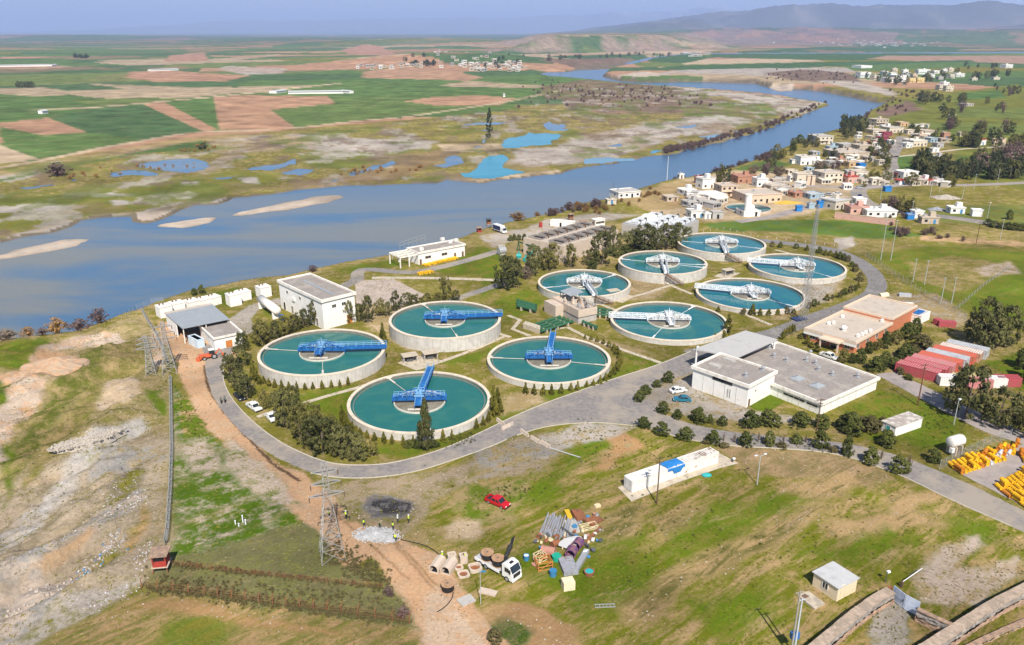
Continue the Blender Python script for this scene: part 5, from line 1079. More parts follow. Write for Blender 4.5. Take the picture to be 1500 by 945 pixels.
def pipe(a, b_, r, z, label, group, m='green_pipe', nm='water_pipe', sad=3):
    A = W(*a, z); C = W(*b_, z); ln = math.hypot(A[0] - C[0], A[1] - C[1]); t = thing(nm, label, 'pipe', (*A, 0), ang(A, C), group)
    mb = MB(); mb.cyl((0, 0, z), (ln, 0, z), r, None, 14); mb.build('barrel', m, t, False)
    for i in range(sad): x = ln * (i + .5) / sad; mb = MB(); mb.b2((x - .25, -r - .15, 0), (x + .25, r + .15, z)); mb.build('saddle', 'pale_concrete', t)
    for x in (.1, ln * .5, ln - .1): mb = MB(); mb.cyl((x - .08, 0, z), (x + .08, 0, z), r + .12, None, 14); mb.build('flange', m, t)
for i in range(4):
    pipe((776 + i * 5.4, 477.5 + i * 2.6), (820.5 + i * 6, 464 + i * 2.2), .45, 1.1, f'green pipe, {nth(i)} from the pump house side among the four parallel front pipes', 'green pipes before the pump house')
pipe((854, 471.5), (874, 479.5), .55, 1.2, 'short green pipe running right from the front corner of the pump house', 'single green pipes')
for i in range(3): pipe((874.5, 451.5 + i * 4.5), (896 - i * 1.5, 455.5 + i * 3.2), .45, 1.2, f'green pipe leaving the right end of the pump house, {nth(i)} from the back', 'green pipes on the right of the pump house', sad=2)
for i in range(3): pipe((758, 440.5 + i * 3.5), (785, 448 + i * 3), .6, 1.3, f'green pipe entering the left end of the pump house, {nth(i)} from the back', 'green pipes on the left of the pump house', sad=2)
mb = MB(); A = [W(*p, 0) for p in ((766, 481), (770, 477), (791, 484), (791, 490))]; o = MB(); o.prism(A, 0, 1.6); o = o.build('pipe_trough', 'pale_concrete'); tag(o, 'pale concrete box collecting the ends of the four green pipes', 'trough')
for i, (px, py) in enumerate(((600, 529), (630, 525), (898, 433), (1066, 402))):
    q = W(px, py); t = thing('meter_shelter', ['small flat shelter over meters, the western of two between the blue tanks', 'small flat shelter over meters, the eastern of two between the blue tanks', 'little flat shelter on a slab below the middle white tanks', 'little flat shelter on a slab behind the round white tanks'][i], 'shelter', (*q, 0), .4)
    mb = MB(); mb.b2((-2.2, -1.5, 1.9), (2.2, 1.5, 2.1)); mb.build('roof', 'pale_concrete', t)
    for x in (-1.9, 1.9): mb = MB(); mb.b2((x - .12, -1.2, 0), (x + .12, 1.2, 1.9)); mb.build('side_panel', 'grey_concrete', t)
    mb = MB(); mb.b2((-1, -.5, 0), (1, .5, 1.0)); mb.build('meter', 'dark_steel', t)

# --- filter blocks by the river with their rows of channels
def filt(name, label, F, Rr, Lc, base, m, mr, rows_, n, extra, cm, pm):
    h = base; B = Bld(name, label, 'building', F, Rr, Lc, h, zF=h, zR=h, zL=h)
    B.wall(m); mb = MB(); mb.b2((.3, .3, h), (B.lx - .3, B.ly - .3, h + .12)); B.part(mb, 'roof', mr)
    for j in range(rows_):
        y = B.ly * (j + .5) / rows_
        for i in range(n):
            x = B.lx * (i + .5) / n; w_ = B.lx / n * .72; d = B.ly / rows_ * .62
            mb = MB()
            mb.b2((x - w_ / 2, y - d / 2, h + .1), (x - w_ / 2 + .3, y + d / 2, h + 1.0)); mb.b2((x + w_ / 2 - .3, y - d / 2, h + .1), (x + w_ / 2, y + d / 2, h + 1.0)); mb.b2((x - w_ / 2 + .3, y + d / 2 - .3, h + .1), (x + w_ / 2 - .3, y + d / 2, h + 1.0)); mb.b2((x - w_ / 2 + .3, y - d / 2, h + .1), (x + w_ / 2 - .3, y - d / 2 + .3, h + .6))
            c = B.part(mb, 'filter_channel', cm); mb = MB(); mb.b2((x - w_ / 2 + .31, y - d / 2 + .31, h + .1), (x + w_ / 2 - .31, y + d / 2 - .31, h + .3)); B.part(mb, 'channel_water', extra, c)
            mb = MB(); mb.b2((x + w_ / 2 + .1, y - d / 2, h + .1), (x + w_ / 2 + .9, y - d / 2 + .9, h + 1.7)); B.part(mb, 'valve_post', pm, c)
    return B
hf1 = hgt(826, 385, 361)
BF = filt('filter_house', 'brown concrete filter block with rows of open dark channels near the river', (826, 361), (906, 337), (778, 345), hf1, 'pink_concrete', 'tan_roof', 2, 6, 'black_inside', 'gravel_roof', 'brown_timber')
mat('white_blue_roof', (0.50, 0.51, 0.51), .8, .1, .5, (0.42, 0.45, 0.48), .35, .4)
hf2 = hgt(1024, 341, 322)
BF = filt('filter_house', 'white-grey filter block with metal railed channels at the far end of the row', (986, 339), (1024, 322.5), (902, 331), hf2, 'grey_concrete', 'white_blue_roof', 3, 5, 'dark_steel', 'white_steel', 'dark_steel')
mb = MB(); rail(mb, (.2, .2, hf2), (BF.lx - .2, .2, hf2), 1.1, 10); rail(mb, (.2, .2, hf2), (.2, BF.ly - .2, hf2), 1.1, 20); BF.part(mb, 'railing', 'galv')
mb = MB(); mb.b2((BF.lx * .45, BF.ly * .62, hf2 + .2), (BF.lx * .45 + 3.5, BF.ly * .62 + 6, hf2 + 2.4)); BF.part(mb, 'roof_house', 'white_wall')
q = W(759, 368); t = thing('gantry_crane', 'dark green steel gantry frame standing beside the filter block', 'gantry', (*q, 0), ang(q, W(788, 378)))
mb = MB(); mb.beam((0, 0, 4.2), (11, 0, 4.2), .35, .5); mb.build('beam', 'green_pipe', t)
for x in (.2, 10.8): mb = MB(); mb.beam((x, -.8, 0), (x, 0, 4), .25); mb.beam((x, .8, 0), (x, 0, 4), .25); mb.build('leg', 'green_pipe', t)
for i, (px, py) in enumerate(((760, 378), (776, 375), (770, 383))):
    q = W(px, py); t = thing('valve_unit', f'teal valve unit below the green gantry, {nth(i)} from the river', 'pump', (*q, 0), .4 * i, 'teal valve units'); mb = MB(); mb.cyl((-1, 0, 1), (1, 0, 1), .8, None, 14); mb.box((0, 0, .2), (1.6, 1.6, .4)); mb.build('body', 'teal_paint', t); mb = MB(); mb.cyl((0, 0, 1.5), (0, 0, 2.8), .3); mb.build('actuator', 'teal_paint', t)
t = thing('surge_tank', 'pale grey round tank unit with ladder near the dark green tree', 'tank', (*W(735, 373), 0), .5); mb = MB(); mb.cyl((-1.6, 0, 1.8), (1.6, 0, 1.8), 1.5, None, 18); mb.build('vessel', 'galv', t); mb = MB(); mb.box((0, 0, .3), (2.6, 2.0, .6)); mb.build('base', 'grey_concrete', t); mb = MB(); rail(mb, (-1.4, 0, 3.2), (1.4, 0, 3.2), .9, 3); mb.build('railing', 'white_steel', t)
B = Bld('white_cabin', 'white windowed cabin behind the brown filter block', 'cabin', (872, 332), (886, 330), (866, 330), 3.0); B.wall('white_wall'); B.roof('white_trim', 'white_trim', .2, .2, .05)
for u in (.2, .5, .8): B.open('f', B.lx * u, 1.2, 1.6, 1.1)
B = Bld('low_shed', 'low white shed with flat roof behind the brown filter block by the river', 'shed', (840, 334), (843, 332), (819.5, 322.5), 2.6); B.wall('white_wall'); B.roof('white_trim', 'white_trim', .1, .15, .05); B.open('l', B.ly * .45, 0, 1.0, 2.0, 'door', gm='black_inside')
# ------------------------------------------------------------------ vehicles
def ext(mb, prof, y0, y1, mi=0):
    """extrude a side profile (x,z) across y"""
    n = len(prof); A = sum(prof[i][0] * prof[(i + 1) % n][1] - prof[(i + 1) % n][0] * prof[i][1] for i in range(n))
    if A < 0: prof = prof[::-1]
    vs = [(p[0], y0, p[1]) for p in prof] + [(p[0], y1, p[1]) for p in prof]
    return mb.add(vs, [(i, (i + 1) % n, n + (i + 1) % n, n + i) for i in range(n)] + [tuple(range(n - 1, -1, -1)), tuple(range(n, 2 * n))], mi)
mat('tyre', (0.02, 0.02, 0.02), .8); mat('rim', (0.45, 0.46, 0.47), .35, metal=.5); mat('lamp', (0.8, 0.8, 0.75), .2); mat('tail', (0.4, 0.02, 0.02), .3); mat('black_plastic', (0.03, 0.03, 0.03), .6)
def paint(n, c): return mat(n, c, .28, .05, .5, spec=.5)
paint('paint_red', (0.50, 0.012, 0.02)); paint('paint_white', (0.78, 0.78, 0.76)); paint('paint_black', (0.012, 0.014, 0.02)); paint('paint_teal', (0.02, 0.16, 0.24)); paint('paint_silver', (0.45, 0.46, 0.48)); paint('paint_blue', (0.03, 0.14, 0.40)); paint('paint_orange', (0.62, 0.13, 0.045)); paint('paint_yellow', (0.72, 0.42, 0.02)); paint('paint_navy', (0.02, 0.03, 0.10))
def wheel(par, x, y, r=.34, w=.24):
    mb = MB(); mb.cyl((x, y - w / 2, r), (x, y + w / 2, r), r, None, 16); o = mb.build('wheel', 'tyre', par)
    mb = MB(); s = 1 if y > 0 else -1; mb.cyl((x, y + s * (w / 2 - .02), r), (x, y + s * (w / 2 + .02), r), r * .62, None, 12); mb.build('rim', 'rim', o)
def car(kind, c, rz, m, label, cat='car', group=None):
    t = thing({'sedan': 'parked_car', 'pickup': 'pickup_truck'}[kind], label, cat, c, rz, group)
    if kind == 'sedan':
        ln, w = 4.5, 1.76; mb = MB()
        ext(mb, [(-2.25, .32), (-2.25, .78), (-2.1, .92), (-1.45, .98), (1.0, .95), (2.0, .82), (2.25, .62), (2.25, .32)], -w / 2, w / 2); b = mb.build('body', m, t)
        mb = MB(); ext(mb, [(-1.75, .96), (-1.1, 1.42), (.2, 1.44), (.95, .96)], -w / 2 + .12, w / 2 - .12); mb.build('cabin', 'glass', t)
        mb = MB(); ext(mb, [(-1.12, 1.41), (-1.05, 1.47), (.18, 1.49), (.24, 1.43)], -w / 2 + .1, w / 2 - .1); mb.build('roof', m, t)
        for y in (-w / 2 + .11, w / 2 - .11):
            mb = MB()
            for a, b_ in (((-1.76, .96), (-1.1, 1.44)), ((-.4, .96), (-.4, 1.44)), ((.96, .96), (.2, 1.45))): mb.beam((a[0], y, a[1]), (b_[0], y, b_[1]), .1)
            mb.build('pillar_trim', m, t)
        xs = (-1.4, 1.4); fx = 2.25; lz = .66
    else:
        ln, w = 5.2, 1.85; mb = MB()
        ext(mb, [(-2.6, .42), (-2.6, .62), (.9, .62), (.9, .42)], -w / 2, w / 2); ext(mb, [(-.95, .62), (-.95, 1.0), (1.5, 1.0), (2.35, .94), (2.6, .78), (2.6, .42), (.9, .42), (.9, .62)], -w / 2, w / 2)
        for y in (-w / 2, w / 2 - .08): mb.b2((-2.6, y, .62), (-.95, y + .08, 1.05))
        mb.b2((-2.6, -w / 2, .62), (-2.52, w / 2, 1.05)); mb.build('body', m, t)
        mb = MB(); mb.b2((-2.5, -w / 2 + .09, .63), (-.97, w / 2 - .09, .68)); mb.build('load_bed', 'black_plastic', t)
        mb = MB(); ext(mb, [(-.93, 1.0), (-.8, 1.62), (.65, 1.64), (1.35, 1.0)], -w / 2 + .1, w / 2 - .1); mb.build('cabin', 'glass', t)
        mb = MB(); ext(mb, [(-.85, 1.6), (-.78, 1.69), (.6, 1.71), (.7, 1.62)], -w / 2 + .08, w / 2 - .08); mb.build('roof', m, t)
        for y in (-w / 2 + .09, w / 2 - .09):
            mb = MB()
            for a, b_ in (((-.93, 1.0), (-.8, 1.64)), ((.15, 1.0), (.1, 1.64)), ((1.36, 1.0), (.66, 1.65))): mb.beam((a[0], y, a[1]), (b_[0], y, b_[1]), .11)
            mb.build('pillar_trim', m, t)
        xs = (-1.6, 1.6); fx = 2.6; lz = .75
    for y in (-.62, .62):
        mb = MB(); mb.box((fx - .02, y, lz), (.1, .38, .16)); mb.build('headlight', 'lamp', t); mb = MB(); mb.box((-fx + .01, y, lz + .06), (.06, .34, .18)); mb.build('tail_light', 'tail', t)
    mb = MB(); mb.box((fx + .02, 0, .42), (.14, w - .1, .2)); mb.build('bumper', 'black_plastic', t)
    for x in xs:
        for y in (-w / 2 + .1, w / 2 - .1): wheel(t, x, y, .36 if kind == 'pickup' else .32)
    return t
def pcar(kind, a, b, m, label, cat='car'):
    """a = rear, b = front on the ground, in pixels"""
    A, B_ = W(*a), W(*b); return car(kind, ((A[0] + B_[0]) / 2, (A[1] + B_[1]) / 2), ang(A, B_), m, label, cat)
pcar('pickup', (715, 733), (743, 745), 'paint_red', 'red pickup truck parked on the grass near the scrap heap', 'pickup truck')
mb = MB(); q = pcar('sedan', (346, 579), (356, 588), 'paint_black', 'black car parked on the verge under the roadside trees')
pcar('pickup', (365, 594), (380, 604), 'paint_white', 'white pickup truck parked at the road edge behind the black car', 'pickup truck')
pcar('sedan', (393, 609), (403, 620), 'paint_white', 'white sedan parked beside the narrow path below the roadside trees')
pcar('sedan', (984, 576), (1002, 573), 'paint_white', 'white sedan on the gravel yard beside the white hall')
pcar('sedan', (1010, 588), (988, 587), 'paint_teal', 'teal sedan on the gravel yard beside the white sedan')
pcar('pickup', (1207, 522), (1221, 527), 'paint_white', 'white pickup parked between the hall and the orange office', 'pickup truck')
pcar('sedan', (1262, 286), (1256, 291), 'paint_navy', 'dark car driving on the village road bend')
pcar('sedan', (1252, 277), (1264, 276), 'paint_silver', 'grey car crossing the village road junction')
pcar('sedan', (560 + 200, 404), (757, 399), 'paint_navy', 'dark car in the shade under the tall grey-green trees')
# lorry with flat bed, crane and cable drums
ra, fa_ = W(701, 819), W(757, 851.5); rz = ang(ra, fa_); TL = math.hypot(fa_[0] - ra[0], fa_[1] - ra[1]); print('LORRY', TL)
t = thing('flatbed_truck', 'white flatbed lorry with a black loading crane carrying two cable drums', 'truck', (*ra, 0), rz)
mb = MB(); mb.b2((.2, -1.2, 1.05), (TL - 3.0, 1.2, 1.25)); mb.build('load_bed', 'paint_silver', t)
for y in (-1.22, 1.14): mb = MB(); mb.b2((.2, y, .75), (TL - 3.0, y + .08, 1.32)); mb.build('side_board', 'paint_white', t)
mb = MB(); mb.b2((.3, -.45, .65), (TL - .4, .45, 1.04)); mb.build('chassis', 'dark_steel', t)
mb = MB(); ext(mb, [(TL - 2.3, .75), (TL - 2.3, 3.15), (TL - 1.7, 3.35), (TL - .7, 3.1), (TL - .1, 2.0), (TL, 1.4), (TL, .5), (TL - .4, .45), (TL - 1.9, .75)], -1.22, 1.22); cab = mb.build('cab', 'paint_white', t)
mb = MB(); ext(mb, [(TL - .69, 3.0), (TL - .09, 1.98), (TL - .02, 1.98), (TL - .62, 3.04)], -1.08, 1.08); mb.build('windscreen', 'glass', cab)
for y in (-1.24, 1.2): mb = MB(); ext(mb, [(TL - 1.7, 1.9), (TL - 1.7, 2.75), (TL - .8, 2.75), (TL - .4, 1.9)], y, y + .04); mb.build('side_window', 'glass', cab)
mb = MB(); mb.b2((TL - 1.5, -.4, 3.2), (TL - 1.0, .4, 3.36)); mb.build('roof_hatch', 'black_plastic', cab)
mb = MB(); mb.b2((TL - .05, -1.2, .35), (TL + .12, 1.2, .95)); mb.build('bumper', 'paint_white', t); mb = MB(); mb.b2((TL - .02, -.85, 1.0), (TL + .05, .85, 1.75)); mb.build('grille', 'black_plastic', cab)
for y in (-.95, .95): mb = MB(); mb.box((TL + .1, y, .75), (.1, .35, .2)); mb.build('headlight', 'lamp', t); mb = MB(); mb.b2((TL - .5, y * 1.42 - .1, 2.0), (TL - .3, y * 1.42 + .1, 2.7)); mb.build('mirror', 'black_plastic', cab)
for x in (TL - 1.2, 1.6, 2.9):
    for y in (-1.08, 1.08): wheel(t, x, y, .52, .34)
mb = MB(); bx = TL - 2.65; mb.beam((bx, .2, 1.1), (bx, .2, 3.4), .5); mb.beam((bx, .2, 3.4), (bx - .6, 2.2, 4.6), .5, .55); mb.beam((bx - .6, 2.2, 4.6), (bx - 2.2, 4.4, 4.0), .4, .45); cr = mb.build('crane', 'black_plastic', t)
for dz in (.3, .38): mb = MB(); mb.tube([(bx, .2 + dz, 3.4), (bx - .6, 2.2 + dz, 4.9), (bx - 2.2, 4.4 + dz, 4.3)], .09); mb.build('hydraulic_hose', 'tyre', cr)
mat('drum_wood', (0.42, 0.26, 0.15), .9, .2, 2.0, (0.3, 0.18, 0.1), .4, 1.5); mat('cable_black', (0.02, 0.02, 0.022), .5)
def drum(loc, r, h, label, m='drum_wood'):
    t = thing('cable_drum', label, 'cable drum', loc, 0.0)
    for z in (0, h - .1): mb = MB(); mb.cyl((0, 0, z), (0, 0, z + .1), r, None, 28); o = mb.build('flange', m, t)
    mb = MB(); mb.cyl((0, 0, h), (0, 0, h + .04), r * .16); mb.build('hub', 'dark_steel', t)
    mb = MB(); mb.lathe([(r * .86, .1), (r * .9, .25), (r * .88, h - .2), (r * .84, h - .1)], 28); mb.build('cable', 'cable_black', t)
cR, sR = math.cos(rz), math.sin(rz)
drum((ra[0] + cR * 2.2, ra[1] + sR * 2.2, 1.26), 1.15, 1.35, 'wooden cable drum standing at the rear of the lorry bed'); drum((ra[0] + cR * 4.75, ra[1] + sR * 4.75, 1.26), 1.15, 1.45, 'wooden cable drum standing behind the lorry cab'); drum((*W(656, 864), 0), 1.2, 1.4, 'wooden cable drum of black cable standing alone on the orange soil')
# orange tractor with a front loader
a, b_ = W(297, 527), W(316, 523.5); t = thing('tractor', 'orange-red wheeled digger with a white cab at the end of the road', 'tractor', (*ab(a, b_, .5), 0), ang(a, b_))
mb = MB(); mb.b2((-2.2, -.7, .7), (2.0, .7, 1.5)); mb.b2((-2.6, -1.0, .5), (-2.2, 1.0, 1.4)); mb.build('body', 'paint_orange', t); mb = MB(); mb.b2((.1, -.7, 1.5), (1.5, .7, 2.6)); mb.build('cab', 'glass', t); mb = MB(); mb.b2((0, -.8, 2.6), (1.6, .8, 2.75)); mb.build('cab_roof', 'paint_white', t)
for x, r in ((-1.4, .55), (1.3, .8)):
    for y in (-.95, .95): wheel(t, x, y, r, .4)
mb = MB(); mb.beam((2, 0, 1.2), (3.0, 0, 2.6), .25); mb.beam((3.0, 0, 2.6), (3.7, 0, 1.0), .2); mb.b2((3.5, -.4, .3), (4.0, .4, 1.0)); mb.build('digger_arm', 'paint_orange', t); mb = MB(); ext(mb, [(-3.6, .1), (-2.7, .1), (-2.7, .9), (-3.0, .9)], -1.1, 1.1); mb.build('loader_bucket', 'paint_orange', t)
a = W(1253, 462); t = thing('road_roller', 'small yellow machine standing at the road side behind the orange office', 'machine', (*a, 0), .4); mb = MB(); mb.b2((-1.2, -.6, .4), (1.2, .6, 1.2)); mb.b2((-.3, -.5, 1.2), (.6, .5, 1.7)); mb.build('body', 'paint_yellow', t)
for x in (-.9, .9): mb = MB(); mb.cyl((x, -.6, .4), (x, .6, .4), .4); mb.build('wheel', 'tyre', t)
t = thing('trailer_truck', 'white lorry with a dark blue box body parked on the river bank track', 'truck', (*W(732, 340), 0), ang(W(724, 336), W(745, 343)))
mb = MB(); mb.b2((-4, -1.2, .9), (2.4, 1.2, 3.4)); mb.build('box_body', 'paint_white', t); mb = MB(); mb.b2((-3.8, -1.25, 1.2), (2.2, -1.2, 3.1)); mb.build('side_panel', 'paint_navy', t); mb = MB(); ext(mb, [(2.5, .5), (2.5, 2.6), (3.6, 2.6), (4.3, 1.5), (4.3, .5)], -1.1, 1.1); cb_ = mb.build('cab', 'paint_white', t); mb = MB(); ext(mb, [(3.62, 2.5), (4.28, 1.5), (4.33, 1.52), (3.67, 2.54)], -1, 1); mb.build('windscreen', 'glass', cb_)
for x in (-2.8, 3.2):
    for y in (-1.0, 1.0): wheel(t, x, y, .48, .3)

# ------------------------------------------------------------------ people (one skinned figure, two poses)
mat('skin', (0.36, 0.21, 0.14), .6); mat('trousers', (0.035, 0.04, 0.055), .9); mat('hivis', (0.58, 0.72, 0.03), .7); mat('shirt', (0.10, 0.14, 0.12), .9); mat('helmet_white', (0.75, 0.75, 0.72), .4); mat('hair', (0.015, 0.012, 0.01), .8); mat('hivis_white', (0.70, 0.74, 0.66), .7)
def figure(pose):
    V = {'p': ((0, 0, .93), .13), 'c': ((0, 0, 1.25), .15), 's': ((0, 0, 1.42), .12), 'n': ((0, 0, 1.5), .055), 'h': ((.02, 0, 1.62), .095), 't': ((.01, 0, 1.72), .075)}
    for s, y in (('l', 1), ('r', -1)):
        V[s + 'h'] = ((0, .09 * y, .88), .10); V[s + 'k'] = ((.02 + .1 * (y > 0), .11 * y, .48), .065); V[s + 'a'] = ((-.02 + .08 * (y > 0), .12 * y, .08), .045); V[s + 'f'] = ((.14 + .08 * (y > 0), .13 * y, .04), .04)
        V[s + 's'] = ((0, .19 * y, 1.4), .065); V[s + 'e'] = ((.02, .27 * y, 1.14), .045); V[s + 'w'] = ((.13, .25 * y, .92), .035); V[s + 'd'] = ((.18, .24 * y, .83), .035)
    if pose == 'bend':
        for k in ('c', 's', 'n', 'h', 't', 'ls', 'le', 'lw', 'ld', 'rs', 're', 'rw', 'rd'):
            (x, y, z), r = V[k]; z -= .93; a = R(52); V[k] = ((x * math.cos(a) + z * math.sin(a), y, .93 - x * math.sin(a) + z * math.cos(a)), r)
        for s, y in (('l', 1), ('r', -1)): V[s + 'e'] = ((.52, .24 * y, .86), .045); V[s + 'w'] = ((.62, .14 * y, .66), .035); V[s + 'd'] = ((.66, .10 * y, .6), .035)
    K = list(V); E = [('p', 'c'), ('c', 's'), ('s', 'n'), ('n', 'h'), ('h', 't')]
    for s in 'lr': E += [('p', s + 'h'), (s + 'h', s + 'k'), (s + 'k', s + 'a'), (s + 'a', s + 'f'), ('s', s + 's'), (s + 's', s + 'e'), (s + 'e', s + 'w'), (s + 'w', s + 'd')]
    me = bpy.data.meshes.new('figure'); me.from_pydata([V[k][0] for k in K], [(K.index(a), K.index(b_)) for a, b_ in E], [])
    o = bpy.data.objects.new('figure', me); COL.objects.link(o); o.modifiers.new('s', 'SKIN'); o.modifiers.new('d', 'SUBSURF').levels = 1
    for i, k in enumerate(K): me.skin_vertices[0].data[i].radius = (V[k][1],) * 2; me.skin_vertices[0].data[i].use_root = (k == 'p')
    m2 = bpy.data.meshes.new_from_object(o.evaluated_get(bpy.context.evaluated_depsgraph_get())); bpy.data.objects.remove(o)
    for n in ('skin', 'trousers', 'shirt'): m2.materials.append(MATS[n])
    H = Vector(V['h'][0]); hands = [Vector(V[s + 'd'][0]) for s in 'lr']
    for p in m2.polygons:
        c = p.center
        p.material_index = 0 if (c - H).length < .17 or min((c - q).length for q in hands) < .1 else (1 if c.z < .95 and not (pose == 'bend' and c.x > .3) else 2); p.use_smooth = True
    A, S_ = Vector(V['p'][0]), Vector(V['s'][0]); d = (S_ - A)
    mb = MB(); mb.cyl(A + d * .12, A + d * .55, .175, .2, 14, False); mb.cyl(A + d * .55, A + d * 1.08, .2, .16, 14, True); vest = mb
    up = (H - S_).normalized(); hat = MB(); hat.ball(H + up * .06, (.125, .125, .1), 12, 8); hat.cyl(H + up * .04, H + up * .055, .16, .15, 12)
    return m2, vest, hat
FG = {}
for ps in ('stand', 'bend'):
    m2, ve, ha = figure(ps); FG[ps] = (m2, ve, ha)
def person(px, py, rz, pose, label, vest='hivis', hat='helmet_white', sc=1.05, z=0.0):
    m2, ve, ha = FG[pose]; t = bpy.data.objects.new('person', m2); COL.objects.link(t); q = W(px, py); t.location = (*q, z); t.rotation_euler = (0, 0, rz); t.scale = (sc,) * 3; tag(t, label, 'person')
    if vest: ve.build('vest', vest, t)
    ha.build('helmet' if hat != 'hair' else 'hair', hat, t); return t
for i, (px, py, r_, ps, lb, vs, ht) in enumerate((
    (507, 760, 1.0, 'stand', 'worker in yellow vest and dark trousers beside the lattice pylon', 'hivis', 'helmet_white'), (533, 772, 5.6, 'stand', 'worker in green-yellow vest at the left edge of the gravel heap', 'hivis', 'hair'),
    (557, 774, 4.8, 'bend', 'worker in yellow vest bending over the back of the gravel heap', 'hivis', 'hair'), (576, 776, 4.2, 'stand', 'worker in yellow vest standing at the right back of the gravel heap', 'hivis', 'hair'),
    (583, 766, 3.9, 'stand', 'worker in white jacket and white helmet near the burnt patch', 'hivis_white', 'helmet_white'), (599, 766, 4.0, 'stand', 'worker in pale yellow vest standing alone right of the gravel heap', 'hivis', 'helmet_white'), (580.5, 794, 2.5, 'bend', 'worker in yellow vest pulling the black cable at the gravel heap', 'hivis', 'hair'),
    (648, 820, 5.0, 'stand', 'worker in yellow vest between the concrete culvert pieces', 'hivis', 'helmet_white'), (684, 822, 2.9, 'bend', 'worker in yellow vest leaning on a concrete box beside the lorry', 'hivis', 'hair'), (749, 852, 2.4, 'stand', 'worker in yellow and red beside the front wheel of the lorry', 'hivis', 'helmet_white'), (482, 758, 0.3, 'stand', 'worker in green vest seen behind the lattice of the pylon', 'hivis', 'hair'))):
    person(px, py, r_, ps, lb, vs, ht)
for i, (px, py) in enumerate(((324, 590), (329.5, 589))):
    q = W(px, py); t = thing('motorcycle', ['dark motorcycle on the curved road, the one nearer the orange soil', 'dark motorcycle on the curved road, the one nearer the black car'][i], 'motorcycle', (*q, 0), R(115))
    mb = MB(); ext(mb, [(-.6, .55), (-.2, .8), (.4, .85), (.5, .6), (.1, .35), (-.3, .35)], -.14, .14); mb.build('frame', 'paint_black', t)
    for x in (-.65, .65): mb = MB(); mb.cyl((x, -.06, .31), (x, .06, .31), .31, None, 16); mb.build('wheel', 'tyre', t)
    mb = MB(); mb.beam((.65, 0, .31), (.35, 0, 1.0), .07); mb.beam((.35, -.35, 1.02), (.35, .35, 1.02), .05); mb.build('handlebar', 'dark_steel', t); mb = MB(); mb.b2((-.65, -.14, .8), (.05, .14, .92)); mb.build('seat', 'black_plastic', t)
    person(px + .4, py + 1.2, R(115), 'stand', ['dark-clothed person astride the motorcycle nearer the orange soil', 'dark-clothed person beside the motorcycle nearer the black car'][i], None, 'hair', 1.05)

# ------------------------------------------------------------------ building material and scrap
mat('scrap_grey', (0.30, 0.31, 0.34), .6, .2, 1.0, (0.22, 0.17, 0.14), .3, .8); mat('rust', (0.27, 0.105, 0.05), .9, .25, 1.5, (0.17, 0.08, 0.045), .4, 1.0); mat('rust_pink', (0.40, 0.2, 0.15), .9, .2, 1.5); mat('purple', (0.13, 0.06, 0.16), .6, .2, 1.0, (0.26, 0.12, 0.10), .45, 1.2)
mat('crate_orange', (0.55, 0.22, 0.06), .8, .2, 2.0); mat('plank_cream', (0.66, 0.55, 0.34), .8, .15, 2.0); mat('barrel_blue', (0.05, 0.20, 0.38), .5, .15, 1.0); mat('basin_green', (0.02, 0.35, 0.24), .5, .1)
a0, a1 = W(790, 783), W(805, 746); d_ = ang(a0, a1); nx, ny = math.cos(d_ - PI / 2), math.sin(d_ - PI / 2); rnd = random.Random(12)
mb = MB(); mb.cyl((0, 0, 0), (6.4, 0, 0), .13, None, 8); proto = None
for i in range(34):
    s_ = (i % 19) * .36 + rnd.uniform(-.05, .05) + (0.15 if i >= 19 else 0); z = .14 + (.27 if i >= 19 else 0); k = rnd.uniform(-.8, .6)
    x = a0[0] + nx * s_ + math.cos(d_) * k; y = a0[1] + ny * s_ + math.sin(d_) * k
    if proto is None:
        proto = mb.build('steel_pipe', 'scrap_grey'); o = proto
    else:
        o = proto.copy(); COL.objects.link(o)
    tag(o, 'long grey pipe lying among the others in the bundle on the scrap heap', 'pipe', 'grey pipes bundled on the scrap heap'); o.location = (x, y, z); o.rotation_euler = (0, rnd.uniform(-.015, .02), d_ + rnd.uniform(-.06, .06))
def lying(nm, px, py, r, ln, dg, m, label, cat, hollow=False, rim=None):
    t = thing(nm, label, cat, (*W(px, py), 0), R(dg)); mb = MB()
    if hollow: mb.lathe([(r * .82, 0), (r, 0), (r, ln), (r * .82, ln)], 20, close=True); mb.v = [(v[2] - ln / 2, v[0], v[1] + r) for v in mb.v]
    else: mb.cyl((-ln / 2, 0, r), (ln / 2, 0, r), r, None, 18)
    mb.build('shell', m, t)
    for x in (-ln / 2, ln / 2):
        mb = MB(); mb.lathe([(r * .9, -.06), (r * 1.05, -.06), (r * 1.05, .06), (r * .9, .06)], 20, close=True); mb.v = [(v[2] + x, v[0], v[1] + r) for v in mb.v]; mb.build('hoop', rim or m, t)
    return t
lying('metal_drum', 837, 815, .95, 1.7, 70, 'purple', 'purple steel drum lying in front of its twin on the scrap heap', 'drum', True); lying('metal_drum', 846, 803, .9, 1.7, 60, 'purple', 'purple steel drum lying behind its twin beside the grey sheet', 'drum', True)
lying('rusty_tank', 803, 812, .8, 2.4, -20, 'rust_pink', 'pale rusty cylinder tank lying behind the orange crate frame', 'tank'); lying('rusty_tank', 813, 800, .6, 1.5, 40, 'rust', 'dark rusty cylinder standing beside the pipe bundle', 'tank')
def upright(nm, px, py, r, h, m, label, cat, top=None):
    t = thing(nm, label, cat, (*W(px, py), 0)); mb = MB(); mb.cyl((0, 0, 0), (0, 0, h), r, r * 1.05, 18); mb.build('shell', m, t); mb = MB(); mb.lathe([(r * .85, h), (r * 1.12, h), (r * 1.12, h + .08), (r * .85, h + .08)], 18, close=True); mb.build('hoop', m, t); mb = MB(); mb.disc((0, 0, h + .02), r * .86, 18); mb.build('lid', top or m, t)
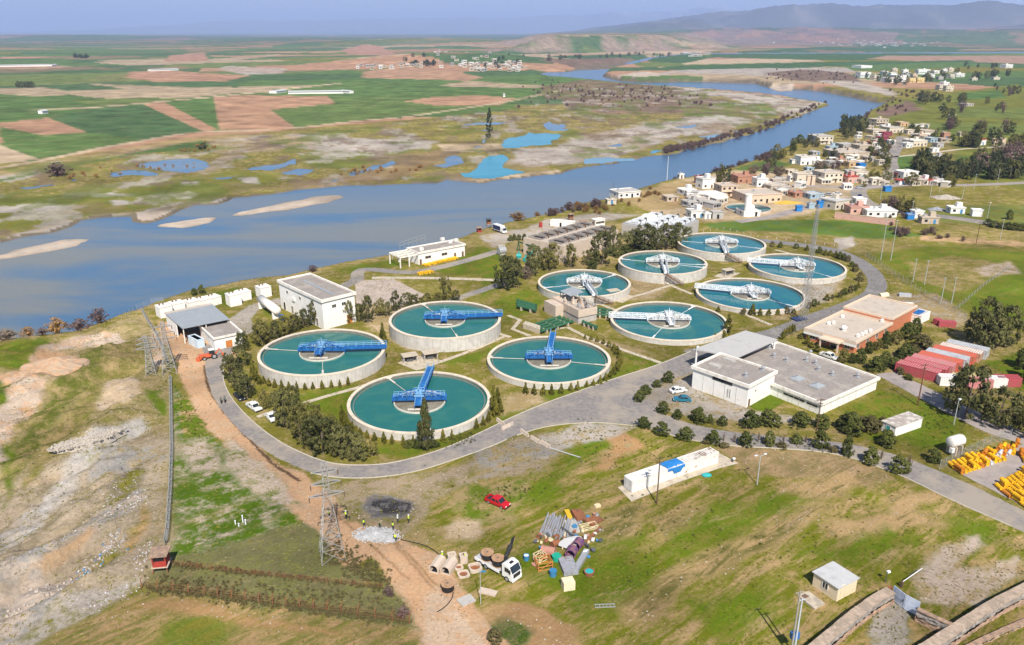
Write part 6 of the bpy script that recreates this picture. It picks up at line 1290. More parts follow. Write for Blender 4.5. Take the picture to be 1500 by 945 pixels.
upright('plastic_barrel', 815, 820, .75, .9, 'basin_green', 'green round basin in the middle of the scrap heap', 'barrel'); upright('plastic_barrel', 810, 843, .6, 1.0, 'barrel_blue', 'blue barrel standing below the orange crate frame', 'barrel'); upright('cable_reel', 863, 841, .85, .6, 'rust', 'rusty reel with a pale blue middle at the edge of the scrap heap', 'reel', 'teal_paint'); upright('plastic_barrel', 771, 820, .5, .9, 'barrel_blue', 'pale blue bundle standing between lorry and scrap heap', 'barrel', 'helmet_white')
def frame_crate(px, py, rz, d, m, label):
    t = thing('frame_crate', label, 'crate', (*W(px, py), 0), rz); x, y, z = d
    for sx in (-1, 1):
        for sy in (-1, 1): mb = MB(); mb.box((sx * x / 2, sy * y / 2, z / 2), (.12, .12, z)); mb.build('post', m, t)
    mb = MB()
    for zz in (.1, z * .5, z - .06):
        for s in (-1, 1): mb.box((0, s * y / 2, zz), (x, .08, .12)); mb.box((s * x / 2, 0, zz), (.08, y, .12))
    for s in (-1, 1): mb.beam((-x / 2, s * y / 2, .1), (x / 2, s * y / 2, z), .09); mb.beam((s * x / 2, -y / 2, .1), (s * x / 2, y / 2, z), .09)
    mb.build('slat', m, t)
frame_crate(796, 830, .3, (2.6, 2.2, 1.6), 'crate_orange', 'orange slatted crate frame at the front of the scrap heap'); frame_crate(791, 820, .7, (1.8, 1.6, 1.3), 'plank_cream', 'cream slatted crate frame behind the orange one'); frame_crate(862, 774, .35, (3.2, 1.4, .8), 'plank_cream', 'cream timber frame on the right of the scrap heap')
def slabthing(nm, px, py, d, rz, m, label, cat, z=0.0, tilt=None):
    mb = MB(); mb.box((0, 0, d[2] / 2), d, 0, 0, tilt); o = mb.build(nm, m); o.location = (*W(px, py), z); o.rotation_euler = (0, 0, rz); return tag(o, label, cat)
mb = MB(); rnd = random.Random(5); pts = [(2.4 * math.cos(a) * rnd.uniform(.85, 1.1), 1.3 * math.sin(a) * rnd.uniform(.85, 1.1)) for a in [2 * PI * i / 14 for i in range(14)]]; mb.prism(pts, .9, 1.0); o = mb.build('metal_sheet', 'tin_roof'); o.location = (*W(836, 800), 0); o.rotation_euler = (.12, -.1, .3); tag(o, 'large pale grey sheet lying on top of the scrap heap', 'metal sheet')
slabthing('steel_trough', 851, 824, (6.5, 1.0, .7), ang(W(842, 836), W(860, 805)), 'galv', 'long grey-blue steel trough beside the purple drums', 'trough'); slabthing('concrete_block', 832, 861, (2.0, 1.7, 1.6), .25, 'cream_wall', 'cream concrete block alone on the grass below the scrap heap', 'block')
slabthing('large_valve', 832, 757, (.9, 2.4, .9), .2, 'paint_yellow', 'bright yellow valve body at the top of the scrap heap', 'valve'); slabthing('rusty_plate', 848, 757, (2.2, 3.2, .6), .3, 'rust', 'brown rusty plate stack beside the yellow valve', 'metal plate', 0, (.1, .2)); slabthing('rusty_plate', 870, 764, (3.4, 2.0, .5), .7, 'rust', 'red-brown rusty plate at the far right of the scrap heap', 'metal plate', 0, (.15, .1)); slabthing('rusty_plate', 838, 772, (2.4, 4.0, .25), .1, 'grey_concrete', 'flat grey mesh plate in the middle of the scrap heap', 'metal plate'); slabthing('timber_piece', 875, 742, (1.2, .9, .4), .4, 'plank_cream', 'pale timber piece lying apart above the scrap heap', 'timber')
slabthing('rusty_beam', 842, 790, (7.5, .35, .4), -.9, 'dark_steel', 'long dark beam lying across the middle of the scrap heap', 'beam', .3); slabthing('rusty_beam', 868, 786, (6.5, .5, .4), 1.0, 'rust', 'rusty beam lying on the right edge of the scrap heap', 'beam'); slabthing('rusty_beam', 826, 795, (5.0, .25, .3), 1.4, 'plank_cream', 'thin yellow beam lying in front of the pipe bundle', 'beam', .3); slabthing('mesh_heap', 832, 832, (2.6, 4.2, .9), .2, 'scrap_grey', 'dark grey wire mesh roll on the scrap heap', 'wire mesh')
rnd = random.Random(21)
SC = ['rust', 'scrap_grey', 'plank_cream', 'dark_steel', 'rust_pink', 'barrel_blue', 'helmet_white']; SN = ['rust-brown', 'grey', 'cream', 'black', 'pinkish', 'blue', 'white']
for i in range(56):
    px, py = rnd.choice([(rnd.uniform(785, 830), rnd.uniform(784, 800)), (rnd.uniform(775, 880), rnd.uniform(785, 840)), (rnd.uniform(830, 880), rnd.uniform(750, 790))]); k = i % 7; mb = MB(); n = rnd.randint(5, 7); r = rnd.uniform(.25, .8)
    pts = [(r * math.cos(2 * PI * j / n) * rnd.uniform(.5, 1.2), r * .7 * math.sin(2 * PI * j / n) * rnd.uniform(.5, 1.2)) for j in range(n)]; mb.prism(pts, 0, rnd.uniform(.15, .6)); o = mb.build('scrap_piece', SC[k]); o.location = (*W(px, py), rnd.uniform(0, .3)); o.rotation_euler = (rnd.uniform(-.4, .4), rnd.uniform(-.4, .4), rnd.uniform(0, 6)); tag(o, f'small {SN[k]} piece of scrap lying in the scrap heap', 'scrap', f'{SN[k]} scrap pieces in the heap')
def culvert(px, py, rz, d, label):
    t = thing('culvert_piece', label, 'concrete culvert', (*W(px, py), 0), rz); x, y, z = d; mb = MB()
    out = [(-y / 2, 0), (-y / 2, z * .55), (-y * .36, z * .86), (0, z), (y * .36, z * .86), (y / 2, z * .55), (y / 2, 0)]; inn = [(a * .76, b_ * .84 + .12) for a, b_ in out]
    n = 7; vs = [(sx * x / 2, p[0], p[1]) for sx in (-1, 1) for p in out] + [(sx * x / 2, p[0], p[1]) for sx in (-1, 1) for p in inn]
    fs = [(i, (i + 1) % n, n + (i + 1) % n, n + i) for i in range(n)] + [(2 * n + i, 3 * n + i, 3 * n + (i + 1) % n, 2 * n + (i + 1) % n) for i in range(n)]
    for b_ in (0, n): fs += [(b_ + i, b_ + (i + 1) % n, 2 * n + b_ + (i + 1) % n, 2 * n + b_ + i) for i in range(n)]
    mb.add(vs, fs); mb.build('shell', 'pink_concrete', t); mb = MB(); mb.b2((-x / 2 + .3, -y * .3, .13), (x / 2 - .3, y * .3, .2)); mb.build('inner_floor', 'black_inside', t)  # thin near-black sheet along the culvert floor
rz = ang(W(634, 841), W(648, 822)); culvert(641, 832, rz, (3.2, 1.9, 1.7), 'arched concrete culvert piece, the one farther from the lorry'); culvert(658, 834, rz, (3.2, 1.9, 1.7), 'arched concrete culvert piece, the one nearer the lorry')
def holed(px, py, rz, s, h, label, m='pink_concrete', hole=.35):
    t = thing('concrete_chamber', label, 'concrete chamber', (*W(px, py), 0), rz); mb = MB(); n = 20; sq = []; ci = []
    for i in range(n):
        a = 2 * PI * i / n; k = 1 / max(abs(math.cos(a)), abs(math.sin(a))); sq.append((s / 2 * k * math.cos(a), s / 2 * k * math.sin(a))); ci.append((s * hole * math.cos(a), s * hole * math.sin(a)))
    vs = [(*p, z) for z in (0, h) for p in sq] + [(*p, z) for z in (0, h) for p in ci]
    fs = []
    for i in range(n): j = (i + 1) % n; fs += [(i, j, n + j, n + i), (n + i, n + j, 3 * n + j, 3 * n + i), (3 * n + i, 3 * n + j, 2 * n + j, 2 * n + i)]
    mb.add(vs, fs); mb.build('ring', m, t); mb = MB(); mb.disc((0, 0, h * .25), s * hole, n); mb.build('floor', 'rust', t)
holed(662, 822, .3, 1.5, 1.5, 'square concrete chamber box behind the two culvert pieces', hole=.3); holed(679, 823, .3, 1.4, 1.5, 'square concrete chamber box nearest the rear of the lorry', hole=.3); holed(679, 842, .35, 2.0, .25, 'flat concrete cover slab with a round hole in front of the boxes'); holed(696, 834, .35, 2.2, .6, 'concrete frame with a wide round opening full of soil', hole=.4); holed(672, 832, .35, 1.5, .25, 'small broken cover ring between culvert and chamber frame', hole=.32)
slabthing('concrete_slab', 715, 868, (3.0, 1.3, .25), -.35, 'pink_concrete', 'flat concrete slab lying on grass below the lorry', 'slab'); slabthing('timber_piece', 704, 838, (1.8, .3, .2), .05, 'barrel_blue', 'short blue bar lying beside the lorry wheel', 'bar'); slabthing('concrete_slab', 683, 880, (2.6, 2.0, .2), .6, 'grey_concrete', 'grey broken slab on the soil edge beside the thin pole', 'slab')
t = thing('metal_ladder', 'grey steel frame like a short ladder lying in the grass', 'ladder', (*W(886, 888), 0), .05); mb = MB(); mb.box((0, .35, .1), (3.4, .1, .1)); mb.build('rail', 'galv', t); mb = MB(); mb.box((0, -.35, .1), (3.4, .1, .1)); mb.build('rail', 'galv', t)
for i in range(6): mb = MB(); mb.box((-1.5 + i * .6, 0, .12), (.08, .7, .08)); mb.build('rung', 'galv', t)
# gravel heap, cables, barriers
def heap(px, py, rx, ry, h, m, label, seed, nm='gravel_heap', cat='gravel heap', rz=0.0, stones=0, sm='grey_concrete'):
    rnd = random.Random(seed); mb = MB(); n, k = 28, 9; t = thing(nm, label, cat, (*W(px, py), tz(*W(px, py))), rz)
    vs = [(0, 0, h)]
    for j in range(1, k + 1):
        f = j / k
        for i in range(n):
            a = 2 * PI * i / n; q = f * (1 + .10 * math.sin(3 * a + seed) + .07 * math.sin(7 * a + 2 * seed)); vs.append((rx * q * math.cos(a), ry * q * math.sin(a), h * (1 - f) ** 1.3 + rnd.uniform(-.06, .06) * h if j < k else -1.6))
    fs = [(0, 1 + i, 1 + (i + 1) % n) for i in range(n)] + [(1 + (j - 1) * n + i, 1 + j * n + i, 1 + j * n + (i + 1) % n, 1 + (j - 1) * n + (i + 1) % n) for j in range(1, k) for i in range(n)]
    mb.add(vs, fs); mb.build('mound', m, t)
    if stones:
        mb = MB()
        for i in range(stones):
            a = rnd.uniform(0, 2 * PI); f = math.sqrt(rnd.random()) * 1.08; r = rnd.uniform(.09, .24) * max(1, rx / 4.5); mb.box((rx * f * math.cos(a), ry * f * math.sin(a), h * max(0, 1 - f) ** 1.3 + .05), (r * 1.3, r, r), rnd.uniform(0, 3), 0, (rnd.uniform(-.6, .6), rnd.uniform(-.6, .6)))
        o = mb.build('stones', sm, t); o['kind'] = 'stuff'
mat('pale_gravel', (0.44, 0.44, 0.44), .95, .2, 3.0, (0.33, 0.33, 0.33), .45, 1.5, bump=.6); heap(553, 784, 4.6, 2.6, .8, 'pale_gravel', 'low heap of pale grey gravel beside the haul road, workers around it', 3, stones=260, sm='pale_gravel', rz=-.15)
mat('ash', (0.03, 0.028, 0.03), .95, .3, 2.0, (0.10, 0.095, 0.095), .4, 1.0); heap(584, 742, 2.8, 1.5, .6, 'ash', 'low black heap of ash on the burnt patch', 5, 'ash_heap', 'ash heap', stones=60, sm='ash'); heap(558, 738, 2.2, 1.2, .4, 'ash', 'smaller dark ash heap at the left end of the burnt patch', 8, 'ash_heap', 'ash heap', stones=40, sm='ash')
mat('rubble', (0.44, 0.39, 0.33), .95, .25, 2.0, (0.38, 0.34, 0.29), .4, 1.0); heap(1238, 355, 4.5, 7.0, 1.2, 'rubble', 'pale heap of stones on the slope beside the loop road', 6, 'stone_heap', 'stone heap', stones=260, sm='rubble'); heap(1385, 290, 8, 6, 2.0, 'rubble', 'heap of grey rubble beside the red-roofed white house', 9, 'stone_heap', 'stone heap', stones=150, sm='rubble'); heap(1372, 307, 5, 4, 1.5, 'scrap_grey', 'dark grey scrap heap in the meadow left of the white trailer', 10, 'stone_heap', 'stone heap', stones=80, sm='scrap_grey')
heap(85, 545, 9, 6, 2.4, mat('mound_soil', (0.45, 0.29, 0.18), .95, .2, .6, (0.40, 0.31, 0.22), .4, .5, bump=.4), 'large smooth mound of orange soil near the river bank', 11, 'soil_mound', 'soil mound'); heap(66, 870, 8, 6, 2.2, mat('mound_grey', (0.36, 0.29, 0.235), .95, .2, .8, (0.30, 0.26, 0.22), .4, .5, bump=.4), 'tall grey-brown mound of tipped earth beside the litter', 12, 'soil_mound', 'soil mound', stones=120, sm='rubble'); heap(130, 655, 7.5, 2.4, .6, 'rubble', 'pale grey stony ridge on the tipped ground', 13, 'stone_heap', 'stone heap', .7, 260, 'rubble')
def cable(s, r, label, z=.06):
    P = [(p[0], p[1], z + tz(*p)) for p in smooth(s, 2)]; mb = MB(); mb.tube(P, r, 6); o = mb.build('cable', 'cable_black'); tag(o, label, 'cable')
cable('570,785 590,792 620,798 635,806 648,816', .09, 'black cable pulled from the gravel heap to the culvert pieces'); cable('664,868 662,878 652,890 640,897', .08, 'black cable running off the lone drum into the orange soil')
for i, (a, b_) in enumerate((((728, 616), (739, 624)), ((735, 630), (751, 622)), ((763, 632), (774, 640)), ((778, 642), (791, 650)), ((793, 649), (806, 657)))):
    A, B_ = W(*a), W(*b_); t = thing('concrete_barrier', f'cream concrete barrier, {nth(i)} from the blue tank across the road towards the field', 'barrier', (*A, 0), ang(A, B_), 'concrete barriers across the road'); ln = math.hypot(A[0] - B_[0], A[1] - B_[1])
    mb = MB(); mb.add([(0, -.3, 0), (ln, -.3, 0), (ln, .3, 0), (0, .3, 0), (0, -.15, .8), (ln, -.15, .8), (ln, .15, .8), (0, .15, .8)], [(0, 1, 5, 4), (1, 2, 6, 5), (2, 3, 7, 6), (3, 0, 4, 7), (4, 5, 6, 7), (3, 2, 1, 0)]); mb.build('body', 'pink_concrete', t); mb = MB(); mb.b2((.1, -.36, 0), (ln - .1, .36, .12)); mb.build('foot', 'grey_concrete', t)
a = W(806, 657); b_ = W(850, 671); t = thing('fallen_pole', 'long grey pole lying on the grass beyond the concrete barriers', 'pole', (*a, 0), ang(a, b_)); mb = MB(); mb.cyl((0, 0, .15), (math.hypot(a[0] - b_[0], a[1] - b_[1]), 0, .15), .12); mb.build('shaft', 'grey_pole', t); mb = MB(); mb.beam((7.5, 0, .15), (9, -1.8, .15), .12); mb.build('arm', 'dark_steel', t)
for i, (px, py, h_) in enumerate(((345, 768, .8), (356, 765, 1.5), (360, 768, 1.0), (350, 771, .6))):
    mb = MB(); mb.cyl((0, 0, 0), (0, 0, h_), .12, None, 10); mb.cyl((0, 0, h_), (0, 0, h_ + .05), .16, None, 10); o = mb.build('marker_post', 'white_steel'); o.location = (*W(px, py), 0); tag(o, ['short white pipe stub, westernmost of four on the bare patch of the green strip', 'tallest white pipe stub on the bare patch of the green strip', 'white pipe stub, easternmost on the bare patch of the green strip', 'lowest white pipe stub on the bare patch of the green strip'][i], 'marker post')
# yellow drums in the yard
mat('drum_yellow', (0.80, 0.45, 0.012), .5, .12, 1.0, (0.45, 0.19, 0.02), .36, 1.2, rnd=.22); mat('drum_orange', (0.55, 0.20, 0.02), .6, .15, 1.0, (0.3, 0.1, 0.02), .35, 1.0); mat('drum_pale', (0.56, 0.58, 0.62), .5, .15, 1.0)
def chl(m):
    t = thing('chlorine_drum', 'x', 'drum'); mb = MB(); mb.cyl((-.95, 0, .42), (.95, 0, .42), .40, None, 16); mb.build('body', m, t)
    for x in (-.95, .95): mb = MB(); mb.lathe([(.30, -.12), (.45, -.12), (.45, .10), (.30, .10)], 16, close=True); mb.v = [(v[2] + x, v[0], v[1] + .42) for v in mb.v]; mb.build('end_ring', m, t)
    for x in (-.4, .4): mb = MB(); mb.lathe([(.39, -.05), (.44, -.05), (.44, .05), (.39, .05)], 16, close=True); mb.v = [(v[2] + x, v[0], v[1] + .42) for v in mb.v]; mb.build('hoop', m, t)
    return t
protos = {k: chl(k) for k in ('drum_yellow', 'drum_orange', 'drum_pale')}; first = set(); rnd = random.Random(2)
def place_drum(k, loc, rz, label, group):
    if k not in first: first.add(k); o = protos[k]; o.location = loc; o.rotation_euler = (0, 0, rz); o['label'] = label; o['group'] = group
    else: dup(protos[k], loc, rz, 1, label, group)
def drums(a, b_, c, n, rows_, where, pale=(), org=.15):
    A, B_, C_ = W(*a), W(*b_), W(*c); dr = ang(A, C_)
    for j in range(rows_):
        for i in range(n):
            u, v_ = i / (n - 1), (j / (rows_ - 1) if rows_ > 1 else 0); x = A[0] + (B_[0] - A[0]) * u + (C_[0] - A[0]) * v_ + rnd.uniform(-.12, .12); y = A[1] + (B_[1] - A[1]) * u + (C_[1] - A[1]) * v_ + rnd.uniform(-.12, .12)
            k = 'drum_pale' if (i, j) in pale else ('drum_orange' if rnd.random() < org else 'drum_yellow'); cl = {'drum_pale': 'pale grey-blue', 'drum_orange': 'rusty orange', 'drum_yellow': 'bright yellow'}[k]
            for lay_ in range(2 if rnd.random() < .3 else 1): place_drum(k, (x, y, lay_ * .78), dr + rnd.uniform(-.12, .12), f'{cl} chlorine drum lying in the rows {where}', f'{cl} drums {where}')
drums((1404, 692), (1466, 672), (1394, 684), 11, 2, 'next to the wire fence', ((7, 0),), .15); drums((1421, 683), (1484, 664), (1428, 672), 10, 2, 'behind the first rows at the wire fence', ((5, 0), (6, 0), (8, 0)), .3); drums((1464, 716), (1512, 690), (1475, 726), 10, 2, 'in the front block of the yard', (), .12); drums((1490, 735), (1530, 712), (1502, 744), 7, 2, 'at the near edge of the front block', (), .12); drums((1496, 668), (1520, 660), (1500, 676), 5, 2, 'in the stack by the shrubs', (), .5)
for k, (a, b_, n) in enumerate((((622, 389.5), (668, 379), 15), ((614, 402), (632, 399), 6))):
    for i in range(n):
        p = ab(W(*a), W(*b_), i / (n - 1)); wh = ('along the front wall of the pergola building', 'beside the grass near the pergola building')[k]; place_drum('drum_yellow', (*p, 0), ang(W(*a), W(*b_)) + PI / 2 + rnd.uniform(-.3, .3), f'yellow drum lying {wh}', f'yellow drums {wh}')
lying('storage_drum', 1293, 437, 1.0, 3.4, 20, 'cream_wall', 'cream cylinder tank lying beside the loop road corner', 'tank'); lying('storage_drum', 1288, 441, .7, 2.2, 20, 'paint_yellow', 'small yellow cylinder lying in front of the cream one', 'tank')
slabthing('container_bin', 1372, 475, (2.0, 1.6, 1.9), .3, 'cont_red', 'bright red box beside the site cabin', 'bin'); slabthing('container_bin', 1386, 478, (5.0, 2.2, 1.8), -.2, 'cont_red', 'long dark red skip left of the big dark trees', 'skip'); slabthing('scrap_car', 1325, 434, (4.0, 1.8, 1.0), -.2, 'paint_silver', 'pale wreck lying on the slope behind the orange office', 'wreck'); slabthing('wall_board', 1327, 444, (5, 1.0, .2), -.1, 'white_trim', 'white panel lying on the slope behind the orange office', 'panel')

# ------------------------------------------------------------------ walls, gates, fences
mat('stone_wall', (0.36, 0.24, 0.165), .95, .3, 1.6, (0.24, 0.17, 0.13), .4, .9, bump=.5); mat('wall_cap', (0.42, 0.325, 0.245), .95, .25, 1.6, (0.32, 0.25, 0.19), .45, .7, bump=.4)
mat('stone_grey', (0.30, 0.265, 0.235), .95, .3, 1.6, (0.19, 0.17, 0.155), .45, .9, bump=.5)
def stonewall(s, h, th_, label, cap='wall_cap'):
    P = smooth(s, 2); A = P[0]; t = thing('stone_wall', label, 'wall', (*A, 0)); rnd = random.Random(int(A[0] * 10)); C = []
    for a, b_ in zip(P[:-1], P[1:]):
        n = max(1, round(math.hypot(a[0] - b_[0], a[1] - b_[1]) / .45)); C += [ab(a, b_, i / n) for i in range(n)]
    C = [(p[0] - A[0], p[1] - A[1]) for p in C + [P[-1]]]; n = len(C); Nr = []
    for i in range(n): d = ang(C[max(i - 1, 0)], C[min(i + 1, n - 1)]); Nr.append((-math.sin(d), math.cos(d)))
    def band(nm, z0, z1, m, e):
        mb = MB(); nz = 4
        for sd in (-1, 1):
            vs = [(C[i][0] + Nr[i][0] * o, C[i][1] + Nr[i][1] * o, z0 + (z1 - z0) * j / nz) for j in range(nz + 1) for i in range(n) for o in (sd * (th_ / 2 + e + rnd.uniform(-.12, .12)),)]
            f = [(j * n + i, j * n + i + 1, (j + 1) * n + i + 1, (j + 1) * n + i) for j in range(nz) for i in range(n - 1)]; mb.add(vs, f if sd < 0 else [q[::-1] for q in f])
        for i in (0, n - 1): mb.add([(C[i][0] + Nr[i][0] * o, C[i][1] + Nr[i][1] * o, z) for o, z in ((-th_ / 2 - e, z0), (th_ / 2 + e, z0), (th_ / 2 + e, z1), (-th_ / 2 - e, z1))], [(0, 1, 2, 3)])
        mb.build(nm, m, t)
    band('footing', -.2, h * .45, 'stone_wall', .14); band('stonework', h * .45, h, 'stone_grey', 0); mb = MB(); i = 0
    while i < n - 1:
        k = min(n - 1, i + rnd.randint(2, 5)); w_ = th_ / 2 + rnd.uniform(.04, .13); z = h + rnd.uniform(.06, .12); p0, p1 = ab(C[i], C[k], .006), ab(C[i], C[k], .994)
        mb.add([(p[0] + q[0] * o, p[1] + q[1] * o, zz) for zz in (h - .1, z) for p, q in ((p0, Nr[i]), (p1, Nr[k])) for o in (-w_, w_)], [(0, 2, 3, 1), (4, 5, 7, 6), (0, 1, 5, 4), (2, 6, 7, 3), (0, 4, 6, 2), (1, 3, 7, 5)]); i = k
    mb.build('coping_stone', cap, t)
stonewall('1186,968 1215,944 1250,914 1283,890 1302,880', 2.1, 1.5, 'broad stone wall with pale coping running from the hut to the gate'); stonewall('1341,908 1366,921 1394,933', 2.2, .6, 'short dark stone wall between the blue gate and the corner', 'stone_wall'); stonewall('1345,970 1395,938 1445,904 1495,878 1545,852', 2.2, 1.5, 'broad stone wall with pale coping running to the corner of the field'); stonewall('1378,974 1430,945 1480,922 1545,896', .6, .6, 'low outer stone kerb wall below the broad wall', 'stone_wall')
mat('gate_blue', (0.50, 0.58, 0.72), .5, .12, .8, (0.66, 0.70, 0.76), .4, .5)
def leaf(a, b_, h, label):
    A, B_ = W(*a), W(*b_); ln = math.hypot(A[0] - B_[0], A[1] - B_[1]); t = thing('gate_leaf', label, 'gate', (*A, 0), ang(A, B_), 'leaves of the blue gate'); mb = MB(); mb.b2((0.08, -.02, .2), (ln - .08, .02, h)); mb.build('sheet', 'gate_blue', t); mb = MB()
    for p, q in (((0, .12), (.08, h + .06)), ((ln - .08, .12), (ln, h + .06)), ((.08, .12), (ln - .08, .2)), ((.08, h), (ln - .08, h + .06)), ((.08, h * .5), (ln - .08, h * .5 + .08))): mb.b2((p[0], -.05, p[1]), (q[0], .05, q[1]))
    mb.build('gate_frame', 'gate_blue', t); mb = MB(); mb.b2((ln - .4, -.1, h * .45), (ln - .2, -.05, h * .6)); mb.build('latch', 'dark_steel', t)
hg = hgt(1305.5, 877, 857); leaf((1306, 878), (1323, 892), hg, 'pale blue gate leaf nearer the hut'); leaf((1324, 892.5), (1344, 903), hg, 'pale blue gate leaf nearer the dark stone wall')
slabthing('gate_box', 1301, 874, (.8, .6, 1.9), .5, 'rust', 'rust-red cabinet at the hinge side of the blue gate', 'cabinet'); a, b_ = W(1320, 860), W(1349, 841); t = thing('barrier_pole', 'thin white barrier pole slanting above the grass behind the gate', 'barrier', (*a, 0), ang(a, b_)); mb = MB(); mb.cyl((0, 0, 1), (math.hypot(a[0] - b_[0], a[1] - b_[1]), 0, 1.2), .07); mb.build('boom', 'white_steel', t); mb = MB(); mb.b2((-.2, -.2, 0), (.2, .2, 1.1)); mb.build('post', 'brown_timber', t)
def meshmat(name, col, dens):
    m, nt, b = nodes(name); L = nt.links.new; b.inputs['Base Color'].default_value = rgb(col); b.inputs['Roughness'].default_value = .7
    tr = N(nt, 'ShaderNodeBsdfTransparent'); ms = N(nt, 'ShaderNodeMixShader'); ms.inputs[0].default_value = dens; L(tr.outputs[0], ms.inputs[1]); L(b.outputs[0], ms.inputs[2]); L(ms.outputs[0], nt.nodes['Material Output'].inputs['Surface'])
meshmat('wire_mesh', (0.40, 0.41, 0.40), .18); meshmat('razor_mesh', (0.26, 0.25, 0.235), .42)
PM = {}
def fence(s, h, gap, label, post='galv', mesh='wire_mesh', coil=None, pr=.05, arm=False):
    P = [W(*map(float, p.split(','))) for p in s.split()]; t = thing('wire_fence', label, 'fence', (*P[0], 0)); L0 = [(p[0] - P[0][0], p[1] - P[0][1]) for p in P]; mb = MB(); pts = []
    for a, b_ in zip(L0[:-1], L0[1:]):
        n = max(1, round(math.hypot(a[0] - b_[0], a[1] - b_[1]) / gap)); pts += [ab(a, b_, i / n) for i in range(n)]
    pts.append(L0[-1]); zz = [tz(p[0] + P[0][0], p[1] + P[0][1]) for p in pts]
    if mesh:
        vs = [(p[0], p[1], z) for p, z in zip(pts, zz)] + [(p[0], p[1], z + h) for p, z in zip(pts, zz)]; n = len(pts); mb.add(vs, [(i, i + 1, n + i + 1, n + i) for i in range(n - 1)]); mb.build('wire_mesh', mesh, t)
    else:
        for k in (.35, .65, .95): mb.tube([(p[0], p[1], z + h * k) for p, z in zip(pts, zz)], .025, 4)
        mb.build('wire', 'rust', t)
    key = (h, post, pr, arm)
    if key not in PM:
        mb = MB(); mb.cyl((0, 0, -.1), (0, 0, h + .1), pr, None, 7)
        if arm: mb.beam((0, 0, h), (0.3, 0.3, h + .5), pr)
        PM[key] = mb.build('post', post, t); o = PM[key]; fst = True
    else: fst = False
    for i, (p, z) in enumerate(list(zip(pts, zz))[:100]):
        if not (fst and i == 0): o = PM[key].copy(); COL.objects.link(o); o.parent = t
        o.location = (p[0], p[1], z)
    if coil:
        mb = MB(); C_ = []
        for (a, za), (b_, zb_) in zip(list(zip(pts, zz))[:-1], list(zip(pts, zz))[1:]):
            d = ang(a, b_); ln = math.hypot(a[0] - b_[0], a[1] - b_[1]); n = int(ln / .09)
            for i in range(n): u = i / n; th_ = ln * u / .45 * 2 * PI; q = ab(a, b_, u); C_.append((q[0] - math.sin(d) * coil * math.cos(th_), q[1] + math.cos(d) * coil * math.cos(th_), za + (zb_ - za) * u + h * .55 + coil * math.sin(th_)))
        mb.tube(C_, .05, 3); mb.build('razor_coil', 'galv', t)
    return t
fence('250,556 251,600 252,660 250,720 246,780 243,800', 1.9, 3.0, 'grey razor wire fence running straight from the pylons to the red watchtower', 'dark_steel', 'razor_mesh', .38, .06); fence('208,456 216,472 228,490 238,512 246,535', 1.9, 3.0, 'grey razor wire fence curving from the river to the pylons', 'dark_steel', 'razor_mesh', .38, .06)
fence('250,828 330,838 440,850 560,862', 1.1, 2.6, 'rusty wire fence on the upper edge of the weedy ditch', 'rust', None, None, .06); fence('208,862 300,873 400,886 500,899 600,914', 1.7, 2.6, 'rusty post fence on the lower edge of the weedy ditch', 'rust', None, None, .075, True)
fence('1376,688 1393,679 1420,664 1450,651 1480,642', 2.3, 3.0, 'chain link fence between the water tank and the yellow drums'); fence('1268,376 1300,398 1340,425 1385,452 1415,468', 2.2, 3.2, 'chain link fence following the slope behind the orange office'); fence('1400,455 1440,420 1480,392', 1.5, 4, 'thin wire fence rising over the meadow'); fence('185,467 200,452 222,444 240,443', 2.0, 3, 'thin wire fence by the water above the tipped ground')
fence('1000,345 1060,335 1110,347 1180,355 1222,360', .7, 4, 'low white fence along the top of the loop road', 'white_steel', None, None, .09)
# watchtowers
def watch(px, py, s, hl, m, label, roofm='tan_roof', rz=.35):
    q = W(px, py); t = thing('watchtower', label, 'watchtower', (*q, tz(*q)), rz)
    for x in (-1, 1):
        for y in (-1, 1): mb = MB(); mb.beam((x * s * .55, y * s * .55, 0), (x * s * .45, y * s * .45, hl), .14); mb.build('leg', 'rust', t)
    mb = MB(); mb.b2((-s / 2, -s / 2, hl), (s / 2, s / 2, hl + 1.1)); 
    for x in (-1, 1):
        for y in (-1, 1): mb.box((x * (s / 2 - .1), y * (s / 2 - .1), hl + 1.65), (.2, .2, 1.1))
    mb.build('cabin', m, t); mb = MB(); mb.b2((-s / 2 + .12, -s / 2 + .12, hl + 1.1), (s / 2 - .12, s / 2 - .12, hl + 2.2)); mb.build('window', 'black_inside', t); mb = MB(); mb.b2((-s * .68, -s * .68, hl + 2.2), (s * .68, s * .68, hl + 2.4)); mb.build('roof', roofm, t); mb = MB(); mb.b2((-s * .6, -s * .6, hl - .12), (s * .6, s * .6, hl)); mb.build('floor', 'pale_concrete', t)
watch(238, 834, 2.3, 1.3, mat('tower_red', (0.36, 0.045, 0.03), .8, .2, 1.0, (0.2, 0.04, 0.03), .35, .8), 'red wooden watchtower with a flat brown roof at the corner of the wire fence', 'stone_wall', .15)
watch(716, 334, 1.8, 2.0, 'rust', 'dark red watchtower on tall legs on the river bank behind the pergola building', 'dark_steel'); watch(702, 341, 1.9, .2, 'tower_red', 'low red sentry hut at the river edge behind the pergola building', 'stone_wall'); watch(836, 322, 2.0, .6, 'rust', 'brown sentry hut on the grass above the low shed by the river', 'stone_wall'); watch(854, 331, 2.4, .2, 'tower_red', 'brown-red sentry hut next to the white windowed cabin', 'stone_wall'); slabthing('cabinet', 792, 333, (1.4, 1.2, 2.4), .2, 'tower_red', 'bright red cabinet on the river bank grass', 'cabinet')

